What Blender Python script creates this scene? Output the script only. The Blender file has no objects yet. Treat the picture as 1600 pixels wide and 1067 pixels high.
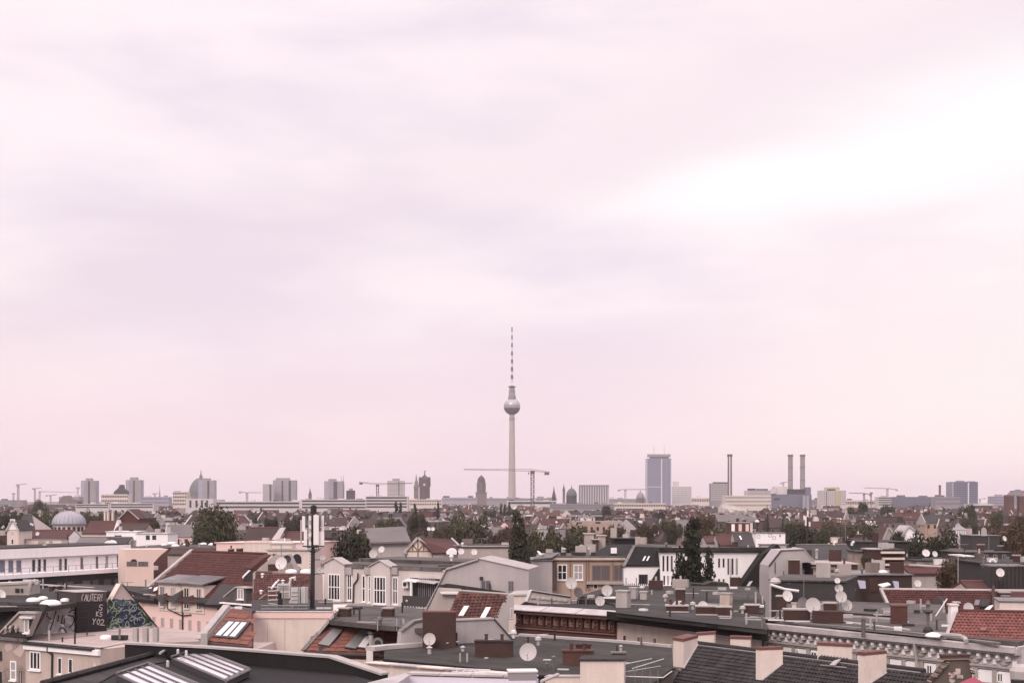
import bpy, math, random
import numpy as np
from mathutils import Vector
R = math.radians
random.seed(7)
scn = bpy.context.scene
col = scn.collection

# ------------------------------------------------------------------ camera, sky, sun, exposure
F, HZ, H = 2200.0, 785.0, 32.0          # focal length in pixels of a 1600 px wide frame, horizon row, eye height in metres
cam_d = bpy.data.cameras.new('camera'); cam = bpy.data.objects.new('camera', cam_d); col.objects.link(cam)
cam.location = (0, 0, H); cam.rotation_euler = (R(90), 0, 0)
cam_d.sensor_width = 36; cam_d.lens = 36 * F / 1600; cam_d.shift_y = (HZ - 533.5) / 1600
cam_d.clip_start = 0.5; cam_d.clip_end = 60000
scn.camera = cam
scn.view_settings.view_transform = 'Standard'; scn.view_settings.look = 'None'
scn.view_settings.gamma = 1; scn.view_settings.exposure = 0.36; scn.view_settings.use_curve_mapping = False
scn.render.engine = 'CYCLES'
scn.cycles.use_denoising = True
scn.cycles.max_bounces = 6; scn.cycles.diffuse_bounces = 3; scn.cycles.volume_bounces = 2
SUN_EL, SUN_AZ = R(34), R(200)          # a veiled sun high behind the camera's left shoulder

def build_world():
    w = bpy.data.worlds.new('World'); scn.world = w; w.use_nodes = True
    nt = w.node_tree; nt.nodes.clear(); N = nt.nodes.new; L = nt.links.new
    def math_(op, a, b=None, c=None):
        n = N('ShaderNodeMath'); n.operation = op
        for i, v in enumerate((a, b, c)):
            if v is None: continue
            if isinstance(v, (int, float)): n.inputs[i].default_value = v
            else: L(v, n.inputs[i])
        return n.outputs[0]
    def smooth(v, a, b):
        n = N('ShaderNodeMapRange'); n.interpolation_type = 'SMOOTHSTEP'; L(v, n.inputs[0])
        n.inputs[1].default_value = a; n.inputs[2].default_value = b
        return n.outputs[0]
    def mix(fac, a, b):
        n = N('ShaderNodeMix'); n.data_type = 'RGBA'
        if isinstance(fac, (int, float)): n.inputs[0].default_value = fac
        else: L(fac, n.inputs[0])
        for k, v in ((6, a), (7, b)):
            if isinstance(v, tuple): n.inputs[k].default_value = (*v, 1)
            else: L(v, n.inputs[k])
        return n.outputs[2]
    sky = N('ShaderNodeTexSky'); sky.sky_type = 'NISHITA'; sky.sun_disc = False
    sky.sun_elevation = SUN_EL; sky.sun_rotation = SUN_AZ
    tc = N('ShaderNodeTexCoord'); sep = N('ShaderNodeSeparateXYZ'); L(tc.outputs['Generated'], sep.inputs[0])
    x, y, z = sep.outputs
    # cloud layer: long soft streaks that climb towards the east
    def cloud(scale, detail, sx, tilt, loc=(0, 0, 0), dist=0.0):
        mp = N('ShaderNodeMapping'); mp.vector_type = 'POINT'
        mp.inputs['Rotation'].default_value = (0, tilt, 0); mp.inputs['Scale'].default_value = (sx, sx, 1.0); mp.inputs['Location'].default_value = loc
        L(tc.outputs['Generated'], mp.inputs[0])
        n = N('ShaderNodeTexNoise'); n.inputs['Scale'].default_value = scale; n.inputs['Detail'].default_value = detail
        n.inputs['Roughness'].default_value = 0.5; n.inputs['Distortion'].default_value = dist
        L(mp.outputs[0], n.inputs['Vector'])
        return n.outputs['Fac']
    c1 = cloud(9.0, 4, 0.28, R(20), (3.1, 0, 0.4), 0.3); c2 = cloud(22.0, 5, 0.25, R(14), (1.7, 0, 2.2), 0.2)
    blend = math_('ADD', math_('MULTIPLY', c1, 0.6), math_('MULTIPLY', c2, 0.4))
    f = smooth(blend, 0.38, 0.60)
    base = mix(f, (0.69, 0.597, 0.672), (0.85, 0.745, 0.765))
    # grey-lilac bank that runs from low in the west up to the east
    v = math_('SUBTRACT', z, math_('MULTIPLY_ADD', x, 0.36, 0.235))
    v = math_('ADD', v, math_('MULTIPLY', math_('SUBTRACT', c1, 0.5), 0.16))
    bank = math_('MULTIPLY', math_('EXPONENT', math_('MULTIPLY', math_('MULTIPLY', v, v), -260.0)), 0.42)
    base = mix(bank, base, (0.665, 0.565, 0.61))
    # rose band over the horizon
    hz = math_('SUBTRACT', 1.0, smooth(math_('ADD', z, math_('MULTIPLY', math_('SUBTRACT', c2, 0.5), 0.08)), 0.01, 0.17))
    base = mix(math_('MULTIPLY', hz, 0.7), base, (0.795, 0.61, 0.638))
    glow = math_('MULTIPLY', math_('MULTIPLY', smooth(x, 0.02, 0.32), smooth(y, 0.1, 0.6)), math_('SUBTRACT', 1.0, smooth(z, 0.05, 0.30)))
    base = mix(math_('MULTIPLY', glow, 0.75), base, (0.90, 0.79, 0.755))
    # the thin bright break in the clouds, where the light comes through
    s = math_('SUBTRACT', z, math_('MULTIPLY_ADD', x, 0.15, 0.195))
    s = math_('ADD', s, math_('MULTIPLY', math_('SUBTRACT', c2, 0.5), 0.055))
    wd = math_('MULTIPLY_ADD', smooth(x, 0.0, 0.3), 0.021, 0.013)
    q = math_('DIVIDE', s, wd)
    g = math_('EXPONENT', math_('MULTIPLY', math_('MULTIPLY', q, q), -0.8))
    g = math_('MULTIPLY', g, math_('MULTIPLY', smooth(x, 0.0, 0.17), smooth(y, 0.1, 0.6)))
    base = mix(math_('MINIMUM', math_('MULTIPLY', g, 1.0), 1.0), base, (0.87, 0.845, 0.842))
    # an overcast sky is brighter overhead than at the horizon (smooth, all round)
    up = math_('MULTIPLY_ADD', smooth(z, 0.30, 1.0), 1.5, 1.0)
    mul = N('ShaderNodeVectorMath'); mul.operation = 'SCALE'; L(base, mul.inputs[0]); L(math_('MULTIPLY', up, 10.0), mul.inputs['Scale'])
    out = mix(0.95, sky.outputs[0], mul.outputs[0])
    bg = N('ShaderNodeBackground'); bg.inputs[1].default_value = 0.1; L(out, bg.inputs[0])
    wo = N('ShaderNodeOutputWorld'); L(bg.outputs[0], wo.inputs[0])
build_world()
sd = bpy.data.lights.new('sun', 'SUN'); sd.energy = 1.5; sd.angle = R(18); sd.color = (1.0, 0.89, 0.78)
sun = bpy.data.objects.new('sun', sd); col.objects.link(sun)
sun_dir = Vector((math.sin(SUN_AZ) * math.cos(SUN_EL), math.cos(SUN_AZ) * math.cos(SUN_EL), math.sin(SUN_EL)))
sun.rotation_euler = sun_dir.to_track_quat('Z', 'Y').to_euler(); sun.location = (0, -20, 120)

# ------------------------------------------------------------------ materials
MATS = {}
def mat(name, c, rough=0.85, var=0.18, scale=0.35, fine=6.0, bump=0.0, streak=0.0, spec=0.25, metal=0.0, island=0.0, courses=0.0, stain=0.0, seam=0.0):
    m = bpy.data.materials.new(name); m.use_nodes = True; nt = m.node_tree
    b = nt.nodes['Principled BSDF']; N = nt.nodes.new; L = nt.links.new
    b.inputs['Roughness'].default_value = rough; b.inputs['Specular IOR Level'].default_value = spec; b.inputs['Metallic'].default_value = metal
    geo = N('ShaderNodeNewGeometry')
    def noise(sc, det, vec=None, rough_=0.6):
        n = N('ShaderNodeTexNoise'); n.inputs['Scale'].default_value = sc; n.inputs['Detail'].default_value = det; n.inputs['Roughness'].default_value = rough_
        L(vec or geo.outputs['Position'], n.inputs['Vector']); return n.outputs['Fac']
    def M(op, a, bb):
        n = N('ShaderNodeMath'); n.operation = op
        for i, v in enumerate((a, bb)):
            if isinstance(v, (int, float)): n.inputs[i].default_value = v
            else: L(v, n.inputs[i])
        return n.outputs[0]
    val = M('ADD', M('MULTIPLY', M('SUBTRACT', noise(scale, 4), 0.5), 2 * var * 1.6), 1.0)
    val = M('ADD', val, M('MULTIPLY', M('SUBTRACT', noise(fine, 3), 0.5), var * 1.3))
    if streak:
        mp = N('ShaderNodeMapping'); mp.inputs['Scale'].default_value = (1.6, 1.6, 0.12); L(geo.outputs['Position'], mp.inputs[0])
        val = M('ADD', val, M('MULTIPLY', M('SUBTRACT', noise(1.4, 4, mp.outputs[0]), 0.5), streak * 2))
    if seam:                                                               # lapped felt strips and their patched, weathered lengths
        sp = N('ShaderNodeSeparateXYZ'); L(geo.outputs['Position'], sp.inputs[0])
        w = M('ADD', M('MULTIPLY', sp.outputs[0], .80 / seam), M('MULTIPLY', sp.outputs[1], .57 / seam))
        ln = M('LESS_THAN', M('FRACT', w, 0.0), .07); fl = M('FLOOR', w, 0.0)
        wn = N('ShaderNodeTexWhiteNoise'); wn.noise_dimensions = '1D'; L(fl, wn.inputs['W'])
        val = M('MULTIPLY', val, M('SUBTRACT', M('ADD', M('MULTIPLY', wn.outputs['Value'], .30), .88), M('MULTIPLY', ln, .5)))
        val = M('MULTIPLY', val, M('ADD', M('MULTIPLY', noise(.16, 5, None, .65), 2.0), .0))
    if stain:
        n = noise(0.5, 5, None, 0.7); r = N('ShaderNodeMapRange'); L(n, r.inputs[0]); r.inputs[1].default_value = 0.52; r.inputs[2].default_value = 0.62
        val = M('MULTIPLY', val, M('SUBTRACT', 1.0, M('MULTIPLY', r.outputs[0], stain)))
    if island:
        val = M('ADD', val, M('MULTIPLY', M('SUBTRACT', geo.outputs['Random Per Island'], 0.5), 2 * island))
    height = None
    if courses:                                                            # tile courses: relief drawn only in the colour, for roofs too far off to build tile by tile
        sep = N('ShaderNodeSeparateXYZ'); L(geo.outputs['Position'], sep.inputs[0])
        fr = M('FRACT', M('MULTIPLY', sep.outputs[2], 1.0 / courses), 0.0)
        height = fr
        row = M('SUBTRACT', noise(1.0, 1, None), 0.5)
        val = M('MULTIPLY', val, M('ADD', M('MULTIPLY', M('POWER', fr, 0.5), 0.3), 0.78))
    val = M('MAXIMUM', val, 0.25)
    mx = N('ShaderNodeVectorMath'); mx.operation = 'SCALE'; mx.inputs[0].default_value = c; L(val, mx.inputs['Scale'])
    L(mx.outputs[0], b.inputs['Base Color'])
    if bump:
        bm = N('ShaderNodeBump'); bm.inputs['Strength'].default_value = bump; bm.inputs['Distance'].default_value = 0.03
        L(noise(fine * 2, 4), bm.inputs['Height']); L(bm.outputs[0], b.inputs['Normal'])
    MATS[name] = m
    return m
def paint(name, c, rough=0.5, spec=0.4, metal=0.0):
    m = bpy.data.materials.new(name); m.use_nodes = True; b = m.node_tree.nodes['Principled BSDF']
    b.inputs['Base Color'].default_value = (*c, 1); b.inputs['Roughness'].default_value = rough
    b.inputs['Specular IOR Level'].default_value = spec; b.inputs['Metallic'].default_value = metal
    MATS[name] = m; return m

mat('bitumen_dark', (.034, .029, .028), .85, .3, .25, 5, .3, stain=.25, seam=1.1)
mat('bitumen_black', (.020, .018, .018), .8, .25, .3, 4, .2, spec=.15)
mat('bitumen_grey', (.080, .069, .065), .85, .25, .2, 4, .3, stain=.4, seam=1.1)
mat('bitumen_green', (.036, .032, .028), .85, .3, .2, 4, .3, stain=.45, seam=1.1)
mat('zinc', (.16, .145, .142), .5, .25, .5, 4, 0, metal=.3, stain=.25, seam=.7)
mat('zinc_light', (.40, .365, .36), .55, .22, .8, 5, 0, stain=.2)
mat('gravel', (.36, .29, .27), .95, .25, .4, 14, .8)
mat('plaster_cream', (.62, .525, .475), .9, .10, .25, 5, .15, streak=.16, stain=.08)
mat('plaster_pink', (.70, .51, .47), .9, .05, .3, 5, .1, streak=.05)
mat('plaster_peach', (.66, .51, .455), .9, .05, .3, 5, .1, streak=.05)
mat('plaster_white', (.80, .76, .765), .85, .06, .3, 5, .1, streak=.10)
mat('plaster_lilac', (.66, .62, .70), .85, .04, .3, 5, .05, streak=.05)
mat('plaster_grey', (.37, .335, .335), .9, .12, .3, 5, .15, streak=.12)
mat('plaster_stone', (.36, .31, .29), .9, .10, .5, 6, .2, streak=.18)
mat('plaster_beige', (.46, .375, .335), .9, .13, .3, 5, .2, streak=.2, stain=.1)
mat('plaster_brown', (.30, .235, .21), .95, .25, .6, 5, .4, streak=.2, stain=.3)
mat('plaster_patch', (.46, .37, .34), .95, .1, .8, 5, .3)
mat('plaster_tan', (.38, .275, .225), .9, .12, .4, 5, .2, streak=.1)
mat('plaster_sand', (.53, .475, .455), .9, .08, .5, 6, .2, streak=.14)
mat('plaster_ash', (.46, .42, .415), .9, .1, .4, 6, .2, streak=.16)
mat('wall_sooty', (.17, .135, .12), .9, .2, .4, 5, .2, streak=.25)
mat('wall_umber', (.10, .078, .068), .9, .22, .4, 5, .2, streak=.25)
mat('concrete', (.36, .325, .315), .9, .15, .6, 6, .3, streak=.2)
mat('brick', (.058, .032, .028), .9, .25, 1.2, 8, .5)
mat('brick_red', (.085, .040, .034), .9, .2, .8, 8, .4)
mat('terracotta_relief', (.085, .038, .031), .9, .2, 1.2, 7, .3)
mat('relief_light', (.20, .115, .098), .9, .2, 1.5, 7, .3)
mat('tile_orange', (.18, .075, .057), .8, .16, 1.2, 6, .2, island=.26, stain=.22)
mat('tile_red', (.165, .063, .054), .8, .10, .5, 6, .2, island=.2, stain=.15)
mat('tile_maroon', (.068, .024, .021), .8, .14, .5, 6, .2, island=.2, stain=.2)
mat('tile_brown', (.085, .037, .031), .8, .16, .8, 6, .2, island=.3, stain=.2)
mat('tile_black', (.027, .022, .022), .75, .2, .8, 6, .2, island=.4, stain=-.5)
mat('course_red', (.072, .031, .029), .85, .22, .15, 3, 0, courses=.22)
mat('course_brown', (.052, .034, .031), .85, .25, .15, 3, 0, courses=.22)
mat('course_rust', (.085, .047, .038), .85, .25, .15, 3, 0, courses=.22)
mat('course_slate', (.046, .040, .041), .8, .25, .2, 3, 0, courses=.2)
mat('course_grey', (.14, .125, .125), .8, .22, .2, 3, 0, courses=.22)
mat('cap_red', (.14, .062, .055), .85, .15, 2, 8, .2)
mat('foliage_dark', (.036, .036, .022), .8, .5, .5, 2.5, 0, island=.35, spec=.15)
mat('foliage_olive', (.068, .062, .036), .8, .45, .5, 2.5, 0, island=.35, spec=.15)
mat('foliage_rust', (.070, .046, .030), .8, .45, .5, 2.5, 0, island=.35, spec=.15)
mat('foliage_green', (.050, .052, .029), .8, .45, .5, 2.5, 0, island=.35, spec=.15)
mat('foliage_black', (.026, .028, .019), .8, .45, .6, 2.5, 0, island=.35, spec=.12)
mat('bark', (.07, .055, .045), .95, .3, 1, 6, .5)
mat('ground', (.09, .08, .075), .95, .3, .02, .5, 0)
mat('asphalt', (.05, .047, .047), .9, .2, .1, 3, 0)
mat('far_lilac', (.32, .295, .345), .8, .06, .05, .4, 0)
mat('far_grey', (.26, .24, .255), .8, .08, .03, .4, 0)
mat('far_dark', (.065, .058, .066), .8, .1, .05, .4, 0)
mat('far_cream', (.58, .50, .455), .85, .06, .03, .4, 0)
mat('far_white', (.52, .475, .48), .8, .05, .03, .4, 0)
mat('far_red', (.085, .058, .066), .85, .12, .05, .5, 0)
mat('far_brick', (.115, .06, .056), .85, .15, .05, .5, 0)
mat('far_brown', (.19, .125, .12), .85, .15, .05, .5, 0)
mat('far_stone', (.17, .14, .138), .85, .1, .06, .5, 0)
mat('copper_green', (.10, .125, .125), .7, .15, .1, .6, 0)
mat('copper_blue', (.33, .32, .36), .6, .12, .3, 1.5, 0)
mat('tower_concrete', (.37, .32, .31), .8, .05, .05, .5, 0, streak=.04)
paint('frame_white', (.80, .77, .77)); paint('frame_grey', (.25, .23, .24)); paint('frame_dark', (.05, .045, .048))
paint('frame_pink', (.55, .40, .37), .8)
paint('glass', (.030, .026, .030), .12, .6); paint('glass_dark', (.03, .026, .028), .12, .6); paint('glass_grey', (.11, .10, .115), .15, .6); paint('glass_curtain', (.34, .30, .30), .3, .5)
paint('glass_blue', (.16, .16, .22), .2, .6)
paint('skylight_glass', (.66, .62, .64), .12, .7); paint('dome_acrylic', (.70, .67, .66), .35, .5)
paint('dish_grey', (.40, .37, .36), .55, .35); paint('dish_white', (.56, .52, .51), .5, .35); paint('dish_dark', (.13, .115, .115), .6, .3)
paint('metal_dark', (.028, .025, .026), .6, .3); paint('metal_grey', (.20, .19, .19), .45, .5, .4); paint('metal_light', (.55, .52, .52), .4, .5, .3)
paint('panel_white', (.70, .65, .64), .5); paint('unit_grey', (.42, .40, .40), .5); paint('sheet_white', (.66, .63, .62), .5)
paint('steel_tower', (.36, .335, .355), .35, .6, .35); paint('steel_shaded', (.09, .078, .10), .35, .6, .3)
paint('antenna_red', (.11, .065, .072), .6); paint('antenna_white', (.60, .55, .56), .6)
paint('crane_dark', (.12, .095, .10), .6); paint('crane_tan', (.33, .27, .27), .6); paint('crane_pale', (.42, .36, .38), .6)
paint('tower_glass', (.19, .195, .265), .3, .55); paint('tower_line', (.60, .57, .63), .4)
paint('ochre', (.40, .35, .25), .7); paint('plant_blue', (.15, .145, .19), .5); paint('cloth_pink', (.26, .05, .085), .8)
paint('cloth_dark', (.05, .043, .042), .85); paint('wood', (.22, .14, .10), .8)
paint('spray_silver', (.68, .63, .64), .5, .4); paint('spray_black', (.035, .03, .032), .7); paint('spray_white', (.42, .37, .37), .7)
paint('spray_green', (.045, .075, .045), .7); paint('spray_blue', (.055, .06, .12), .7); paint('spray_mint', (.26, .31, .27), .7); paint('spray_teal', (.06, .10, .11), .7)
paint('box_black', (.024, .020, .020), .75, .2); paint('box_brown', (.060, .046, .045), .8, .2)
# ------------------------------------------------------------------ geometry helpers
CAM = np.array((0.0, 0.0, H)); UP = np.array((0.0, 0.0, 1.0))
def A(*v): return np.array(v, float)
def unit(v): v = np.asarray(v, float); return v / np.linalg.norm(v)
def U(px, py, Y): return A((px - 800) / F * Y, Y, H - (py - HZ) / F * Y)       # the place at depth Y seen at a pixel of the photograph
def PD(px, py, drop): return U(px, py, drop * F / (py - HZ))                    # the place DROP metres under eye level
def sight(px, py): return A((px - 800) / F, 1.0, -(py - HZ) / F)
class Plane:
    def __init__(s, o, u, v):
        s.o = np.asarray(o, float); s.u = unit(u); v = np.asarray(v, float); s.v = unit(v - s.u * np.dot(v, s.u))
        s.n = unit(np.cross(s.u, s.v))
        if np.dot(s.n, CAM - s.o) < 0: s.n = -s.n
    def hit(s, px, py):
        d = sight(px, py); t = np.dot(s.n, s.o - CAM) / np.dot(s.n, d); return CAM + t * d
    def s_at(s, px): return float(np.dot(s.hit(px, HZ + 100) - s.o, s.u))
    def at(s, a, b, d=0.0): return s.o + s.u * a + s.v * b + s.n * d
    def uv(s, p): q = p - s.o; return float(np.dot(q, s.u)), float(np.dot(q, s.v))
def HP(drop): return Plane(A(0, 0, H - drop), A(1, 0, 0), A(0, 1, 0))
def VP(a, b, drop):                                                             # upright plane through two pixels at one height
    p, q = PD(*a, drop), PD(*b, drop); d = q - p; d[2] = 0
    return Plane(p, d, UP)
def VY(a, b, Y): p = U(*a, Y); q = U(b[0], a[1], Y); return Plane(p, q - p, UP)  # upright plane facing the camera at depth Y
def SP(a, b, drop, pitch):                                                      # roof plane that rises away from the eaves line a-b
    p, q = PD(*a, drop), PD(*b, drop); d = q - p; d[2] = 0; u = unit(d)
    back = np.cross(UP, u);
    if back[1] < 0: back = -back
    return Plane(p, u, back * math.cos(R(pitch)) + UP * math.sin(R(pitch)))
def SPL(p, q, pitch):
    u = unit(q - p); back = unit(np.cross(UP, u))
    if back[1] < 0: back = -back
    return Plane(p, u, back * math.cos(R(pitch)) + UP * math.sin(R(pitch)))

class MB:
    def __init__(s): s.v = []; s.f = []
    def add(s, vs, fs):
        k = len(s.v); s.v.extend([tuple(map(float, p)) for p in vs]); s.f.extend([tuple(i + k for i in f) for f in fs]); return s
    def prism(s, pts, vec):
        pts = [np.asarray(p, float) for p in pts]; n = len(pts); vec = np.asarray(vec, float)
        nrm = sum((np.cross(pts[i], pts[(i + 1) % n]) for i in range(n)), np.zeros(3))
        if np.dot(nrm, vec) > 0: pts = pts[::-1]
        return s.add(pts + [p + vec for p in pts], [tuple(range(n)), tuple(range(2 * n - 1, n - 1, -1))] + [(i + n, (i + 1) % n + n, (i + 1) % n, i) for i in range(n)])
    def frame_box(s, P, a0, a1, b0, b1, d0, d1):
        return s.prism([P.at(a0, b0, d0), P.at(a1, b0, d0), P.at(a1, b1, d0), P.at(a0, b1, d0)], P.n * (d1 - d0))
    def box(s, c, sx, sy, sz, rot=0.0):                                          # c is the middle of the underside
        c = np.asarray(c, float); x = A(math.cos(rot), math.sin(rot), 0) * sx / 2; y = A(-math.sin(rot), math.cos(rot), 0) * sy / 2
        return s.prism([c - x - y, c + x - y, c + x + y, c - x + y], UP * sz)
    def tube(s, p, q, r0, r1=None, n=6):
        p, q = np.asarray(p, float), np.asarray(q, float); r1 = r0 if r1 is None else r1; d = unit(q - p)
        a = unit(np.cross(d, A(0, 0, 1) if abs(d[2]) < .9 else A(1, 0, 0))); b = np.cross(d, a)
        ring = lambda o, r: [o + (a * math.cos(t) + b * math.sin(t)) * r for t in (2 * math.pi * i / n for i in range(n))]
        return s.add(ring(p, r0) + ring(q, r1), [(i, (i + 1) % n, (i + 1) % n + n, i + n) for i in range(n)] + [tuple(range(n))[::-1], tuple(range(n, 2 * n))])
    def path(s, pts, r, n=6):
        for a, b in zip(pts, pts[1:]): s.tube(a, b, r, r, n)
        return s
    def lathe(s, c, prof, n=16, a0=0.0, a1=2 * math.pi, squash=1.0):
        c = np.asarray(c, float); vs = []; k = len(prof)
        for i in range(n):
            t = a0 + (a1 - a0) * i / n
            for r, z in prof: vs.append(c + A(r * math.cos(t), r * math.sin(t) * squash, z))
        fs = [(i * k + j, ((i + 1) % n) * k + j, ((i + 1) % n) * k + j + 1, i * k + j + 1) for i in range(n) for j in range(k - 1)]
        s.add(vs, fs)
        if prof[-1][0] > 1e-4: s.add([vs[i * k + k - 1] for i in range(n)], [tuple(range(n))])
        if prof[0][0] > 1e-4: s.add([vs[i * k] for i in range(n)], [tuple(range(n))[::-1]])
        return s
def link(o, parent=None):
    col.objects.link(o)
    if parent is not None: o.parent = parent
    return o
def mesh(name, mb, m, off=(0, 0, 0), smooth=False):
    me = bpy.data.meshes.new(name); o = np.asarray(off, float)
    vs = np.array(mb.v) - o if len(mb.v) else []
    me.from_pydata([tuple(p) for p in vs], [], mb.f); me.update()
    mm = MATS[m] if isinstance(m, str) else m
    me.materials.append(mm)
    if smooth:
        me.polygons.foreach_set('use_smooth', [True] * len(me.polygons))
    return me
def world_of(o):
    p = np.zeros(3)
    while o is not None: p += np.array(o.location); o = o.parent
    return p
LABELS = {}
def thing(name, label, cat, base=(0, 0, 0), group=None):
    o = bpy.data.objects.new(name, None); o.empty_display_size = .2; link(o); o.location = tuple(map(float, base))
    o['label'] = label; o['category'] = cat
    if group: o['group'] = group
    LABELS[label] = LABELS.get(label, 0) + 1
    return o
def tag(o, label, cat, group=None, kind=None):
    o['label'] = label
    if cat: o['category'] = cat
    if group: o['group'] = group
    if kind: o['kind'] = kind
    return o
def part(T, name, mb, m, parent=None, smooth=False, kind=None, label=None):
    parent = parent or T
    me = mesh(name, mb, m, world_of(parent) if parent is not None else (0, 0, 0), smooth)
    o = link(bpy.data.objects.new(name, me), parent)
    if kind: o['kind'] = kind
    if label: o['label'] = label
    return o
def solo(name, mb, m, label=None, cat=None, group=None, kind=None, smooth=False):
    c = np.mean(np.array(mb.v), 0); c[2] = min(p[2] for p in mb.v)
    o = link(bpy.data.objects.new(name, mesh(name, mb, m, c, smooth))); o.location = tuple(c)
    if label: o['label'] = label; LABELS[label] = LABELS.get(label, 0) + 1
    if cat: o['category'] = cat
    if group: o['group'] = group
    if kind: o['kind'] = kind
    return o
def base_of(P, px, py): p = P.hit(px, py); return A(p[0], p[1], 0)

# ---- pieces of buildings
def slab(T, name, P, px, thick, m, parent=None, off=0.0, **k):
    pts = [P.hit(*q) + P.n * off for q in px]; return part(T, name, MB().prism(pts, -P.n * thick), m, parent, **k)
def wall(T, P, px, back, m, name='wall', parent=None, off=0.0, **k):           # upright outline in pixels, BACK metres thick
    pts = [P.hit(*q) + P.n * off for q in px]; return part(T, name, MB().prism(pts, -P.n * back), m, parent, **k)
def body(T, P, x0, y0, x1, y1, back, m, name='wall', off=0.0, vec=None):       # wall from its top line down to the street
    a, b = P.hit(x0, y0) + P.n * off, P.hit(x1, y1) + P.n * off
    pts = [a, b, A(b[0], b[1], 0), A(a[0], a[1], 0)]
    return part(T, name, MB().prism(pts, (-P.n * back) if vec is None else vec), m)
def deck(T, name, drop, px, m, thick=.3, **k):                                  # flat roof seen from above
    P = HP(drop); return part(T, name, MB().prism([P.hit(*q) for q in px], A(0, 0, -thick)), m, **k)
def deck_body(T, drop, px, m, name='wall', under=.3, inset=0.0):
    P = HP(drop + under); pts = [PD(q[0], q[1], drop) - A(0, 0, under) for q in px]
    return part(T, name, MB().prism(pts, A(0, 0, -(H - drop - under))), m)
def window(T, P, x0, x1, y0, y1, nv=2, nh=0, fm='frame_white', gm='glass', sill=True, off=0.0, b=None, parent=None, name='window'):
    a0, a1 = sorted((P.s_at(x0), P.s_at(x1))); xm = (x0 + x1) / 2
    z1 = P.uv(P.hit(xm, y0))[1]; z0 = P.uv(P.hit(xm, y1))[1]
    return window_m(T, P, a0, a1, z0, z1, nv, nh, fm, gm, sill, off, b, parent, name)
GLASS_RND = random.Random(17)
def window_m(T, P, a0, a1, z0, z1, nv=2, nh=0, fm='frame_white', gm='glass', sill=True, off=0.0, b=None, parent=None, name='window'):
    if gm == 'glass': gm = GLASS_RND.choice(('glass', 'glass', 'glass', 'glass_grey', 'glass_curtain'))
    w, h = a1 - a0, z1 - z0; b = b or min(.09, w * .12)
    m = MB(); d0, d1 = off - .06, off + .05
    m.frame_box(P, a0, a0 + b, z0, z1, d0, d1); m.frame_box(P, a1 - b, a1, z0, z1, d0, d1)
    m.frame_box(P, a0 + b, a1 - b, z0, z0 + b, d0, d1); m.frame_box(P, a0 + b, a1 - b, z1 - b, z1, d0, d1)
    for i in range(1, nv): c = a0 + w * i / nv; m.frame_box(P, c - b * .4, c + b * .4, z0 + b, z1 - b, d0, d1 - .01)
    for i in range(1, nh + 1): c = z0 + h * i / (nh + 1); m.frame_box(P, a0 + b, a1 - b, c - b * .4, c + b * .4, d0, d1 - .013)
    f = part(T, name, m, fm, parent)
    g = MB().frame_box(P, a0 + b * .5, a1 - b * .5, z0 + b * .5, z1 - b * .5, off - .05, off + .02); part(T, 'pane', g, gm, f)
    if sill:
        part(T, 'sill', MB().frame_box(P, a0 - .06, a1 + .06, z0 - .09, z0 - .012, off - .02, off + .16), fm, f)
    return f
def strip(T, name, P, x0, y0, x1, y1, h, out, m, parent=None, back=.0, **k):    # a moulding along a line on an upright plane; h metres tall, below the line
    p, q = P.hit(x0, y0), P.hit(x1, y1)
    pts = [p, q, q - A(0, 0, h), p - A(0, 0, h)]
    return part(T, name, MB().prism([r - P.n * back for r in pts], P.n * (out + back)), m, parent, **k)
def lerp4(c, s, t): return (c[0] * (1 - s) + c[1] * s) * (1 - t) + (c[3] * (1 - s) + c[2] * s) * t
def skylight(T, P, q, n=1, fm='frame_dark', gm='skylight_glass', lift=.12, inset=(.1, .08), name='skylight', bars=.06, off=0.0):
    c = [P.hit(*x) + P.n * off for x in q]                                       # corners: top-left, top-right, bottom-right, bottom-left
    f = part(T, name, MB().prism([x - P.n * .05 for x in c], P.n * (lift + .05)), fm)
    for i in range(n):
        s0 = inset[0] + (1 - 2 * inset[0]) * i / n + (bars / 2 if i else 0); s1 = inset[0] + (1 - 2 * inset[0]) * (i + 1) / n - (bars / 2 if i < n - 1 else 0)
        t0, t1 = inset[1], 1 - inset[1]
        g = [lerp4(c, s0, t0), lerp4(c, s1, t0), lerp4(c, s1, t1), lerp4(c, s0, t1)]
        part(T, 'pane', MB().prism([x + P.n * (lift - .02) for x in g], P.n * .035), gm, f)
    return f
def dome_light(T, px, py, w, drop=None, Y=None, m='dome_acrylic', h=.3):
    p = PD(px, py, drop) if Y is None else U(px, py, Y); r = w / 2 * p[1] / F; h = r * .3
    o = part(T, 'skylight_dome', MB().lathe(p, [(r * 1.08, -.1), (r * 1.08, .08), (r, .1), (r * .86, .1 + h * .45), (r * .5, .1 + h * .85), (.001, .1 + h)], 14), m, smooth=True)
    return o
CH_RND = random.Random(5)
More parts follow.
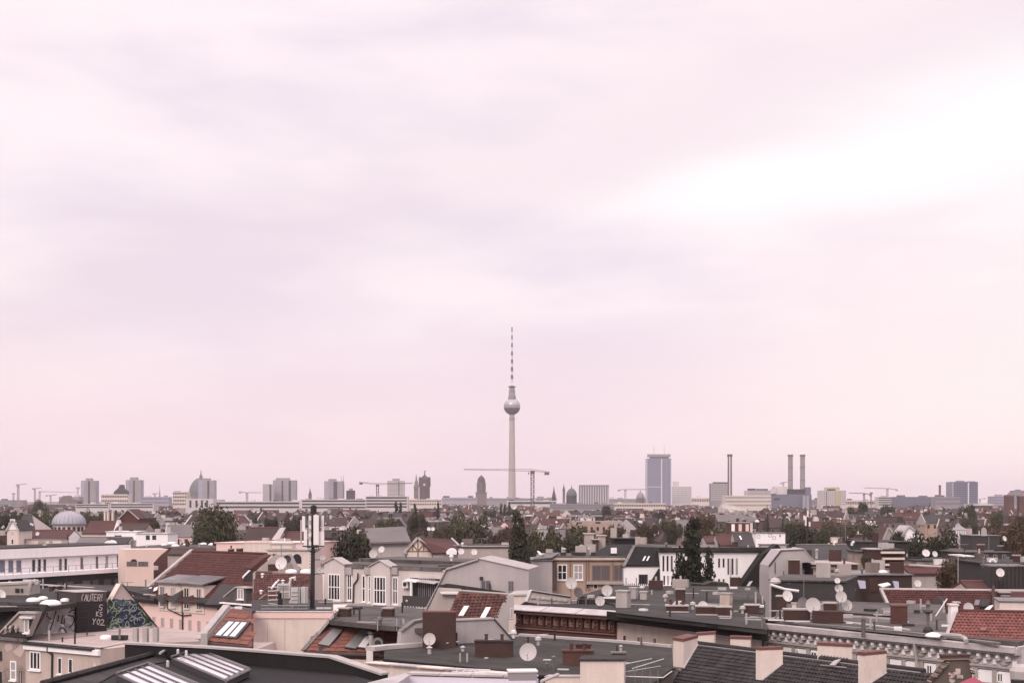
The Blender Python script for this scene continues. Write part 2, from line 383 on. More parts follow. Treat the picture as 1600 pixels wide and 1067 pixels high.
def chimney(T, x0, x1, ytop, ybase, drop=None, Y=None, depth=.6, rot=-.75, m='brick', cap='concrete', pots=0, parent=None, name='chimney', capout=.06, potm='terracotta_relief'):
    xm = (x0 + x1) / 2; p = PD(xm, ybase, drop) if Y is None else U(xm, ybase, Y)
    k = p[1] / F; w = (x1 - x0) * k; h = (ybase - ytop) * k
    c, s = abs(math.cos(rot)), abs(math.sin(rot)); L = max(.3, (w - depth * s) / max(c, .2)); q = p + A(0, (L * s + depth * c) / 2, 0)
    o = part(T, name, MB().box(q - A(0, 0, .6), L, depth, h + .6, rot), m, parent)
    if cap: part(T, 'chimney_cap', MB().box(q + A(0, 0, h - .004), L + 2 * capout, depth + 2 * capout, .09, rot), cap, o)
    d = A(math.cos(rot), math.sin(rot), 0)
    if not pots and L > 1.1 and m.startswith('brick'): pots = CH_RND.choice((0, 0, 2, 3))
    for i in range(pots):
        e = q + d * L * ((i + .5) / pots - .5) * .85 + A(0, 0, h + .08)
        part(T, 'chimney_pot', MB().lathe(e, [(.10, 0), (.09, .3), (.12, .31), (.12, .36)], 8), potm, o)
    return o
def tiles(T, P, px, tw, th, m, name='roof_tile', single=False, off=0.0, skip=(), gap=.0, stag=.5):
    poly = [P.uv(P.hit(*q)) for q in px]; us = [p[0] for p in poly]; vs = [p[1] for p in poly]
    def inside(x, y, pl):
        r = False; n = len(pl)
        for i in range(n):
            (xa, ya), (xb, yb) = pl[i], pl[(i + 1) % n]
            if (ya > y) != (yb > y) and x < (xb - xa) * (y - ya) / (yb - ya) + xa: r = not r
        return r
    holes = [[P.uv(P.hit(*q)) for q in h] for h in skip]
    rnd = random.Random(int(abs(min(us) * 100)) + len(px)); mb = MB(); shared = {}
    def tile_shape(lift):
        sec = [(0.0, 0.0), (.22, .035), (.5, .05), (.78, .035), (1.0, 0.0)]; t = MB(); w = tw - gap
        lo = [P.u * (x * w) + P.v * -.03 + P.n * (z + .05 + lift) for x, z in sec]; hi = [P.u * (x * w) + P.v * th + P.n * (z * .8 + .015) for x, z in sec]
        ft = [p - P.n * .05 for p in lo]
        t.add(lo + hi + ft, [(i, i + 1, i + 6, i + 5) for i in range(4)] + [(i + 10, i + 11, i + 1, i) for i in range(4)])
        return t
    v = min(vs); row = 0
    while v < max(vs) - th * .3:
        u = min(us) - (row % 2) * tw * stag
        while u < max(us):
            cu, cv = u + tw / 2, v + th * .5
            if inside(cu, cv, poly) and not any(inside(cu, cv, h) for h in holes):
                lift = rnd.choice((0, 0, .006, .014)); o = P.at(u, v, off)
                if single:
                    if lift not in shared:
                        shared[lift] = mesh(name, tile_shape(lift), m)
                    ob = link(bpy.data.objects.new(name, shared[lift]), T); ob.location = tuple(o - world_of(T))
                else:
                    t = tile_shape(lift); mb.add([np.array(q) + o for q in t.v], t.f)
            u += tw
        v += th; row += 1
    if mb.v: return part(T, name, mb, m, kind='stuff')
def strokes(T, P, name, lines, w, m, parent=None, off=.012, label=None, kind=None):        # sprayed paint on a wall: flat ribbons
    mb = MB()
    for ln in lines:
        pts = [P.hit(*q) + P.n * off for q in ln]
        for a, b in zip(pts, pts[1:]):
            if np.linalg.norm(b - a) < 1e-4: continue
            d = unit(b - a); s = np.cross(P.n, d) * w / 2; a2, b2 = a - d * w * .3, b + d * w * .3
            mb.add([a2 - s, b2 - s, b2 + s, a2 + s], [(0, 1, 2, 3)])
    return part(T, name, mb, m, parent, label=label, kind=kind)
def arc(cx, cy, rx, ry, a0, a1, n=8): return [(cx + rx * math.cos(R(a0 + (a1 - a0) * i / n)), cy + ry * math.sin(R(a0 + (a1 - a0) * i / n))) for i in range(n + 1)]
GL = {'A': [[(0, 1), (.5, 0), (1, 1)], [(.2, .6), (.8, .6)]], 'U': [[(0, 0), (0, .8), (.3, 1), (.7, 1), (1, .8), (1, 0)]], 'T': [[(0, 0), (1, 0)], [(.5, 0), (.5, 1)]],
      'E': [[(1, 0), (0, 0), (0, 1), (1, 1)], [(0, .5), (.8, .5)]], 'R': [[(0, 1), (0, 0), (.8, 0), (1, .25), (.8, .5), (0, .5)], [(.4, .5), (1, 1)]],
      'S': [[(1, .1), (.6, 0), (.1, .15), (.1, .4), (.9, .6), (.9, .85), (.5, 1), (0, .9)]], 'K': [[(0, 0), (0, 1)], [(1, 0), (0, .55), (1, 1)]],
      'Y': [[(0, 0), (.5, .5), (1, 0)], [(.5, .5), (.3, 1)]], 'O': [[(.5, 0), (.1, .3), (.1, .7), (.5, 1), (.9, .7), (.9, .3), (.5, 0)]],
      '2': [[(0, .2), (.4, 0), (.9, .2), (.8, .5), (0, 1), (1.3, 1)]], '!': [[(.5, 0), (.5, .65)], [(.5, .9), (.5, 1)]], '(': [[(.9, 0), (.3, .4), (.5, 1)]]}
def letters(txt, x, y, w, h, gap=1.5, slant=0.0, rise=0.0):
    out = []
    for i, c in enumerate(txt):
        x0 = x + i * (w + gap)
        for ln in GL.get(c, []): out.append([(x0 + p[0] * w + slant * (1 - p[1]) * h, y + rise * i + p[1] * h) for p in ln])
    return out

# ---- small things on the roofs
DISH = {}
def dish(px, py, d, Y, label, ybase=None, m='dish_grey', az=0.0, el=18, group='satellite dishes on the roofs', back=False):
    c = U(px, py, Y); r = d / 2 * Y / F; yb = ybase if ybase is not None else py + d * .9
    zb = H - (yb - HZ) / F * Y
    base = A(c[0], Y + r * .35, zb); t = thing('satellite_dish', label, 'satellite dish', base, group)
    e = R(el); a = R(az) + (math.pi if back else 0)
    fwd = A(math.sin(a) * math.cos(e), -math.cos(a) * math.cos(e), math.sin(e)); rt = unit(np.cross(fwd, UP)); upv = np.cross(rt, fwd)
    n = 28 if d > 14 else 18; mb = MB(); rings = (0.0, .35, .65, .88, 1.0)
    def ring(q, thick): return [c + (rt * math.cos(x) + upv * math.sin(x) * 1.06) * r * q + fwd * (r * .22 * (q * q - 1) - thick) for x in (2 * math.pi * i / n for i in range(n))]
    vs = [];
    for q in rings[1:]: vs += ring(q, 0)
    vs.append(c + fwd * (-r * .22)); K = len(vs)
    fs = [(j * n + i, j * n + (i + 1) % n, (j + 1) * n + (i + 1) % n, (j + 1) * n + i) for j in range(3) for i in range(n)] + [(K - 1, (i + 1) % n, i) for i in range(n)]
    th = .025 + r * .05
    vb = [p - fwd * th for p in vs]; fb = [tuple(reversed([i + K for i in f])) for f in fs]
    rim = [(3 * n + i, 3 * n + i + K, 3 * n + (i + 1) % n + K, 3 * n + (i + 1) % n) for i in range(n)]
    mb.add(vs + vb, fs + fb + rim)
    part(t, 'reflector', mb, m, smooth=False)
    k = A(c[0], Y + r * .35, c[2])
    part(t, 'mast', MB().tube(A(k[0], k[1], zb), k + A(0, 0, r * .2), max(.03, r * .06)).tube(k, c - fwd * (r * .22), max(.03, r * .07)), 'metal_grey')
    lo = c - upv * r * .98; foc = c + fwd * r * .75 - upv * r * .55
    arm = part(t, 'feed_arm', MB().tube(lo, foc, max(.012, r * .025)), 'metal_grey')
    part(t, 'feed_horn', MB().tube(foc - fwd * r * .05, foc - fwd * r * .2 + upv * r * .1, r * .08, r * .06), 'dish_dark', arm)
    return t
def aerial(px, ytop, ybase, Y, label, bars=3, w=10, m='metal_grey', r=None, group='aerial poles on the roofs'):
    p, q = U(px, ybase, Y), U(px, ytop, Y); t = thing('aerial', label, 'aerial', p, group); k = Y / F; r = r or max(.02, .22 * k)
    part(t, 'pole', MB().tube(p, q, r, r * .7), m)
    for i in range(bars):
        z = q + (p - q) * (.02 + .16 * i); hw = w * k / 2 * (1 - .18 * i)
        part(t, 'crossbar', MB().tube(z - A(hw, hw * .4, 0), z + A(hw, hw * .4, 0), r * .6), m)
    return t
def pipe(T, px, ytop, ybase, w, drop=None, Y=None, m='zinc', hood=True, name='vent_pipe'):
    p = PD(px, ybase, drop) if Y is None else U(px, ybase, Y); k = p[1] / F; r = w / 2 * k; h = (ybase - ytop) * k
    o = part(T, name, MB().tube(p - A(0, 0, .3), p + A(0, 0, h), r, r, 10), m, smooth=False)
    if hood: part(T, 'vent_hood', MB().lathe(p + A(0, 0, h + r * .4), [(r * 1.7, 0), (r * 1.7, r * .25), (r * .3, r * 1.1)], 10), m, o)
    return o
# ------------------------------------------------------------------ ground and air
g = MB().prism([A(-15000, -300, 0), A(15000, -300, 0), A(15000, 30000, 0), A(-15000, 30000, 0)], A(0, 0, -.5))
o = solo('ground', g, 'ground', kind='structure'); o['label'] = 'dull ground of the city between the houses'
for i, (y0, x0, x1) in enumerate(((141, -60, 60), (300, -120, 130), (620, -230, 240))):
    o = solo('street', MB().prism([A(x0, y0, .004), A(x1, y0 + 6, .004), A(x1, y0 + 14, .004), A(x0, y0 + 8, .004)], A(0, 0, -.1)), 'asphalt', kind='structure')
def haze():
    hb = MB().prism([A(-15200, -420, -1.2), A(15200, -420, -1.2), A(15200, 30300, -1.2), A(-15200, 30300, -1.2)], A(0, 0, 376))
    m = bpy.data.materials.new('haze_air'); m.use_nodes = True; nt = m.node_tree; nt.nodes.clear()
    v = nt.nodes.new('ShaderNodeVolumePrincipled'); ou = nt.nodes.new('ShaderNodeOutputMaterial'); nt.links.new(v.outputs[0], ou.inputs['Volume'])
    v.inputs['Color'].default_value = (.93, .86, .90, 1); v.inputs['Density'].default_value = HAZE; v.inputs['Anisotropy'].default_value = 0.2
    MATS['haze_air'] = m
    o = solo('haze', hb, 'haze_air', kind='stuff'); o['label'] = 'pale rosy haze over the whole city'
HAZE = 0.72e-4
haze()

# ------------------------------------------------------------------ I: black roof with glass roof lights, bottom left
T = thing('black_roof_house', 'nearest house, black felt roof with two long slanted glass roof lights', 'house', base_of(HP(5.6), 330, 1045))
roofpx = [(40, 1074), (205, 1030), (320, 1030), (400, 1034), (515, 1043), (592, 1066), (640, 1125), (0, 1125)]
part(T, 'roof', MB().prism([PD(*q, 5.6) for q in roofpx], A(0, 0, -.4)), 'bitumen_black')
part(T, 'wall', MB().prism([PD(*q, 5.6) - A(0, 0, .4) for q in roofpx], A(0, 0, -(H - 6.0))), 'plaster_grey')
line = [(195, 1003), (320, 1009), (400, 1015), (515, 1024)]
pts = [PD(*q, 5.05) for q in line] + [PD(597, 1051, 5.45)]
for i, (a, b) in enumerate(zip(pts, pts[1:])):
    d = unit((b - a) * A(1, 1, 0)); nb = A(-d[1], d[0], 0)
    part(T, 'parapet', MB().prism([a - A(0, 0, .06), b - A(0, 0, .06), A(b[0], b[1], H - 6.2), A(a[0], a[1], H - 6.2)], nb * .28), 'bitumen_black')
    part(T, 'coping', MB().prism([a - nb * .06, b - nb * .06, b - nb * .06 - A(0, 0, .07), a - nb * .06 - A(0, 0, .07)], nb * .4), 'concrete')
a, b = PD(66, 1067, 5.42), PD(263, 1014.5, 5.42); part(T, 'roof_kerb', MB().tube(a, b, .10, .10, 6), 'bitumen_dark')
a2, b2 = PD(250, 1020, 5.3), PD(266, 1011, 5.25); part(T, 'flashing', MB().tube(a2, b2, .05, .05, 6), 'zinc_light')
# a lower felt slope beside the kerb
part(T, 'side_roof', MB().prism([PD(70, 1067, 5.5), PD(262, 1015, 5.48), PD(262, 1032, 5.56), PD(190, 1046, 5.56), PD(120, 1085, 5.56)], A(0, 0, -.12)), 'bitumen_dark')
for q in ([(268, 1028), (309, 1017.5), (390, 1049), (353, 1064)], [(182, 1054), (232, 1040), (330, 1082), (285, 1102)]):
    P = HP(5.40)
    c = [P.hit(*x) for x in q]; c = [c[0], c[3], c[2], c[1]]
    c[3] = c[3] + A(0, 0, .05); c[2] = c[2] + A(0, 0, .05)
    f = part(T, 'roof_light', MB().prism([x for x in c], A(0, 0, -.20)), 'frame_dark')
    nrm = unit(np.cross(c[1] - c[0], c[3] - c[0])); nrm = nrm if nrm[2] > 0 else -nrm
    for i in range(4):
        t0, t1 = .08 + i * .225, .08 + i * .225 + .165
        gq = [lerp4(c, .06, t0), lerp4(c, .95, t0), lerp4(c, .95, t1), lerp4(c, .06, t1)]
        part(T, 'pane', MB().prism([x - nrm * .02 for x in gq], nrm * .05), 'skylight_glass', f)
        gb = [lerp4(c, .03, t1), lerp4(c, .98, t1), lerp4(c, .98, t1 + .05), lerp4(c, .03, t1 + .05)]
        part(T, 'glazing_bar', MB().prism([x - nrm * .02 for x in gb], nrm * .08), 'frame_dark', f)
    part(T, 'head_rail', MB().tube(c[0] + nrm * .06, c[3] + nrm * .06, .04, .04, 6), 'zinc', f)
    part(T, 'foot_rail', MB().tube(c[1] + nrm * .02, c[2] + nrm * .02, .06, .06, 6), 'zinc', f)
    part(T, 'side_rail', MB().tube(c[3] + nrm * .04, c[2] + nrm * .04, .05, .05, 6), 'zinc', f)
for px, py in ((278, 1016), (291, 1018), (262, 1034)):
    part(T, 'stud_lamp', MB().lathe(PD(px, py, 5.2), [(.05, -.15), (.05, .03), (.02, .06)], 8), 'metal_light')

# ------------------------------------------------------------------ pale parapet at the bottom centre
T = thing('parapet_house', 'house at the bottom centre with a pale sheet metal parapet', 'house', base_of(HP(4.9), 700, 1060))
c = [PD(574, 1066, 4.9), PD(634, 1051, 4.9), PD(640, 1054, 4.9), PD(604, 1078, 4.9), PD(560, 1100, 4.9)]
part(T, 'coping', MB().prism(c, A(0, 0, -.14)), 'zinc_light')
part(T, 'wall', MB().prism([p - A(0, 0, .14) for p in c], A(0, 0, -(H - 5.1))), 'plaster_grey')
a, b = PD(637, 1053, 4.95), PD(838, 1058.5, 4.95); d = unit(b - a); nb = A(-d[1], d[0], 0)
part(T, 'wall', MB().prism([a - A(0, 0, .05), b - A(0, 0, .05), A(b[0], b[1], 0), A(a[0], a[1], 0)], nb * .3), 'plaster_lilac')
for i in range(4):
    p0, p1 = a + (b - a) * (i / 4 + .003), a + (b - a) * ((i + 1) / 4 - .003)
    part(T, 'coping', MB().prism([p0 - nb * .05, p1 - nb * .05, p1 + nb * .38, p0 + nb * .38], A(0, 0, .05)), 'zinc_light')
a, b = PD(846, 1064, 5.0), PD(872, 1053, 5.0)
part(T, 'flashing', MB().tube(a, b, .05, .05, 6), 'zinc_light')
a = PD(816, 1061, 4.8); part(T, 'roof_hatch', MB().box(a, .75, .5, .22, .1), 'frame_grey'); 
part(T, 'hatch_lid', MB().box(a + A(0, 0, .225), .8, .55, .04, .1), 'sheet_white')

# ------------------------------------------------------------------ cream blind wall (middle) and the roof plant on it
PG = VP((393, 957), (520, 957), 7.4)
T = thing('cream_blind_wall_house', 'tall windowless cream wall block carrying the roof plant platform', 'house', base_of(PG, 450, 957))
wall(T, PG, [(393, 958), (520, 959), (471, 1019), (471, 1200), (393, 1200)], 9.0, 'plaster_cream')
a, b = PG.hit(393, 956), PG.hit(521, 956)
part(T, 'coping', MB().prism([a + PG.n * .08, b + PG.n * .08, b + PG.n * .08 - A(0, 0, .4), a + PG.n * .08 - A(0, 0, .4)], -PG.n * .45), 'plaster_pink')
part(T, 'coping_sheet', MB().prism([a + PG.n * .12, b + PG.n * .12, b + PG.n * .12 + A(0, 0, .06), a + PG.n * .12 + A(0, 0, .06)], -PG.n * .55), 'zinc_light')
strip(T, 'verge_trim', PG, 521, 959, 471, 1019, .22, .12, 'zinc_light')
for x in (418, 445): part(T, 'joint', MB().frame_box(PG, PG.s_at(x) - .012, PG.s_at(x) + .012, -3.2, -.4, 0, .012), 'concrete')
part(T, 'roof', MB().prism([PD(393, 955, 7.38), PD(520, 955, 7.38), PD(520, 937, 7.38), PD(393, 937, 7.38)], A(0, 0, -.15)), 'bitumen_dark')
# steel platform with cooling units
T = thing('roof_plant_platform', 'grey steel platform with cooling units behind the cream blind wall', 'platform', PD(450, 953, 7.3))
Y0 = 97.0
m = MB()
for x in (419, 432, 443, 466, 478): m.tube(U(x, 955, Y0), U(x, 916, Y0), .035)
for y in (946, 951): m.tube(U(408, y, Y0), U(482, y, Y0), .045)
part(T, 'frame', m, 'metal_grey')
for y in (917, 923, 930, 937): part(T, 'rail', MB().tube(U(419, y, Y0 - .1), U(434, y - .5, Y0 - .1), .03), 'metal_light')
for (x0, x1, y0, y1, mm) in ((433, 453, 912, 923, 'unit_grey'), (438, 453, 923, 934, 'metal_light'), (454, 468, 918, 942, 'unit_grey'), (434, 440, 926, 948, 'metal_dark'), (470, 480, 917, 942, 'unit_grey')):
    a, b = U(x0, y1, Y0 + .5), U(x1, y0, Y0 + .5)
    u = part(T, 'cooling_unit', MB().box((a + b) / 2 * A(1, 1, 0) + A(0, .3, a[2]), b[0] - a[0], .6, b[2] - a[2]), mm)
    if x1 - x0 > 12:
        cc = (a + b) / 2 + A(0, -.02, 0)
        for k in range(3): part(T, 'louvre', MB().box(A(cc[0], cc[1], a[2] + (b[2] - a[2]) * (.2 + .25 * k)), (b[0] - a[0]) * .8, .06, .03), 'metal_grey', u)
for p, q in (((424, 920), (436, 905)), ((452, 904), (462, 901)), ((405, 936), (416, 928)), ((466, 942), (478, 918))):
    part(T, 'pipe', MB().tube(U(*p, Y0 + 1), U(*q, Y0 + 1), .07), 'sheet_white' if p[1] < 925 else 'metal_grey')
part(T, 'duct', MB().path([U(452, 912, Y0 + .9), U(455, 903, Y0 + .9), U(460, 902, Y0 + .9), U(461, 906, Y0 + .9)], .08), 'metal_light')
part(T, 'base_beam', MB().box(U(445, 955, Y0) , 3.3, .9, .16), 'metal_dark')
part(T, 'base_beam', MB().box(U(486, 955, Y0 + .4) , 1.6, 1.1, .14), 'metal_dark')
for x in (500, 512): part(T, 'cable_tray', MB().box(U(x, 951, Y0), .5, .4, .1), 'metal_light')
# mobile phone mast
T = thing('antenna_mast', 'tall dark antenna mast hung with long white panel antennas', 'mast', U(488, 955, 98.5))
Ym = 98.5
part(T, 'pole', MB().tube(U(488, 958, Ym), U(489, 856, Ym), .17, .14, 10), 'metal_dark')
part(T, 'upper_pole', MB().tube(U(489, 858, Ym), U(490, 789, Ym), .11, .10, 8), 'metal_dark')
part(T, 'head', MB().tube(U(487, 803, Ym), U(487, 790, Ym), .09).tube(U(493, 803, Ym), U(493, 790, Ym), .09), 'metal_dark')
for (x, y0, y1, w, dy, mm) in ((474.5, 806, 830, 4.5, -.2, 'panel_white'), (477.5, 827, 852, 5, -.35, 'panel_white'), (484, 805, 852, 3.6, -.25, 'unit_grey'), (494, 804.5, 851, 8, -.5, 'panel_white'), (499.5, 800, 830, 2, -.1, 'metal_grey'), (504, 805, 830, 4, .1, 'panel_white'), (502.5, 830, 852, 8, -.2, 'panel_white'), (470.5, 812, 850, 2, .3, 'unit_grey'), (481, 800, 812, 1.6, .2, 'metal_dark'), (484.5, 806, 850, 2.2, .35, 'sheet_white')):
    a, b = U(x - w / 2, y1, Ym + dy), U(x + w / 2, y0, Ym + dy)
    u = part(T, 'panel_antenna', MB().box(A((a[0] + b[0]) / 2, Ym + dy, a[2]), b[0] - a[0], .16, b[2] - a[2]), mm)
    part(T, 'bracket', MB().tube(A((a[0] + b[0]) / 2, Ym + dy + .1, a[2] + .3), U(489.5, (y0 + y1) / 2, Ym), .025), 'metal_dark', u)
for y in (805, 818, 831, 844): part(T, 'remote_radio', MB().box(U(484.5, y + 8, Ym - .34), .14, .12, .28), 'sheet_white')
m = MB()
for i in range(12):
    a = 2 * math.pi * i / 12; b = 2 * math.pi * (i + 1) / 12; cc = U(489.5, 853, Ym)
    m.tube(cc + A(math.cos(a) * .75, math.sin(a) * .75, 0), cc + A(math.cos(b) * .75, math.sin(b) * .75, 0), .035)
    if i % 3 == 0: m.tube(cc, cc + A(math.cos(a) * .75, math.sin(a) * .75, 0), .03)
part(T, 'ring_bracket', m, 'metal_dark')
m = MB()
for dx in (-8, -5, 5, 9): m.path([U(489 + dx, 853, Ym - .2), U(489 + dx * .9, 860, Ym - .2), U(489 + dx * .3, 863, Ym - .2)], .025)
part(T, 'cable', m, 'metal_dark')
m = MB()
for i in range(18): m.tube(U(483.4, 951 - i * 5, Ym - .1), U(492, 951 - i * 5, Ym - .1), .018)
part(T, 'rung', m, 'metal_dark', kind='stuff')
dish(504, 871, 9, Ym - .1, 'small pale dish on a side bracket of the antenna mast', ybase=876)
dish(499, 891, 10, Ym, 'tilted pale dish on the lower bracket of the antenna mast', ybase=897, az=40, el=35)
part(T, 'side_bracket', MB().tube(U(489, 874, Ym), U(504, 874, Ym + .2), .03).tube(U(489, 897, Ym), U(507, 895, Ym + .2), .03), 'metal_dark')

# ------------------------------------------------------------------ F: orange tiled roof with a triple skylight
PF = SP((322, 1004), (393, 1011), 9.1, 42)
T = thing('orange_roof_house', 'orange tiled slope with a triple white skylight beside the cream blind wall', 'house', base_of(PF, 360, 1004))
px = [(320, 1004), (393, 1011), (393, 955), (362, 950)]
slab(T, 'roof', PF, px, .25, 'cap_red')
tiles(T, PF, [(324, 1001), (392, 1006), (392, 957), (361, 956)], 1.0, .36, 'tile_orange', single=True, skip=[[(341, 994), (370, 997), (389, 974), (360, 972)]], gap=.02, stag=0)
skylight(T, PF, [(358, 971), (393, 973), (371, 999), (333, 996)], 3, lift=.16, bars=.09)
part(T, 'eave_gutter', MB().tube(PF.hit(322, 1006), PF.hit(393, 1012), .11), 'metal_dark')
a, b = PF.hit(318, 1000) , PF.hit(361, 947)
part(T, 'verge_wall', MB().prism([a, b, b - A(0, 0, 1.2), a - A(0, 0, 3.0)], A(-.32, -.05, 0)), 'concrete')
part(T, 'verge_cap', MB().prism([a + PF.n * .1, b + PF.n * .1, b + PF.n * .18, a + PF.n * .18], A(-.42, -.05, 0)), 'zinc_light')
part(T, 'verge_post', MB().box(U(320, 1009, PF.hit(322, 1004)[1] - .2), .42, .5, .85), 'concrete')
p = [PF.hit(362, 950), PF.hit(393, 955)]
part(T, 'flat_roof', MB().prism([p[0], p[1], p[1] + A(.0, 1.5, 0), p[0] + A(.4, 1.5, 0)], A(0, 0, -.2)), 'bitumen_grey')
q0, q1 = PF.hit(320, 1004), PF.hit(393, 1011)
part(T, 'wall', MB().prism([q0 - A(0, 0, .25), q1 - A(0, 0, .25), A(q1[0], q1[1], 0), A(q0[0], q0[1], 0)], A(.6, 8, 0)), 'plaster_cream')

# ------------------------------------------------------------------ H: second orange roof
PH = SP((474, 1019), (626, 1023), 9.95, 40)
T = thing('orange_roof_house', 'orange tiled slope with dark roof windows and a grey flat roof behind', 'house', base_of(PH, 550, 1020))
slab(T, 'roof', PH, [(472, 1020), (650, 1027), (662, 980), (520, 966)], .25, 'cap_red')
skips = [[(500, 1008), (514, 1010), (536, 986), (522, 985)], [(543, 1012), (570, 1014), (584, 990), (566, 987)]]
tiles(T, PH, [(478, 1015), (626, 1020), (650, 978), (519, 971)], 1.05, .34, 'tile_orange', single=True, skip=skips, gap=.02, stag=0)
skylight(T, PH, [(522, 983), (538, 985), (515, 1012), (497, 1009)], 1, gm='metal_grey', lift=.18, inset=(.03, .03))
f = skylight(T, PH, [(566, 985), (580, 987), (557, 1017), (539, 1014)], 1, gm='metal_grey', lift=.22, inset=(.03, .03))
skylight(T, PH, [(572, 995), (585, 996), (572, 1016), (558, 1014)], 1, lift=.2, inset=(.08, .06))
slab(T, 'flat_apron', PH, [(495, 1020), (515, 1021), (519, 1013), (499, 1012)], .3, 'metal_dark', off=.06)
part(T, 'eave_gutter', MB().tube(PH.hit(474, 1020.5), PH.hit(640, 1026), .11), 'metal_dark')
a, b = PH.hit(471, 1018), PH.hit(520, 964)
part(T, 'verge_cap', MB().prism([a + PH.n * .12, b + PH.n * .12, b + PH.n * .2, a + PH.n * .2], A(.3, 0, 0)), 'zinc')
p0, p1 = PH.hit(520, 966), PH.hit(662, 980); Pd = H - p0[2]
fl = [PD(512, 968, Pd), PD(600, 977, Pd), PD(662, 982, Pd), PD(664, 962, Pd), PD(660, 949, Pd), PD(540, 945, Pd), PD(505, 950, Pd)]
part(T, 'flat_roof', MB().prism(fl, A(0, 0, -.3)), 'bitumen_grey')
q0, q1 = PH.hit(474, 1020), PH.hit(650, 1026)
part(T, 'wall', MB().prism([q0 - A(0, 0, .3), q1 - A(0, 0, .3), A(q1[0], q1[1], 0), A(q0[0], q0[1], 0)], A(.6, 9, 0)), 'plaster_beige')
chimney(T, 528, 548, 951, 963, Pd, rot=-.3, depth=.5)
chimney(T, 597, 616, 951, 963, Pd, rot=-.3, depth=.5)
for (p, q) in (((584, 968), (612, 967)),): part(T, 'pipe_rail', MB().tube(PD(*p, Pd - .3), PD(*q, Pd - .3), .05), 'metal_grey')
for x in (590, 620): part(T, 'rail_post', MB().tube(PD(x, 985, Pd + .2), PD(x, 966, Pd - .35), .03), 'metal_grey')
a = PD(553, 951, Pd); part(T, 'roof_hatch', MB().box(a, 1.1, .7, .16, -.3), 'metal_dark')
Yv = 93.0
m = MB().tube(U(580, 1013, Yv - 1), U(580, 990, Yv - 1), .16, .16, 10); part(T, 'flue', m, 'zinc_light')
part(T, 'flue_cowl', MB().lathe(U(580, 989, Yv - 1), [(.17, -.1), (.26, 0), (.26, .1), (.05, .2)], 10), 'zinc')
part(T, 'vent_fan', MB().tube(U(590, 1004, Yv - 1.6), U(594, 1003, Yv - .9), .36, .36, 14), 'metal_grey')
part(T, 'vent_fan_hub', MB().tube(U(590, 1004, Yv - 1.7), U(590.2, 1004, Yv - 1.6), .2, .2, 10), 'metal_dark')
m = MB().path([U(596, 1001, Yv - 1.4), U(612, 1006, Yv - 1.4), U(622, 1016, Yv - 1.4), U(625, 1026, Yv - 1.4)], .04); part(T, 'conduit', m, 'metal_dark')
part(T, 'duct', MB().tube(U(585, 1014, Yv - 1.2), U(606, 1012, Yv - 1.2), .12), 'zinc_light')
part(T, 'flue_base', MB().box(U(578, 1035, Yv - 1.5), .42, .42, .85), 'sheet_white')
aerial(626, 966, 1026, 91, 'plain grey aerial pole standing beside the orange roof and pale gable', bars=0, r=.055)
# white coping along the foot of the dark flat roof, and a ladder lying behind the pale parapet
T = thing('roof_edge_wall', 'low pinkish wall along the front edge of the dark flat roof', 'wall', PD(690, 1040, 8.6))
a, b = PD(586, 1034, 9.0), PD(808, 1052, 8.3)
d = unit((b - a) * A(1, 1, 0)); nb = A(-d[1], d[0], 0)
part(T, 'wall', MB().prism([a, b, A(b[0], b[1], 10), A(a[0], a[1], 10)], -nb * .5), 'plaster_cream')
for i in range(5):
    p0, p1 = a + (b - a) * (i / 5 + .004), a + (b - a) * ((i + 1) / 5 - .004)
    part(T, 'coping', MB().prism([p0, p1, p1 - nb * .75, p0 - nb * .75], A(0, 0, .06)), 'zinc_light' if i % 2 else 'plaster_cream')
T = thing('ladder', 'pale ladder lying flat behind the sheet metal parapet', 'ladder', PD(725, 1048, 7.6))
a, b = U(706, 1049, 66), U(760, 1051, 66); a2, b2 = U(712, 1044, 67), U(766, 1046, 67)
part(T, 'rail', MB().tube(a, b, .03), 'metal_light'); part(T, 'rail', MB().tube(a2, b2, .03), 'metal_light')
for i in range(5): part(T, 'rung', MB().tube(a + (b - a) * (i + .5) / 5, a2 + (b2 - a2) * (i + .5) / 5, .022), 'metal_light')

# ------------------------------------------------------------------ L: dark flat roof in the middle with chimneys and the big dish
lp = [(600, 1032), (600, 1016), (740, 1003), (812, 993), (962, 1003), (1050, 1011.5), (1052, 1042), (1010, 1075), (850, 1058), (800, 1051)]
T = thing('flat_roof_house', 'wide dark flat roof with brick chimneys below the terracotta cornice', 'house', A(*(PD(850, 1030, 9)[:2]), 0))
part(T, 'roof', MB().prism([PD(*q, 9) for q in lp], A(0, 0, -.3)), 'bitumen_green')
part(T, 'wall', MB().prism([PD(*q, 9) - A(0, 0, .3) for q in lp], A(0, 0, -(H - 9.3))), 'wall_umber')
def edge(T, pts, drop, h, w, m, name='coping'):
    q = [PD(*x, drop) for x in pts]
    for a, b in zip(q, q[1:]):
        d = unit(b - a); nb = A(-d[1], d[0], 0) * w / 2
        part(T, name, MB().prism([a - nb, b - nb, b + nb, a + nb], A(0, 0, h)), m)
edge(T, [(578, 1016), (600, 1013.5), (660, 1009), (740, 1001), (800, 994)], 9, .25, .8, 'zinc_light')
edge(T, [(812, 993), (962, 1003), (1050, 1011)], 9, .16, .3, 'zinc_light')
edge(T, [(600, 1032), (800, 1051), (850, 1058)], 9, .12, .25, 'bitumen_black')
for x0, x1, y in ((697, 712, 1005), (740, 766, 1002)): 
    a, b = PD(x0, y, 8.7), PD(x1, y - 2, 8.7); part(T, 'white_sheet', MB().prism([a, b, b + A(.2, .5, 0), a + A(.2, .5, 0)], A(0, 0, .05)), 'sheet_white')
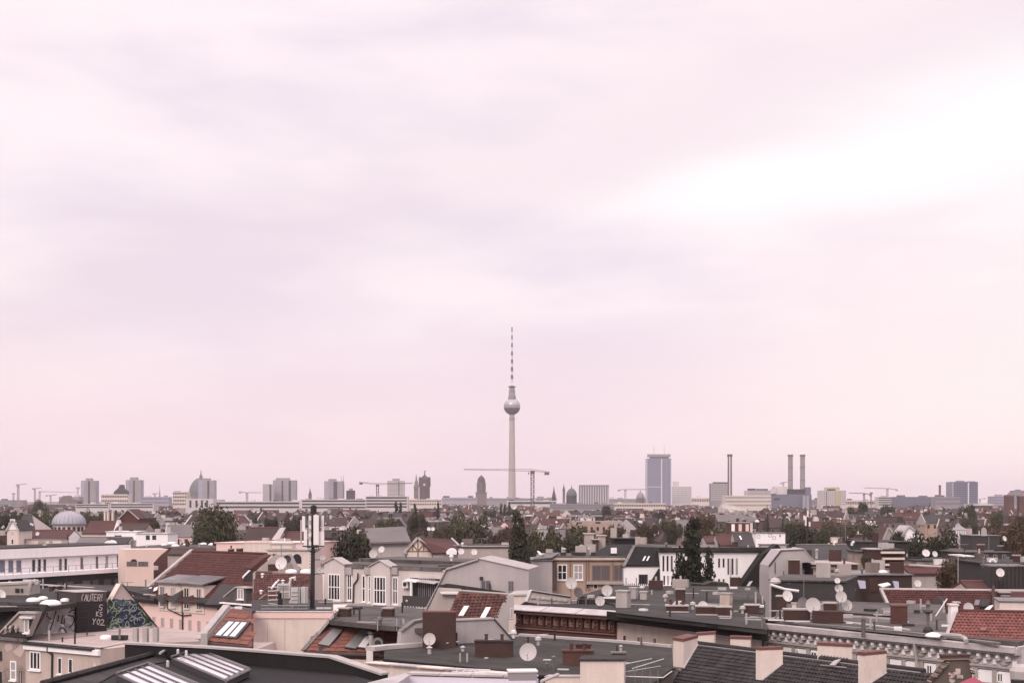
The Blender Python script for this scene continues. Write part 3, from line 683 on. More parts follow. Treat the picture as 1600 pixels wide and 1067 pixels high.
chimney(T, 742, 802, 1003, 1026, 9, rot=-.08, depth=.7, cap='bitumen_dark')
o = chimney(T, 879, 928, 1018, 1038, 9, rot=-.05, depth=.7, cap='brick_red', m='brick_red'); 
chimney(T, 900, 924, 1008, 1020, 8.9, rot=-.05, depth=.6, cap='brick', m='brick')
chimney(T, 956, 978, 1021, 1035, 9, rot=-.05, depth=.5, cap='zinc', m='brick_red')
pipe(T, 964, 1008, 1022, 2.2, 9, m='metal_dark', hood=False); pipe(T, 970, 1010, 1022, 4.0, 9, m='zinc_light')
pipe(T, 865, 1027, 1048, 4.5, 9); pipe(T, 854, 1037, 1046, 3.5, 9); pipe(T, 671, 1013, 1021, 6, 9, m='zinc_light'); pipe(T, 723, 1012, 1017, 5, 9, m='zinc_light')
for x in (719, 730): pipe(T, x, 1020, 1034, 3, 9, m='zinc_light', hood=False)
for px, py, w in ((855, 1031, 12), (880, 1046, 18), (932, 1028, 10), (760, 1028, 5), (980, 1036, 6)):
    p = PD(px, py, 9); part(T, 'roof_patch', MB().box(p, w * p[1] / F, .35, .05, -.2), 'zinc_light')
dish(825, 1018, 27, 76, 'largest satellite dish on the dark flat roof, nearest to the pale parapet', ybase=1034, az=-8, el=20)
dish(671, 998, 19, 86.4, 'pale satellite dish in front of the tall brown brick chimney', ybase=1012, el=22)
T = thing('cream_stair_head', 'plain cream stair head block standing before the small twin flue chimney', 'building', A(*(PD(940, 1060, 8)[:2]), 0))
p0, p1 = U(906.5, 1032, 69), U(975, 1032, 69)
part(T, 'wall', MB().prism([p0, p1, A(p1[0], p1[1], 0), A(p0[0], p0[1], 0)], A(.2, 1.6, 0)), 'plaster_cream')
part(T, 'roof', MB().prism([p0 + A(-.06, -.08, .004), p1 + A(.06, -.08, .004), p1 + A(.26, 1.7, .004), p0 + A(.14, 1.7, .004)], A(0, 0, .09)), 'bitumen_dark')
p0, p1 = U(852, 1057.5, 70), U(908, 1057.5, 70)
part(T, 'low_wall', MB().prism([p0, p1, A(p1[0], p1[1], 0), A(p0[0], p0[1], 0)], A(.2, .5, 0)), 'plaster_cream')
part(T, 'low_wall_cap', MB().prism([p0 + A(-.05, -.06, .004), p1 + A(0, -.06, .004), p1 + A(.2, .6, .004), p0 + A(.2, .6, .004)], A(0, 0, .06)), 'concrete')
# railing round the light well
T = thing('roof_railing', 'thin grey railing around a sunken roof next to the cream stair head', 'railing', PD(1010, 1060, 9))
def rail(p, q, Y0, Y1, r=.03): part(T, 'rail', MB().tube(U(*p, Y0), U(*q, Y1), r), 'metal_light')
rail((977, 1037), (1018, 1028.5), 71, 77); rail((988, 1044), (1037, 1029), 71, 77); rail((976, 1056), (1036, 1058), 70, 70); rail((1036, 1058), (1050, 1048), 70, 72); rail((976, 1049), (1032, 1040), 70, 74, .02)
for x in (980, 992, 1004, 1016, 1028): part(T, 'post', MB().tube(U(x, 1085, 70), U(x, 1040 if x < 1000 else 1046, 70), .022), 'metal_grey')
for x in (996, 1008): part(T, 'post', MB().tube(U(x, 1050, 74), U(x, 1034, 74), .022), 'metal_grey')

# ------------------------------------------------------------------ K: pale gable, brown tiled slope and tall brick chimney
PK = VP((625, 1009), (800, 999), 8.95)
T = thing('brown_roof_house', 'brown tiled slope with two white skylights over a long pale gable wall', 'house', base_of(PK, 710, 1000))
wall(T, PK, [(625, 1012), (627, 986), (648, 970), (664, 967), (712, 968), (770, 965.5), (801, 1000), (801, 1003)], .5, 'plaster_grey')
a, b = PK.hit(625, 1012), PK.hit(801, 1003)
part(T, 'wall', MB().prism([a, b, A(b[0], b[1], 0), A(a[0], a[1], 0)], A(2.5, 6, 0)), 'plaster_grey')
strip(T, 'coping', PK, 711, 967, 771, 964.5, .1, .1, 'zinc_light', back=.5); strip(T, 'coping', PK, 771, 964.5, 802, 999.5, .12, .1, 'frame_dark', back=.5)
strip(T, 'coping', PK, 627, 985, 648, 969, .1, .1, 'zinc', back=.5); strip(T, 'coping', PK, 648, 969, 664, 966, .1, .1, 'zinc', back=.5)
p, q = PK.hit(700, 968.5) - PK.n * .52, PK.hit(772, 966) - PK.n * .52
PKR = SPL(p, q, 50)
slab(T, 'roof', PKR, [(694, 972), (772, 967.5), (792, 929), (717, 923.5), (711, 938)], .3, 'cap_red')
tiles(T, PKR, [(694, 972), (772, 966), (792, 930), (719, 925), (711, 938)], .30, .24, 'tile_brown')
skylight(T, PKR, [(724, 948), (732, 948), (723, 963), (715, 963)], 1, fm='frame_white', lift=.14, inset=(.1, .05))
skylight(T, PKR, [(758, 950), (766, 950), (757, 966), (749, 966)], 1, fm='frame_white', lift=.14, inset=(.1, .05))
part(T, 'ridge_board', MB().tube(PKR.hit(717, 922.5), PKR.hit(793, 928), .10), 'concrete')
chimney(T, 660, 712, 957, 1006, None, 87.2, rot=-.05, depth=.6, cap='cap_red', capout=.02)
# side wall and hood behind
PK2 = VY((664, 930), (720, 930), 101)
wall(T, PK2, [(662, 968), (685, 918), (720, 920), (722, 945), (700, 968)], .4, 'plaster_stone', name='side_wall')
part(T, 'hood', MB().prism([PK2.hit(688, 924), PK2.hit(719, 924), PK2.hit(719, 927.5), PK2.hit(690, 927)], PK2.n * .5), 'sheet_white')
PK3 = VY((770, 930), (802, 930), 103)
wall(T, PK3, [(772, 968), (793, 930), (803, 932), (803, 968)], .4, 'plaster_grey', name='side_wall')
window(T, PK3, 797, 802, 950, 966, 1, 0, sill=False)

# ------------------------------------------------------------------ J: grey house with tall white windows and two gabled bays
PJ = VP((505, 938), (690, 948.5), 9.05)
T = thing('bay_window_house', 'pale grey house with tall white windows in two gabled bays', 'house', base_of(PJ, 600, 945))
rz = 5.8
PW = lambda px, drop: (px, HZ + drop * F / PJ.hit(px, 900)[1])
top = lambda px: PW(px, rz)[1]
body(T, PJ, 503, top(503), 692, top(692), 11, 'plaster_sand')
a, b = PJ.hit(503, top(503)), PJ.hit(692, top(692)); bk = -PJ.n * 11
part(T, 'roof', MB().prism([a + PJ.n * .12 + UP * .05, b + PJ.n * .12 + UP * .05, b + bk + UP * .05, a + bk + UP * .05], UP * .14), 'bitumen_grey')
part(T, 'roof_edge', MB().prism([a + PJ.n * .17 - UP * .1, b + PJ.n * .17 - UP * .1, b + PJ.n * .17 + UP * .14, a + PJ.n * .17 + UP * .14], -PJ.n * .05), 'zinc')
part(T, 'upper_roof', MB().prism([a + bk * .45 + UP * .19, b + bk * .45 + UP * .19, b + bk + UP * .19, a + bk + UP * .19], UP * .3), 'bitumen_grey')
def bay(x0, x1, xa, ya, ye, yb, out=.32):
    a0, a1 = PJ.s_at(x0), PJ.s_at(x1); ze = PJ.uv(PJ.hit((x0 + x1) / 2, ye))[1]; za = PJ.uv(PJ.hit(xa, ya))[1]; zb = PJ.uv(PJ.hit((x0 + x1) / 2, yb))[1]
    am = (a0 + a1) / 2
    pr = [PJ.at(a0, zb), PJ.at(a1, zb), PJ.at(a1, ze), PJ.at(am + (a1 - a0) * .2, za - .08), PJ.at(am, za), PJ.at(am - (a1 - a0) * .2, za - .08), PJ.at(a0, ze)]
    w = part(T, 'bay', MB().prism(pr, PJ.n * out), 'plaster_sand')
    for s0, s1, z0, z1 in ((a0 - .12, am, ze + .02, za + .1), (am, a1 + .12, za + .1, ze + .02)):
        part(T, 'bay_roof', MB().prism([PJ.at(s0, z0, out + .15), PJ.at(s1, z1, out + .15), PJ.at(s1, z1 + .09, out + .15), PJ.at(s0, z0 + .09, out + .15)], -PJ.n * (out + .9)), 'concrete', w)
    return out
bay(510, 541.5, 525, 873.5, 882, 939); bay(582.5, 613, 599, 877.5, 886, 946)
for (x0, x1, y0, y1, nv, off, par) in ((505.5, 510, 897, 936, 1, 0, 0), (517, 535.5, 896, 937, 4, .32, 0), (542.5, 550.5, 897, 938, 2, 0, 0), (566, 571.5, 898, 940, 1, 0, 0), (575.5, 582, 899, 941, 2, 0, 0), (588, 607, 900, 943, 4, .32, 0), (613.5, 622, 901, 944, 2, 0, 0)):
    window(T, PJ, x0, x1, y0, y1, nv, 1, off=off, b=.10, gm='glass_dark')
for x0, x1 in ((541.8, 551.5), (571.5, 582), (613.4, 623)):
    p = PJ.s_at(x0), PJ.s_at(x1); y = 892; z = PJ.uv(PJ.hit((x0 + x1) / 2, 886))[1]; z2 = PJ.uv(PJ.hit((x0 + x1) / 2, 897))[1]
    part(T, 'fascia_panel', MB().frame_box(PJ, p[0], p[1], z2, z, 0, .22), 'concrete')
strip(T, 'sill_band', PJ, 503, 939, 692, 949, .22, .3, 'concrete')
for i, x in enumerate(range(512, 626, 8)): part(T, 'baluster', MB().frame_box(PJ, PJ.s_at(x), PJ.s_at(x) + .22, -1.1, -.3, 0, .2), 'plaster_white')
for (x0, x1, y0, y1) in ((514, 521, 947, 957), (532, 541, 948, 958), (574, 580, 951, 960), (588, 597, 952, 962), (641, 650, 953, 962), (657, 667, 954, 963)): window(T, PJ, x0, x1, y0, y1, 2, 0, sill=False)
part(T, 'drainpipe', MB().path([PJ.hit(563, 895) + PJ.n * .3, PJ.hit(560, 905) + PJ.n * .12, PJ.hit(554, 913) + PJ.n * .12, PJ.hit(553, 948) + PJ.n * .12], .07), 'metal_dark')
# balcony, its recess drawn by a dark sheet on the facade
a0, a1 = PJ.s_at(641), PJ.s_at(689)
part(T, 'balcony_back', MB().frame_box(PJ, a0, a1, -.2, 2.45, 0, .03), 'metal_dark')
for x0, x1 in ((655, 662), (664, 671), (673, 680)): window(T, PJ, x0, x1, 903, 940, 2, 0, gm='glass', fm='frame_grey', sill=False, off=.05)
part(T, 'awning', MB().prism([PJ.at(PJ.s_at(640), 2.35, .05), PJ.at(PJ.s_at(660), 2.25, .05), PJ.at(PJ.s_at(660), 2.1, .9), PJ.at(PJ.s_at(640), 2.2, .9)], UP * .06), 'sheet_white')
part(T, 'awning', MB().prism([PJ.at(PJ.s_at(661), 2.3, .05), PJ.at(a1, 2.2, .05), PJ.at(a1, 2.05, .9), PJ.at(PJ.s_at(661), 2.15, .9)], UP * .06), 'zinc_light')
part(T, 'balcony_post', MB().frame_box(PJ, PJ.s_at(651), PJ.s_at(653.5), 0, 2.3, .75, .9), 'frame_white')
part(T, 'balcony_screen', MB().frame_box(PJ, a0, a1, -.35, .95, 1.0, 1.05), 'cloth_dark')
part(T, 'balcony_floor', MB().frame_box(PJ, a0, a1 + .1, -.5, -.36, 0, 1.1), 'concrete')
for i in range(10): part(T, 'screen_patch', MB().frame_box(PJ, a0 + .2 + i * .33, a0 + .36 + i * .33, -.12, .06, 1.05, 1.07), 'unit_grey')
part(T, 'lamp', MB().lathe(PJ.at(PJ.s_at(648), .5, 1.06), [(.1, -.1), (.12, 0), (.08, .1)], 8), 'unit_grey')
o = part(T, 'air_conditioner', MB().frame_box(PJ, PJ.s_at(632.5), PJ.s_at(642), 1.55, 2.2, .02, .4), 'sheet_white')
part(T, 'fan_grille', MB().tube(PJ.at(PJ.s_at(637), 1.88, .4), PJ.at(PJ.s_at(637), 1.88, .42), .2, .2, 12), 'metal_dark', o)
# big grey blind gable to its east
PJ2 = VP((664, 960), (822, 962), 9.6)
T2 = thing('grey_gable_house', 'broad lilac grey blind gable with light verge behind the brown tiled slope', 'house', base_of(PJ2, 745, 960))
wall(T2, PJ2, [(668, 968), (664, 955), (699, 888), (748, 872.5), (801, 884), (826, 890), (826, 968)], 7, 'plaster_grey')
a, b = PJ2.hit(664, 968), PJ2.hit(826, 968); part(T2, 'wall', MB().prism([a, b, A(b[0], b[1], 0), A(a[0], a[1], 0)], -PJ2.n * 7), 'plaster_grey')
for p, q in (((663, 955), (698, 887)), ((698, 887), (748, 871.5))): strip(T2, 'verge_coping', PJ2, *p, *q, .16, .25, 'zinc_light', back=.3)
strip(T2, 'verge_coping', PJ2, 748, 871.5, 826, 889, .06, .12, 'concrete', back=6.5)
pts = [PJ2.hit(685, 914), PJ2.hit(700, 911), PJ2.hit(790, 924), PJ2.hit(700, 919)]
part(T2, 'lean_to_roof', MB().prism(pts, PJ2.n * .5), 'bitumen_dark')
window(T2, PJ2, 751, 767, 906, 921, 2, 0, fm='frame_grey', gm='glass_grey', sill=False); window(T2, PJ2, 794, 803, 907, 924, 2, 0, fm='frame_grey', gm='glass_grey', sill=False)
part(T2, 'vent_box', MB().frame_box(PJ2, PJ2.s_at(750), PJ2.s_at(755), 3.05, 3.3, 0, .2), 'metal_dark')
# things on that roof
T = thing('roof_hut', 'low pale plaster ledge behind the terracotta cornice and leaning poplar', 'building', A(*(PD(812, 945, 8.6)[:2]), 0))
p0, p1 = U(795, 931, 112), U(822, 930, 112); part(T, 'wall', MB().prism([p0, p1, A(p1[0], p1[1], 0), A(p0[0], p0[1], 0)], A(.6, 5, 0)), 'plaster_cream')
part(T, 'cap', MB().prism([p0 + A(-.1, -.1, 0.003), p1 + A(.1, -.1, 0.003), p1 + A(.7, 5, 0.003), p0 + A(.5, 5, 0.003)], UP * .12), 'concrete')
p0, p1 = U(800, 890, 124), U(813, 891, 124); part(T, 'white_shaft', MB().prism([p0, p1, A(p1[0], p1[1], 18), A(p0[0], p0[1], 18)], A(.6, 3, 0)), 'plaster_white')
for x in (805, 808.5): part(T, 'shaft_pipe', MB().tube(U(x, 931, 123.7), U(x, 880, 123.7), .07), 'metal_dark')
# ------------------------------------------------------------------ M: terracotta cornice
PM = VP((803, 949), (964, 959), 7.9)
T = thing('terracotta_house', 'house with a dark terracotta frieze under a pale sheet metal cornice', 'house', base_of(PM, 880, 960))
body(T, PM, 806, 955, 964, 964.5, 9, 'terracotta_relief')
a, b = PM.hit(802, 949), PM.hit(965, 959)
part(T, 'roof', MB().prism([a + UP * .02, b + UP * .02, b - PM.n * 9 + UP * .02, a - PM.n * 9 + UP * .02], UP * .12), 'bitumen_dark')
for i in range(3):
    p0, p1 = a + (b - a) * (i / 3 + .004), a + (b - a) * ((i + 1) / 3 - .004)
    part(T, 'cornice_sheet', MB().prism([p0 + PM.n * .75 - UP * .12, p1 + PM.n * .75 - UP * .12, p1 - PM.n * .3 + UP * .16, p0 - PM.n * .3 + UP * .16], UP * .06), 'zinc_light')
part(T, 'cornice', MB().prism([a + PM.n * .6 - UP * .14, b + PM.n * .6 - UP * .14, b + PM.n * .6 - UP * .38, a + PM.n * .6 - UP * .38], -PM.n * .6), 'terracotta_relief')
L = PM.s_at(963) - PM.s_at(806); s0 = PM.s_at(806)
n = 13
for i in range(n):
    c = s0 + L * (i + .5) / n; w = L / n
    if i % 2: pr = [PM.at(c - w * .36, -1.12), PM.at(c + w * .36, -1.12), PM.at(c + w * .36, -.98), PM.at(c - w * .1, -.98), PM.at(c - w * .1, -.62), PM.at(c + w * .3, -.62), PM.at(c + w * .3, -.48), PM.at(c - w * .36, -.48)]
    else: pr = [PM.at(c - w * .4, -1.12), PM.at(c - w * .2, -1.12), PM.at(c - w * .14, -.68), PM.at(c + w * .25, -.55), PM.at(c + w * .25, -.44), PM.at(c - w * .36, -.56)]
    part(T, 'frieze_relief', MB().prism(pr, PM.n * .10), 'relief_light')
    part(T, 'bracket', MB().frame_box(PM, c + w * .36, c + w * .52, -1.2, -.4, 0, .28), 'terracotta_relief')
    part(T, 'rosette', MB().lathe(PM.at(c + w * .1, -.86, .09), [(.001, -.06), (.09, -.05), (.09, .05), (.001, .06)], 8), 'relief_light')
for z0, z1, d, mm in ((-1.36, -1.22, .12, 'terracotta_relief'), (-1.50, -1.42, .16, 'relief_light'), (-1.88, -1.66, .10, 'brick_red'), (-1.98, -1.90, .2, 'relief_light')):
    part(T, 'moulding', MB().frame_box(PM, s0, s0 + L, z0, z1, 0, d), mm)
# the carved ramp wall on its roof
PR = VY((820, 930), (890, 930), 108)
T2 = thing('carved_parapet', 'sloping dark carved parapet with a white end stone above the terracotta frieze', 'wall', base_of(PR, 850, 940) + A(0, 0, 24))
wall(T2, PR, [(822, 944), (829, 922), (845, 924), (891, 931), (891, 949), (822, 946)], .4, 'concrete', name='wall')
strip(T2, 'coping', PR, 829, 922, 845, 924.5, .08, .1, 'metal_dark', back=.45); strip(T2, 'coping', PR, 845, 924.5, 892, 931.5, .08, .1, 'metal_dark', back=.45)
wall(T2, PR, [(820, 939), (826, 923), (831, 921), (829, 926), (824, 939)], .6, 'sheet_white', name='end_stone', off=.12)
for i, x in enumerate((833, 841, 849, 857, 866, 875, 883)):
    p = PR.hit(x, 933 + i * .8) + PR.n * .02; part(T2, 'carved_scroll', MB().lathe(p, [(.001, -.16), (.22, -.1), (.26, 0), (.2, .1), (.001, .16)], 8, squash=.4), 'plaster_stone')
wall(T2, PR, [(806, 950), (820, 940), (891, 949), (891, 956), (806, 953)], .5, 'bitumen_dark', name='foot', off=.1)
for (x, y, d, mm, l, yb, Y) in ((892.5, 910.5, 18, 'dish_grey', 'pale satellite dish before the brown timber framed facade, on a dark pole', 948, 106), (948.5, 922, 17, 'dish_grey', 'pale dish beside the grey masonry stump, upper of two near the terracotta frieze', 940, 108), (937.5, 938.5, 15, 'dish_grey', 'pale dish just above the terracotta cornice, lower of two on the dark roof', 950, 104)):
    dish(x, y, d, Y, l, ybase=yb, m=mm)
dish(904, 925, 15, 107.5, 'dark satellite dish half hidden behind the pale one on a dark pole', ybase=946, m='dish_dark', az=20)
T = thing('roof_shed', 'dark roof shed with a white lid near the upper pale dish', 'shed', A(*(PD(955, 945, 7.6)[:2]), 24))
p = U(955, 950, 108); part(T, 'wall', MB().box(p, 1.0, .8, .75, -.5), 'metal_dark'); part(T, 'lid', MB().box(p + UP * .76, 1.0, .85, .12, -.5), 'sheet_white')
p = U(920, 952, 108); part(T, 'low_wall', MB().box(p, 1.7, .6, .8, -.4), 'bitumen_dark')

# ------------------------------------------------------------------ N: long beige wall with small attic windows
PN = VP((964, 959), (1198, 986), 7.9)
T = thing('beige_wall_house', 'long beige wall with three tiny attic windows under a dark eave', 'house', base_of(PN, 1080, 980))
body(T, PN, 964, 961, 1196, 988, 8, 'plaster_beige', vec=A(-2.2, 6, 0))
a, b = PN.hit(964, 959), PN.hit(1198, 986)
part(T, 'eave', MB().prism([a + PN.n * .9 - UP * .3, b + PN.n * .9 - UP * .3, b - PN.n * .1 - UP * .6, a - PN.n * .1 - UP * .6, a - PN.n * .1 + UP * .1, b - PN.n * .1 + UP * .1][:4], UP * .55), 'bitumen_black')
rp = [(964, 957.5), (1198, 984), (1196, 971), (1196, 940), (1180, 916), (960, 914), (905, 930), (960, 944)]
part(T, 'roof', MB().prism([PD(*q, 7.62) for q in rp], A(0, 0, -.25)), 'bitumen_green')
part(T, 'roof_sheet', MB().prism([PD(*q, 7.58) for q in ((964, 950), (1190, 977), (1196, 983), (964, 957))], UP * -.02), 'bitumen_dark')
for x0, x1, y0, y1 in ((973.5, 979.5, 991, 1003), (995.5, 1001.5, 993.5, 1005), (1020.5, 1027, 995.5, 1007)): window(T, PN, x0, x1, y0, y1, 1, 0, fm='frame_pink', gm='glass', sill=False, b=.06)
part(T, 'drainpipe', MB().tube(PN.hit(1194, 988) + PN.n * .1, PN.hit(1194, 1040) + PN.n * .1, .08), 'metal_dark')
D = 7.6
chimney(T, 963, 987, 924, 949, D, rot=-.5, depth=.7, m='concrete', cap='concrete'); chimney(T, 984, 998, 919, 935, D, rot=-.5, depth=.5, m='concrete')
o = chimney(T, 1041, 1077, 947, 955, D, rot=-.1, depth=.9, m='brick'); chimney(T, 1056, 1072, 921, 940, D, rot=-.3, depth=.5, m='brick')
chimney(T, 1088, 1121, 948, 960, D, rot=-.1, depth=.8, m='brick'); chimney(T, 1120, 1145, 949, 961, D, rot=-.15, depth=.8, m='brick')
chimney(T, 1126, 1146, 928, 950, D, rot=-.6, depth=.5, m='plaster_beige'); chimney(T, 1164, 1190, 946, 958, D, rot=-.2, depth=.8, m='brick')
chimney(T, 1000, 1012, 925, 936, D, rot=-.2, depth=.5, m='concrete')
slab(T, 'roof_flap', SPL(PD(1048, 948, D), PD(1060, 948, D), 55), [(1047, 948), (1056, 948), (1066, 938), (1055, 938)], .05, 'zinc_light')
part(T, 'lean_roof', MB().prism([PD(1144, 952, D - .1), PD(1192, 957, D - .1), PD(1190, 936, D - .6), PD(1146, 937, D - .6)], UP * -.12), 'bitumen_green')
part(T, 'white_hatch', MB().box(PD(1185, 948, D - .3), .75, .5, .14, -.2), 'sheet_white')
for x0, x1, y in ((1041, 1076, 956), (1087, 1121, 960.5), (1122, 1140, 963), (1124, 1142, 966), (1146, 1163, 955), (1164, 1190, 968), (1172, 1184, 964)):
    a, b = PD(x0, y, D), PD(x1, y + .6, D); part(T, 'flashing', MB().prism([a, b, b + A(.05, .12, 0), a + A(.05, .12, 0)], UP * .07), 'zinc_light')
# terrace edge: low red wall and rail behind
for x0, x1, y0 in ((1012, 1051, 922.5), (1079, 1116, 924.5)):
    a, b = U(x0, y0, 126), U(x1, y0 + .5, 126); part(T, 'red_ledge', MB().prism([a, b, b - UP * .5, a - UP * .5], A(.1, .4, 0)), 'tile_maroon')
a, b = U(960, 919.5, 126.5), U(1140, 923, 126.5); part(T, 'terrace_rail', MB().tube(a, b, .06), 'metal_dark')
part(T, 'terrace_edge', MB().prism([a - UP * .2, b - UP * .2, b - UP * .32, a - UP * .32], A(.1, .4, 0)), 'zinc_light')
for i in range(13): c = a + (b - a) * i / 12; part(T, 'rail_post', MB().tube(c, c - UP * .75, .03), 'metal_dark')
dish(1098.5, 946.5, 15.5, 100, 'round white dish between the low brick chimneys above the beige wall', ybase=962, m='dish_white')
dish(1072, 911, 14, 127, 'dull grey satellite dish at the foot of the tall dark poplar', ybase=921, m='dish_dark', az=25)
T = thing('roof_light_hut', 'small glazed dark hut with a sloping green roof beside the poplar foot', 'hut', A(*(U(1120, 920, 130)[:2]), 22))
PHt = VY((1082, 915), (1140, 915), 130); wall(T, PHt, [(1082, 924), (1082, 911), (1102, 913), (1112, 909), (1138, 911), (1142, 924)], 2.5, 'bitumen_green')
part(T, 'white_box', MB().box(U(1134, 924, 129.5), .55, .4, .45), 'sheet_white'); chimney(T, 1141, 1156, 902, 922, None, 130, .6, -.3)
p, q = U(1108, 909.5, 129.6), U(1138, 910, 129.6)

# ------------------------------------------------------------------ O: dark tiled roof with cream firewalls, bottom right
PO = SP((1090, 1004), (1430, 1046), 8.5, 33)
T = thing('dark_tiled_house', 'dark brown tiled roof crossed by cream firewalls with red brick caps', 'house', base_of(PO, 1260, 1030))
op = [(1090, 1005), (1445, 1049), (1500, 1066), (1470, 1125), (1020, 1125), (1052, 1064), (1068, 1042)]
slab(T, 'roof', PO, op, .25, 'bitumen_black')
tiles(T, PO, op, .24, .30, 'tile_black')
part(T, 'ridge', MB().tube(PO.hit(1088, 1005) + UP * .05, PO.hit(1445, 1049) + UP * .05, .13, .13, 8), 'tile_black')
a, b = PO.hit(1090, 1007.5), PO.hit(1440, 1051); part(T, 'ridge_flashing', MB().prism([a + PO.n * .03, b + PO.n * .03, b + PO.n * .03 - PO.v * .10, a + PO.n * .03 - PO.v * .10], PO.n * .05), 'zinc')
pk, qk = PO.hit(1090, 1005), PO.hit(1445, 1049); bk = unit(A(-(qk - pk)[1], (qk - pk)[0], 0))
part(T, 'back_slope', MB().prism([pk, qk, qk + bk * 5 - UP * 3.2, pk + bk * 5 - UP * 3.2], -UP * .2), 'tile_black')
# end face, side face and cap are set out from the corner points seen in the photograph
def fw(xl, xm, xr, ytl, ytm, ytr, ybl, ybr, Yl, cap=.14):
    zt = lambda y, Y: H - (y - HZ) / F * Y
    Yr = Yl * (ytl - HZ) / (ytr - HZ)
    Pl, Pm = U(xl, ytl, Yl), U(xm, ytm, Yl * (ytl - HZ) / (ytm - HZ)); Pr = U(xr, ytr, Yr)
    Pb = Pl + (Pr - Pm)
    zl, zr = H - (ybl - HZ) / F * Pm[1], H - (ybr - HZ) / F * Yr
    q = [Pl, Pm, Pr, Pb]; zt_ = Pl[2] - cap
    o = part(T, 'firewall', MB().add([A(p[0], p[1], z) for p, z in zip(q, (zl, zl, zr, zr))] + [A(p[0], p[1], zt_) for p in q], [(0, 3, 2, 1), (4, 5, 6, 7), (0, 1, 5, 4), (1, 2, 6, 5), (2, 3, 7, 6), (3, 0, 4, 7)]), 'plaster_cream')
    c = sum(q) / 4; q2 = [c + (p - c) * 1.05 for p in q]
    part(T, 'brick_cap', MB().prism([A(p[0], p[1], Pl[2] - cap + .003) for p in q2], UP * cap), 'cap_red', o)
    a, b = PO.hit(xm, ybl), PO.hit(xr, ybr)
    part(T, 'lead_flashing', MB().tube(U(xm, ybl, Pm[1] - .05), U(xr, ybr, Pr[1] - .05), .05), 'zinc_light', o)
    return o
fw(1052, 1068, 1090, 995, 997.5, 992, 1043, 1006, 74)
fw(1181, 1190, 1223, 1010, 1011, 1010, 1062, 1036, 68.5)
fw(1341, 1351, 1385, 1017.5, 1019, 1016, 1072, 1050, 64.5)
for (x0, x1, y0, y1, yb) in ((1088, 1116, 992, 990, 1005), (1141, 1172, 997, 998, 1010), (1277, 1331, 1007, 1010, 1026)):
    Y = PO.hit((x0 + x1) / 2, yb)[1] + .5
    a, b = U(x0, y0, Y), U(x1, y1, Y); o = part(T, 'firewall', MB().prism([a, b, b - UP * 1.6, a - UP * 1.6], A(.15, .5, 0)), 'plaster_cream')
    part(T, 'brick_cap', MB().prism([a + A(-.05, -.06, .003), b + A(.05, -.06, .003), b + A(.2, .56, .003), a + A(.1, .56, .003)], UP * .14), 'cap_red', o)
slab(T, 'roof_flap', PO, [(1305, 1036), (1316, 1033), (1306, 1043), (1298, 1043)], .08, 'concrete', off=.2)
slab(T, 'roof_step', PO, [(1283, 1040), (1325, 1044), (1323, 1046), (1283, 1042)], .1, 'zinc', off=.12)
m = MB()
for i in range(9):
    x = 1283 + i * 5; y = 1026 + i * .6
    m.tube(PO.hit(x, y) + PO.n * .1, PO.hit(x + 4, y + 2) + PO.n * .22, .03)
part(T, 'snow_guard', m, 'metal_grey')
p, q = PO.hit(1050, 1045) , PO.hit(1018, 1100)
part(T, 'verge_gutter', MB().path([PO.hit(1068, 1043) + PO.n * .12, PO.hit(1052, 1046) + PO.n * .12, PO.hit(1045, 1062) + PO.n * .12, PO.hit(1030, 1100) + PO.n * .12], .10), 'zinc_light')
slab(T, 'verge_board', PO, [(1052, 1047), (1062, 1047), (1040, 1090), (1028, 1090)], .3, 'zinc', off=.10)
q0, q1 = PO.hit(1010, 1125), PO.hit(1470, 1125)
part(T, 'wall', MB().prism([A(pk[0] - 2, pk[1], 0), A(qk[0], qk[1], 0), A(*(q1[:2]), 0), A(*(q0[:2]), 0)], UP * (min(q0[2], q1[2]) - .3)), 'plaster_beige')

# ------------------------------------------------------------------ P: white house with the ornate cornice
PP = VP((1195, 973), (1592, 1011), 7.9)
T = thing('ornate_cornice_house', 'pale house with a long bracketed stucco cornice and tiny attic windows', 'house', base_of(PP, 1400, 990))
body(T, PP, 1196, 977, 1590, 1015, 10, 'plaster_ash')
a, b = PP.hit(1193, 973), PP.hit(1594, 1011)
part(T, 'cornice', MB().prism([a + PP.n * .58 - UP * .08, b + PP.n * .58 - UP * .08, b + PP.n * .58 - UP * .30, a + PP.n * .58 - UP * .30], -PP.n * .62), 'zinc_light')
part(T, 'cornice', MB().prism([a + PP.n * .42 - UP * .302, b + PP.n * .42 - UP * .302, b + PP.n * .42 - UP * .42, a + PP.n * .42 - UP * .42], -PP.n * .6), 'plaster_grey')
part(T, 'gutter', MB().tube(a + PP.n * .42 - UP * .02, b + PP.n * .42 - UP * .02, .09, .09, 8), 'zinc_light')
s0, s1 = PP.s_at(1197), PP.s_at(1586); n = 30
for i in range(n):
    c = s0 + (s1 - s0) * (i + .5) / n; w = (s1 - s0) / n
    part(T, 'bracket', MB().frame_box(PP, c - .13, c + .13, -.80, -.43, 0, .26), 'plaster_ash')
    part(T, 'bracket_rosette', MB().lathe(PP.at(c, -.6, .27), [(.001, -.10), (.09, -.06), (.09, .06), (.001, .10)], 8, squash=.5), 'plaster_white')
    if i % 3 != 1: part(T, 'frieze_panel', MB().frame_box(PP, c + .2, c + w - .2, -1.05, -.78, 0, .08), 'plaster_white')
    else: part(T, 'frieze_swag', MB().path([PP.at(c + w * .5 + .28 * math.cos(R(a)), -.82 + .22 * math.sin(R(a)), .06) for a in range(180, 361, 30)], .05, 5), 'plaster_stone')
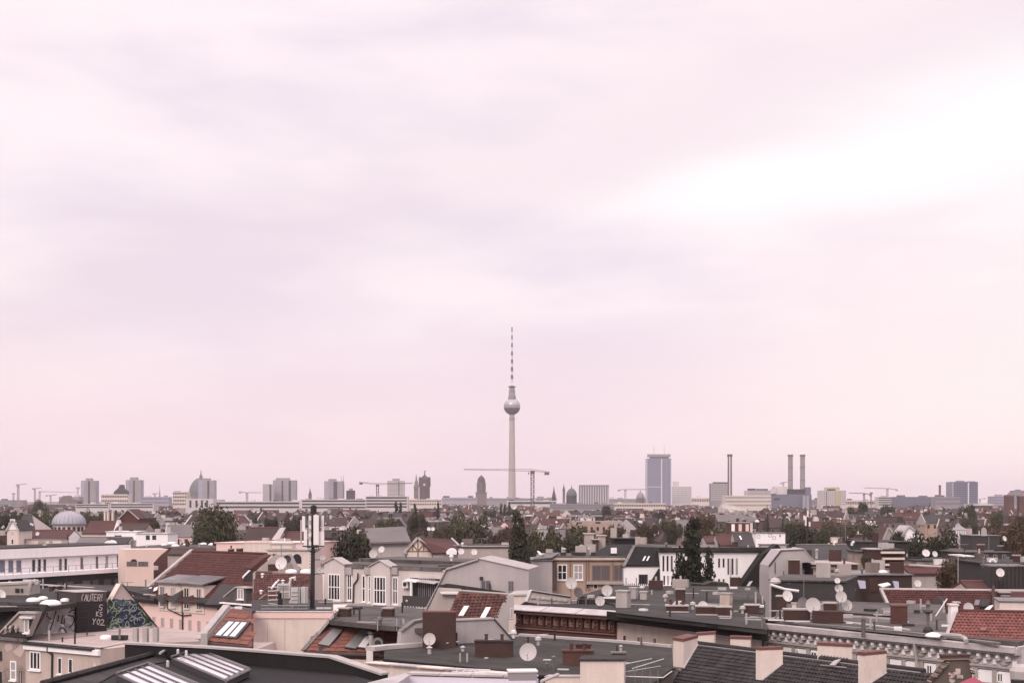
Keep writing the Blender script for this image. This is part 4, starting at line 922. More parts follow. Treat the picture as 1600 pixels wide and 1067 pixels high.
for z0, z1, d in ((-1.22, -1.12, .22), (-1.34, -1.23, .12), (-2.36, -2.22, .2), (-2.46, -2.37, .1)): part(T, 'moulding', MB().frame_box(PP, s0, s1, z0, z1, 0, d), 'concrete')
for i in range(0, n + 1, 2):
    c = s0 + (s1 - s0) * i / n; part(T, 'pilaster', MB().frame_box(PP, c - .16, c + .16, -2.2, -1.36, 0, .10), 'plaster_stone')
for i in range(0, n, 2):
    c = s0 + (s1 - s0) * (i + 1) / n; 
    part(T, 'wall_panel', MB().frame_box(PP, c - .42, c + .42, -2.1, -1.42, 0, .04), 'plaster_white')
for x in (1216.5, 1244.5, 1273, 1413, 1453.5, 1527, 1564): window(T, PP, x - 4.8, x + 4.8, HZ + (PP.hit(x, 900)[1] and (7.9 + 1.48) * F / PP.hit(x, 900)[1]), HZ + (7.9 + 2.02) * F / PP.hit(x, 900)[1], 2, 0, fm='frame_white', sill=False, off=.05, b=.07)
part(T, 'drainpipe', MB().path([PP.at(PP.s_at(1437), -.3, .5), PP.at(PP.s_at(1437), -1.3, .3), PP.at(PP.s_at(1437), -6, .3)], .09), 'concrete')
p = PP.at(PP.s_at(1441), -2.6, .3); part(T, 'rain_hopper', MB().lathe(p, [(.28, -.5), (.3, -.2), (.5, .15), (.5, .3)], 8), 'zinc_light')
# side wall turning away at the east end
e = PP.hit(1591, 1011); part(T, 'side_wall', MB().prism([e, e + A(2.2, 2.0, 0), A(e[0] + 2.2, e[1] + 2.0, 0), A(e[0], e[1], 0)], -PP.n * .2 + A(0, .5, 0)), 'plaster_grey')
DP = 7.75
rp = [(1196, 967.5), (1592, 1002.5), (1600, 1000), (1482, 992), (1478, 953), (1470, 944), (1290, 938), (1215, 944), (1212, 962)]
part(T, 'roof', MB().prism([PD(*q, DP) for q in rp], A(0, 0, -.3)), 'bitumen_grey')
part(T, 'roof_sheet', MB().prism([PD(*q, DP - .02) for q in ((1290, 966), (1470, 976), (1480, 990), (1470, 997), (1300, 980))], -UP * .01), 'bitumen_grey')
for pts, mm, w in ([[(1215, 966), (1310, 971), (1420, 985)], 'zinc_light', .3], [[(1312, 958), (1400, 964)], 'bitumen_dark', .35], [[(1318, 963), (1396, 968)], 'concrete', .2], [[(1222, 972), (1420, 989), (1560, 1006)], 'zinc', .35]): edge(T, pts, DP, .10, w, mm, 'roof_ridge')
chimney(T, 1214, 1232, 932, 953, DP, rot=-.3, depth=.7); chimney(T, 1226, 1268, 953, 970, DP, rot=-.12, depth=.8); chimney(T, 1272, 1320, 957, 974, DP, rot=-.12, depth=.8, capout=.02, cap='brick')
chimney(T, 1288, 1314, 943, 960, DP, rot=-.2, depth=.6); chimney(T, 1395, 1420, 947, 975, DP, rot=-.1, depth=.8, m='brick_red', cap='cap_red')
chimney(T, 1281, 1288, 945, 958, DP, rot=-.2, depth=.4, m='concrete'); chimney(T, 1239, 1244, 943, 954, DP, rot=-.2, depth=.3, m='plaster_cream')
pipe(T, 1349, 967, 987, 6.5, DP); pipe(T, 1450, 958, 988, 4.5, DP, m='zinc', hood=False)
p = PD(1450, 988, DP); k = p[1] / F
part(T, 'vent_hood', MB().lathe(p + UP * (30 * k), [(.18, 0), (.32, .12), (.32, .25), (.12, .35), (.12, .5), (.2, .55), (.05, .8)], 10), 'zinc')
part(T, 'vent_foot', MB().lathe(p, [(.32, -.05), (.3, .2), (.18, .35)], 10), 'metal_dark')
dome_light(T, 1462, 994, 30, DP, h=.28)
part(T, 'roof_pipe', MB().path([PD(1458, 990, DP - .15), PD(1500, 993, DP - .15), PD(1508, 997, DP - .1), PD(1510, 1001, DP)], .13, 8), 'zinc_light')
for (x0, x1, y) in ((1227, 1266, 971), (1225, 1232, 965), (1322, 1333, 974), (1396, 1420, 972), (1200, 1226, 969)):
    a, b = PD(x0, y, DP), PD(x1, y + .4, DP); part(T, 'flashing', MB().prism([a, b, b + A(.03, .15, 0), a + A(.03, .15, 0)], UP * .08), 'sheet_white')
a, b = U(1462, 962, 90), U(1480, 935, 90); part(T, 'leaning_ladder', MB().tube(a, b, .04), 'metal_light'); 
for i, (x, y, d, l, yb, az, mm) in enumerate((
        (1270.5, 945, 23, 'biggest pale dish on a thick post over the ornate cornice', 973, -5, 'dish_grey'), (1254, 940.5, 16, 'dark dish half hidden behind the biggest pale dish', 958, -25, 'dish_dark'),
        (1231, 930.5, 17, 'pale dish mounted against a brick stack at the edge of the ornate roof', 952, 20, 'dish_white'), (1308.5, 906.5, 9, 'topmost and smallest dish of the stacked pole', 960, 0, 'dish_white'),
        (1311, 919, 13, 'second dish from the top of the stacked pole', 960, 0, 'dish_grey'), (1314.5, 932, 17.5, 'third and widest dish of the stacked pole', 960, 0, 'dish_grey'),
        (1323.5, 945, 17, 'lowest dish beside the stacked pole', 960, 10, 'dish_grey'))):
    Yd = PD(x, 966 if i else 972, DP)[1] + (.9 if i in (1,) else 0) + (.5 if i == 6 else 0) - (.25 if i == 5 else 0)
    dish(x, y, d, Yd, l, ybase=yb, az=az, m=mm, group='dishes above the ornate cornice')
aerial(1256, 890, 955, 104, 'thin dark aerial pole rising behind the dark dish', bars=0, r=.03)
# pink market parasol and ruined gable at the bottom edge
T = thing('ruined_gable', 'weathered brown gable end with crumbling brick edge at the bottom edge', 'gable', U(1490, 1066, 62) * A(1, 1, 0))
PRu = VY((1455, 1050), (1520, 1050), 62)
wall(T, PRu, [(1440, 1110), (1452, 1064), (1470, 1041), (1482, 1030), (1514, 1029), (1516, 1045), (1521, 1060), (1521, 1110)], .35, 'wall_umber')
a, b = PRu.hit(1521, 1100), PRu.hit(1440, 1100); part(T, 'wall', MB().prism([a, b, A(b[0], b[1], 0), A(a[0], a[1], 0)], A(.2, 5, 0)), 'plaster_brown')
rnd = random.Random(3)
for (x0, y0), (x1, y1), n in (((1447, 1067), (1480, 1032), 18), ((1515, 1031), (1521, 1060), 7)):
    for i in range(n):
        t = (i + rnd.uniform(.2, .8)) / n; p = PRu.hit(x0 + (x1 - x0) * t, y0 + (y1 - y0) * t)
        part(T, 'brick', MB().box(p + A(0, -.06, -.05), rnd.uniform(.05, .12), .4, rnd.uniform(.03, .07), rnd.uniform(-.2, .2)), rnd.choice(('wall_sooty', 'brick', 'wall_sooty', 'plaster_brown', 'brick_red')))
p0, p1 = PRu.hit(1473, 1028), PRu.hit(1515, 1027)
for k, (dz, mm) in enumerate(((0, 'brick_red'), (-.075, 'wall_sooty'), (.075, 'brick'))): part(T, 'brick_course', MB().prism([p0 + UP * dz + A(-.02 * k, -.1, 0), p1 + UP * dz + A(.03 * k, -.1, 0), p1 + UP * (dz + .07) + A(.03 * k, -.1, 0), p0 + UP * (dz + .07) + A(-.02 * k, -.1, 0)], A(0, .55, 0)), mm)
rnd2 = random.Random(8)
for i in range(14):
    x, y = 1492 + rnd2.uniform(-10, 12), 1058 + rnd2.uniform(-8, 9); q = PRu.hit(x, y); r = rnd2.uniform(.04, .11)
    part(T, 'plaster_patch', MB().box(q + A(0, -.02, 0), r * 2, .05, r * rnd2.uniform(1, 2.4), rnd2.uniform(-.1, .1)), rnd2.choice(('plaster_patch', 'plaster_brown', 'plaster_stone')))
T = thing('market_parasol', 'dusty pink canvas parasol peeking up at the bottom edge', 'parasol', A(*(U(1518, 1067, 60)[:2]), 22))
p = U(1520, 1057, 60)
part(T, 'canopy', MB().lathe(p, [(.001, 0), (.25, -.12), (.6, -.3), (.85, -.42), (.85, -.55)], 8), 'cloth_pink'); part(T, 'pole', MB().tube(p + UP * .05, A(p[0], p[1], 22), .03), 'metal_light')
T = thing('planter', 'dark striped roof box behind the pink parasol', 'planter', U(1589, 1062, 66)); part(T, 'box', MB().box(U(1597, 1078, 67), .9, .5, .5), 'metal_dark')
part(T, 'grille', MB().lathe(U(1597, 1047, 67.6), [(.55, -.6), (.6, 0), (.45, .2), (.2, .3)], 10), 'concrete')

# ------------------------------------------------------------------ Q: red roof at the right edge, R: long red roof behind
PQ = SP((1480, 1000), (1612, 1004), 8.05, 34)
T = thing('red_roof_house', 'bright red tiled roof with a white chimney at the right-hand edge', 'house', base_of(PQ, 1540, 1000))
qp = [(1482, 999), (1625, 1003), (1625, 957), (1497, 955)]
slab(T, 'roof', PQ, qp, .25, 'cap_red'); tiles(T, PQ, qp, .22, .27, 'tile_red')
part(T, 'ridge', MB().tube(PQ.hit(1497, 954.5), PQ.hit(1625, 957), .14, .14, 8), 'tile_maroon')
slab(T, 'verge', PQ, [(1475, 997), (1480, 998), (1496, 956), (1490, 957)], .3, 'concrete', off=.08)
part(T, 'eave_tiles', MB().tube(PQ.hit(1505, 1000) + PQ.n * .1, PQ.hit(1620, 1005) + PQ.n * .1, .16, .16, 8), 'tile_red')
slab(T, 'roof_vent', PQ, [(1532, 984), (1541, 984), (1541, 988), (1532, 988)], .3, 'relief_light', off=.2)
for x in (1513, 1531, 1543, 1557, 1586): part(T, 'snow_hook', MB().box(PQ.hit(x, 997) + PQ.n * .05, .1, .1, .16), 'relief_light')
chimney(T, 1486, 1499, 946, 958, None, PQ.hit(1490, 957)[1] + .3, .8, -.1, 'plaster_white', cap='plaster_cream'); chimney(T, 1492, 1500, 942, 948, None, PQ.hit(1490, 957)[1] + 1.0, .4, -.1, 'brick')
q0, q1 = PQ.hit(1482, 999), PQ.hit(1625, 1003)
part(T, 'wall', MB().prism([q0 - UP * .25, q1 - UP * .25, A(q1[0], q1[1], 0), A(q0[0], q0[1], 0)], A(3, 8, 0)), 'plaster_beige')
p0, p1 = U(1562, 940, 101), U(1625, 941, 101); 
T3 = thing('cream_roof_box', 'flat cream roof box behind the bright red tiled roof', 'building', p0 * A(1, 1, 0)); part(T3, 'wall', MB().prism([p0, p1, A(p1[0], p1[1], 0), A(p0[0], p0[1], 0)], A(1, 4, 0)), 'plaster_cream')
part(T3, 'roof', MB().prism([p0 + A(-.1, -.1, .003), p1 + A(0, -.1, .003), p1 + A(1, 4, .003), p0 + A(.9, 4, .003)], UP * .08), 'zinc')
part(T3, 'slope_sheet', MB().prism([U(1533, 957, 92), U(1543, 957, 92), U(1552, 946, 93.5), U(1546, 947, 93.5)], UP * .06), 'sheet_white')
part(T3, 'low_wall', MB().prism([U(1543, 957, 93), U(1620, 958, 93), U(1620, 948, 96), U(1556, 951, 96)], -UP * .3), 'plaster_stone')
dish(1513.5, 949, 16, 95, 'pale dish behind the ridge of the bright red tiled roof', ybase=960)
PRr = SP((1392, 953), (1549, 954), 9.3, 36)
T = thing('red_roof_house', 'long dull red tiled roof with dark roof hatches behind the ornate cornice', 'house', base_of(PRr, 1470, 950))
qp = [(1393, 954), (1549, 955), (1549, 922), (1376, 921)]
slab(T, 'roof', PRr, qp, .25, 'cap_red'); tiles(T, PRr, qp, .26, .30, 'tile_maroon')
part(T, 'ridge', MB().tube(PRr.hit(1374, 920.5), PRr.hit(1600, 923), .15, .15, 8), 'concrete')
for q in ([(1460, 938), (1478, 939), (1474, 952), (1456, 951)], [(1532, 940), (1546, 940), (1544, 953), (1530, 953)]): slab(T, 'dormer_hatch', PRr, q, .5, 'bitumen_dark', off=.45)
skylight(T, PRr, [(1523, 938), (1532, 938), (1530, 947), (1521, 947)], 1, fm='frame_dark', gm='glass_grey')
slab(T, 'verge_board', PRr, [(1390, 955), (1395, 955), (1378, 919), (1374, 919)], .3, 'plaster_grey', off=.1)
slab(T, 'roof', PRr, [(1552, 950), (1625, 951), (1625, 924), (1552, 923)], .25, 'course_red'); part(T, 'firewall', MB().prism([PRr.hit(1549, 957), PRr.hit(1553, 957), PRr.hit(1553, 921), PRr.hit(1549, 921)], PRr.n * .5), 'brick')
chimney(T, 1562, 1580, 926, 938, None, PRr.hit(1570, 936)[1], .8, -.1)
q0, q1 = PRr.hit(1393, 954), PRr.hit(1620, 955); part(T, 'wall', MB().prism([q0 - UP * .25, q1 - UP * .25, A(q1[0], q1[1], 0), A(q0[0], q0[1], 0)], A(3, 9, 0)), 'plaster_beige')
# ------------------------------------------------------------------ C/D: graffiti house with gravel terrace, bottom left
PC = VP((40, 1004), (156, 1014), 9.65)
PW1 = VP((65, 991), (245, 979), 9.6)
T = thing('graffiti_house', 'beige corner house with graffiti covered roof walls over a gravel terrace', 'house', base_of(PC, 100, 1004))
dk = [(40, 1000), (64, 990), (245, 978), (335, 990), (335, 1000), (250, 1004), (196, 1005), (156, 1013), (44, 1003)]
part(T, 'terrace', MB().prism([PD(*q, 9.62) for q in dk], A(0, 0, -.25)), 'gravel')
body(T, PC, 40, 1004, 156, 1014, 3.0, 'plaster_beige')
part(T, 'wall', MB().prism([PD(*q, 9.9) * A(1, 1, 0) + UP * (H - 9.9) for q in dk], UP * -(H - 9.9)), 'plaster_pink')
strip(T, 'cornice', PC, 40, 1005.5, 157, 1015.5, .34, .22, 'plaster_white'); strip(T, 'gutter', PC, 40, 1002.5, 148, 1012.5, .14, .34, 'metal_dark')
part(T, 'roof_edge', MB().prism([PC.hit(40, 1001.5), PC.hit(157, 1012), PC.hit(157, 1012) - PC.n * .5, PC.hit(40, 1001.5) - PC.n * .5], UP * .05), 'concrete')
window(T, PC, 47, 64, 1017, 1046, 3, 0, b=.1); window(T, PC, 91, 97, 1027, 1052, 1, 0); window(T, PC, 107.5, 114, 1028.5, 1051, 1, 0)
part(T, 'drainpipe', MB().path([PC.at(PC.s_at(78), -.1, .2), PC.at(PC.s_at(78), -.42, .2), PC.at(PC.s_at(83), -.6, .08), PC.at(PC.s_at(82), -4, .08)], .07), 'metal_dark')
PCe = VP((156, 1013), (196, 1004), 9.65)
wall(T, PCe, [(156, 1014), (196, 1004), (196, 1030), (152, 1060)], .3, 'plaster_pink', name='end_wall'); strip(T, 'coping', PCe, 155, 1011, 197, 1002.5, .12, .16, 'concrete', back=.35)
part(T, 'end_corner', MB().prism([PCe.hit(152, 1015) , PCe.hit(157, 1014), PCe.hit(157, 1023), PCe.hit(152, 1024)], PCe.n * .1), 'plaster_white')
wall(T, PW1, [(47, 993), (71, 950), (76, 946), (120, 941), (120, 990), (66, 991)], 5, 'concrete', name='roof_wall')
wall(T, PW1, [(43, 996), (70, 948), (77, 944.5), (80, 947), (73, 953), (50, 995)], .4, 'plaster_stone', name='verge_coping', off=.14)
part(T, 'wall_base', MB().prism([PW1.hit(66, 988.5) + PW1.n * .1, PW1.hit(120, 987) + PW1.n * .1, PW1.hit(120, 989.6) + PW1.n * .1, PW1.hit(66, 991) + PW1.n * .1], -PW1.n * .1), 'sheet_white')
w1 = part(T, 'graffiti_panel', MB().prism([PW1.hit(72, 986) + PW1.n * .01, PW1.hit(119, 985) + PW1.n * .01, PW1.hit(119, 946) + PW1.n * .01, PW1.hit(82, 949) + PW1.n * .01], -PW1.n * .02), 'plaster_grey')
ls = [[(77, 956), (74, 960), (80, 964), (86, 952), (90, 960), (84, 975), (80, 986)], [(87, 952), (92, 953), (90, 968), (86, 984)], [(93, 958), (92, 968), (96, 972), (100, 962)], [(103, 947), (99, 960), (97, 972), (102, 979), (98, 985)], [(98, 970), (104, 972), (107, 978), (103, 984)], [(116, 950), (110, 951), (106, 957), (112, 962), (117, 967), (114, 975), (106, 978)]]
ls += [[(83, 955), (80, 972), (77, 987)], [(92, 953), (89, 972), (85, 987)], [(101, 947), (98, 965), (104, 976), (107, 986)], [(117, 951), (109, 953), (107, 960), (115, 964), (117, 972), (111, 982), (105, 984)]]
for ln in ls: strokes(T, PW1, 'graffiti', [ln], .36, 'spray_silver', off=.03, label='silver graffiti tag')
lb = [[(74, 957), (72, 961), (79, 967)], [(87, 955), (83, 970), (75, 990)], [(91, 961), (90, 970)], [(98, 961), (96, 969), (95, 973), (100, 974), (101, 966)], [(99, 981), (103, 987), (107, 990)], [(93, 984), (95, 980), (99, 981)], [(119, 952), (112, 953), (108, 957)], [(106, 961), (114, 962), (116, 969), (112, 976), (107, 980)], [(109, 947), (112, 950)], [(84, 950), (88, 948), (92, 951)]]
for ln in lb: strokes(T, PW1, 'graffiti', [ln], .09, 'spray_black', off=.045, label='black outline of the tag')
PBX = Plane(PW1.o + PW1.n * .35, PW1.u, PW1.v)
wall(T, PBX, [(119.5, 940.5), (166.5, 939), (166.5, 987), (119.5, 990.5)], 3, 'box_black', name='stair_head')
wall(T, PBX, [(119.5, 926), (166.5, 924.5), (166.5, 938.8), (119.5, 940.3)], 3, 'box_brown', name='stair_head_top', off=.01)
p = [PBX.hit(119, 925.5), PBX.hit(167, 924)]; part(T, 'stair_head_roof', MB().prism([p[0], p[1], p[1] - PBX.n * 3, p[0] - PBX.n * 3], UP * .05), 'concrete')
for txt, x, y, w, h, gp in (('(AUTER!', 126, 927.5, 3.9, 10, 1.2), ('S', 154, 944, 6, 9, 1), ('KS', 150, 955, 3.5, 7, 1.5), ('YO2', 144, 966, 5, 9, 1.2)):
    for i, ch in enumerate(txt): strokes(T, PBX, 'graffiti_letter', letters(ch, x + i * (w + gp) + (i % 2) * .4, y + (i * 7 % 3) * .5, w * (.9 + (i % 3) * .08), h, gp, .10), .055, 'spray_white', off=.03)
for ln in ([[(122, 955), (137, 953)], [(123, 965), (137, 963)], [(138, 958), (138, 980)]],): strokes(T, PBX, 'graffiti', ln, .03, 'box_brown', off=.02)
PT = Plane(PW1.o + PW1.n * .05, PW1.u, PW1.v)
tri = [(166.5, 987), (168, 941), (174, 935), (187, 912), (190, 911.5), (193, 914), (245, 979)]
wall(T, PT, tri, .6, 'plaster_stone', name='gable_wall')
strip(T, 'gable_coping', PT, 173, 936, 187, 911.5, .1, .12, 'plaster_cream', back=.5); strip(T, 'gable_coping', PT, 191, 911.5, 246, 979, .1, .1, 'metal_dark', back=.5)
strip(T, 'gable_foot', PT, 166, 984.5, 232, 979.5, .16, .25, 'sheet_white')
rnd = random.Random(11); groups = {'spray_green': [], 'spray_blue': [], 'spray_teal': [], 'spray_mint': [], 'spray_black': []}
def in_tri(x, y): return y > 938 and x > 169 and y < 981 - (x - 168) * .08 and x < 191 + (y - 911) * (54 / 67.) - 3
for i in range(150):
    x, y = rnd.uniform(168, 236), rnd.uniform(938, 980)
    if not in_tri(x, y): continue
    mm = rnd.choices(('spray_green', 'spray_blue', 'spray_teal', 'spray_black'), (5 if x < 192 else 1.5, 4 if 185 < x < 225 else 1, 3, 2))[0]
    ln = [q for q in arc(x, y, rnd.uniform(2, 6), rnd.uniform(2, 6), rnd.uniform(0, 360), rnd.uniform(120, 500), 7) if in_tri(*q)]
    if len(ln) > 1: groups[mm].append(ln)
for i in range(46):
    x, y = rnd.uniform(170, 236), rnd.uniform(939, 979); a = rnd.uniform(0, 360)
    ln = [q for q in arc(x, y, rnd.uniform(2.5, 6), rnd.uniform(2.5, 6), a, a + rnd.uniform(120, 270), 8) if in_tri(*q)]
    if len(ln) > 1: groups['spray_mint'].append(ln)
for k, (mm, w) in enumerate((('spray_black', .26), ('spray_teal', .30), ('spray_green', .30), ('spray_blue', .28), ('spray_mint', .055))):
    strokes(T, PT, 'graffiti', groups[mm], w, mm, off=.012 + .008 * k, kind='stuff', label='%s swirls of a graffiti mural' % {'spray_black': 'black', 'spray_teal': 'teal', 'spray_green': 'green', 'spray_blue': 'blue', 'spray_mint': 'pale'}[mm])
spk = [[(181 + i * 5, 945), (183 + i * 5, 937 + (i % 2) * 3), (186 + i * 5, 946)] for i in range(4)]
for sp in spk: strokes(T, PT, 'graffiti', [sp], .08, 'spray_teal', off=.06)
# upper flat roof with domes, and the dark wall behind
rp = [(72, 949), (120, 941), (122, 926), (200, 922), (235, 930), (232, 916), (120, 912), (40, 921), (-30, 930), (-30, 950), (20, 948)]
part(T, 'roof', MB().prism([PD(q[0], q[1], 7.35) for q in rp], A(0, 0, -.3)), 'bitumen_dark')
PBk = VY((45, 918), (232, 918), 122)
wall(T, PBk, [(46, 934), (50, 912), (96, 916), (132, 917), (178, 921), (178, 934)], .5, 'bitumen_dark', name='back_parapet'); strip(T, 'coping', PBk, 48, 911.5, 132, 916.5, .08, .1, 'concrete', back=.5); strip(T, 'coping', PBk, 132, 916.5, 180, 920, .08, .1, 'concrete', back=.5)
for x, y, w in ((52, 938, 20), (67, 935, 14), (79, 943, 30), (102, 938, 14)): dome_light(T, x, y, w, 7.3, h=.36)
dome_light(T, 165, 996, 17, 9.55, h=.3)
for x in (76, 84): chimney(T, x, x + 10, 916, 934, None, 117, .6, -.3)
m = PD(187, 996, 9.6); part(T, 'roof_box', MB().box(PD(187, 999, 9.6), 1.05, .5, .32, -.1), 'metal_dark'); part(T, 'roof_box_mast', MB().tube(PD(187, 998, 9.5), PD(187, 998, 9.5) + UP * .75, .08), 'metal_grey')
for x, yb in ((212, 1002.5), (227.5, 1003), (243.5, 1002)):
    Yp = 95.5; part(T, 'concrete_post', MB().box(U(x, yb, Yp), .33, .33, (yb - 980) * Yp / F, -.2), 'concrete')
pipe(T, 97.5, 995, 1002, 2.5, 9.6, m='metal_dark', hood=False); pipe(T, 136, 984, 992, 2, None, 101.5, m='metal_dark', hood=False)
# mansard with the slanted dormer and the peeling brown wall
T = thing('peeling_plaster_house', 'brown house with peeling plaster and a slanted dormer under a dark mansard', 'house', base_of(PC, 20, 1000))
PM1 = Plane(PC.o, PC.u, PC.v)
q0, q1 = PC.hit(-60, 992), PC.hit(41, 1001)
PMS = SPL(q0, q1, 52)
slab(T, 'roof', PMS, [(-60, 990), (42, 999), (70, 950), (74, 944), (-60, 936)], .3, 'bitumen_dark')
for y in (948, 955, 962): slab(T, 'roof_seam', PMS, [(-40, y - 1), (60, y - 4), (60, y - 3.6), (-40, y - .6)], .05, 'bitumen_grey', off=.06)
body(T, PC, -60, 993, 40, 1002, 6, 'plaster_brown'); strip(T, 'gutter', PC, -60, 988, 42, 997, .2, .35, 'zinc')
PDm = Plane(PC.o + PC.n * .05, PC.u, PC.v)
wall(T, PDm, [(0, 990), (33, 955), (57, 956), (41, 994)], .5, 'plaster_stone', name='dormer')
strip(T, 'dormer_coping', PDm, 0, 989, 33, 954.5, .14, .2, 'plaster_stone'); strip(T, 'dormer_lintel', PDm, 33, 954.5, 60, 955, .14, .2, 'concrete')
part(T, 'dormer_shade', MB().prism([PDm.hit(36, 962) + PDm.n * .02, PDm.hit(56, 963) + PDm.n * .02, PDm.hit(55, 966) + PDm.n * .02, PDm.hit(36, 965) + PDm.n * .02], PDm.n * .3), 'sheet_white')
window(T, PDm, 39, 46, 967, 988, 1, 0, off=.03); part(T, 'dormer_dark_sheet', MB().prism([PDm.hit(46, 967) + PDm.n * .0, PDm.hit(52, 967), PDm.hit(44, 988), PDm.hit(42, 988)], PDm.n * .03), 'metal_dark')  # dark sheet laid on the dormer face in place of a hollow
wall(T, PDm, [(2, 992), (20, 985), (40, 988), (41, 996), (2, 993)], .3, 'bitumen_dark', name='dormer_apron', off=.06)
for x in (13, 20, 25, 29): part(T, 'plant_pot', MB().lathe(PDm.at(PDm.s_at(x), PDm.uv(PDm.hit(x, 987))[1], .2), [(.06, 0), (.09, .16), (.14, .3), (.03, .5)], 7), 'plaster_stone' if x != 25 else 'foliage_dark')
window(T, PC, 16.5, 26, 1032, 1062, 1, 1, b=.1); window(T, PC, .5, 3.5, 1017, 1032, 1, 0, sill=False, fm='frame_dark'); window(T, PC, 0, 3, 1049, 1067, 1, 0, sill=False, fm='frame_dark'); window(T, PC, 30.5, 34, 1048, 1068, 1, 0, sill=False, fm='frame_dark')
part(T, 'plaster_patch', MB().prism([PC.hit(*q) for q in ((20, 1017), (28, 1011), (33, 1006), (38, 1010), (37, 1019), (32, 1026), (24, 1022))], PC.n * .012), 'plaster_patch')
part(T, 'plaster_patch', MB().prism([PC.hit(*q) for q in ((8, 1006), (17, 1004), (20, 1012), (12, 1018), (7, 1012))], PC.n * .011), 'plaster_patch')
# brick stack with dishes at the left edge
T = thing('brick_roof_block', 'low pale brick block with an open hatch at the left edge of the roofs', 'building', U(20, 940, 110) * A(1, 1, 0))
p0, p1 = U(-20, 915, 112), U(46, 912, 112); part(T, 'wall', MB().prism([p0, p1, A(p1[0], p1[1], 22), A(p0[0], p0[1], 22)], A(0, 2.5, 0)), 'plaster_stone')
part(T, 'cap', MB().prism([p0 + A(-.1, -.1, .003), p1 + A(.1, -.1, .003), p1 + A(.1, 2.5, .003), p0 + A(0, 2.5, .003)], UP * .14), 'concrete')
for x0, x1 in ((24, 30.5), (33, 36)): a, b = U(x0, 925.5, 111.97), U(x1, 919, 111.97); part(T, 'hatch', MB().prism([A(a[0], a[1], a[2]), A(b[0], a[1], a[2]), A(b[0], a[1], b[2]), A(a[0], a[1], b[2])], A(0, -.04, 0)), 'metal_dark')
part(T, 'arched_vent', MB().path([U(46, 922, 111), U(48, 912, 111), U(52, 907, 111), U(56, 909, 111), U(58, 913, 111)], .18, 8), 'zinc_light')
part(T, 'rail', MB().tube(U(-10, 911, 111), U(46, 908, 111), .05).tube(U(36, 906, 112), U(60, 906, 112), .05), 'metal_light')
for x, y in ((5, 911), (15, 907)): part(T, 'vent_post', MB().tube(U(x, 916, 112.5), U(x, y, 112.5), .1), 'concrete')
dish(0, 929, 17, 109, 'pale dish cut by the left-hand edge beside the low brick block', ybase=944, m='dish_white', az=25)

# ------------------------------------------------------------------ A: long white penthouse storey
PA = VP((0, 873), (198, 864), 9.6)
T = thing('white_penthouse_building', 'long white flat roofed storey with a railed terrace over a dark glazed floor', 'building', base_of(PA, 100, 890))
zf = lambda px, y: PA.uv(PA.hit(px, y))[1]
top = zf(0, 858); fl = zf(100, 890.5)
ext = -60
a0, a1 = PA.s_at(ext), PA.s_at(196.5)
part(T, 'wall', MB().frame_box(PA, a0, a1, fl, 0, -12, 0), 'plaster_white')
part(T, 'fascia', MB().frame_box(PA, a0 - .4, a1 + .4, .02, top, -12, .9), 'plaster_white')
part(T, 'roof', MB().frame_box(PA, a0 - .3, a1 + .3, top + .004, top + .22, -12, .6), 'bitumen_dark')
part(T, 'soffit', MB().frame_box(PA, a0 - .4, a1 + .4, -.16, .016, -1, .8), 'concrete')
for x0, x1, y0, y1, gm in ((-1, 7.5, 875, 894, 'glass_blue'), (13, 20.5, 875, 894, 'glass_blue'), (25.5, 33, 875, 893.5, 'glass_blue'), (50, 54.8, 874, 892.5, 'glass'), (59.2, 63.6, 873.5, 892.5, 'glass'), (67.8, 71.8, 873, 891.5, 'glass'), (92, 96.5, 872.5, 891, 'glass'), (100.5, 104.5, 872, 890.5, 'glass'), (125.5, 129.5, 870.5, 889, 'glass_grey'), (149.5, 153, 869, 888, 'glass_grey'), (165, 168.5, 868.5, 887, 'glass'), (182.5, 186.5, 867.5, 886.5, 'glass_grey')):
    window(T, PA, x0, x1, y0, y1, 1, 0, fm='frame_grey', gm=gm, sill=False)
fl2 = zf(100, 897)
e1 = PA.s_at(225)
part(T, 'terrace', MB().frame_box(PA, a0 - 1, e1 + .4, fl - .75, fl - .02, -12, 3.2), 'plaster_white')
part(T, 'rail', MB().frame_box(PA, a0, e1, fl + .92, fl + .98, 3.0, 3.06), 'metal_grey')
for i in range(24):
    s = a0 + (e1 - a0) * (i + .5) / 24; part(T, 'rail_post', MB().frame_box(PA, s - .03, s + .03, fl - .02, fl + .95, 3.0, 3.05), 'metal_grey')
part(T, 'dark_floor', MB().frame_box(PA, a0 - 1, PA.s_at(213), fl - 6.5, fl - .76, -12, 1.6), 'metal_dark')
for x0, x1 in ((78, 87), (90, 104), (118, 130), (134, 143), (152, 163), (168, 180), (184, 195), (199, 211)):
    s0, s1 = PA.s_at(x0), PA.s_at(x1); part(T, 'glazing_panel', MB().frame_box(PA, s0, s1, fl - 4.4, fl - 2.0, 1.6, 1.68), 'glass_grey')
s0, s1 = PA.s_at(214), PA.s_at(228); part(T, 'end_wall', MB().frame_box(PA, s0, s1, fl - 12, fl - .76, -8, 1.9), 'plaster_white')
part(T, 'wall', MB().frame_box(PA, a0 - 1, s1, -(H - 9.6), fl - 6.6, -11, 1.4), 'plaster_grey')
for x, y0, y1 in ((163, 876, 897),): part(T, 'lamp_post', MB().tube(PA.at(PA.s_at(x), fl - 1.4, 3.4), PA.at(PA.s_at(x), fl + 1.6, 3.4), .05), 'metal_light')
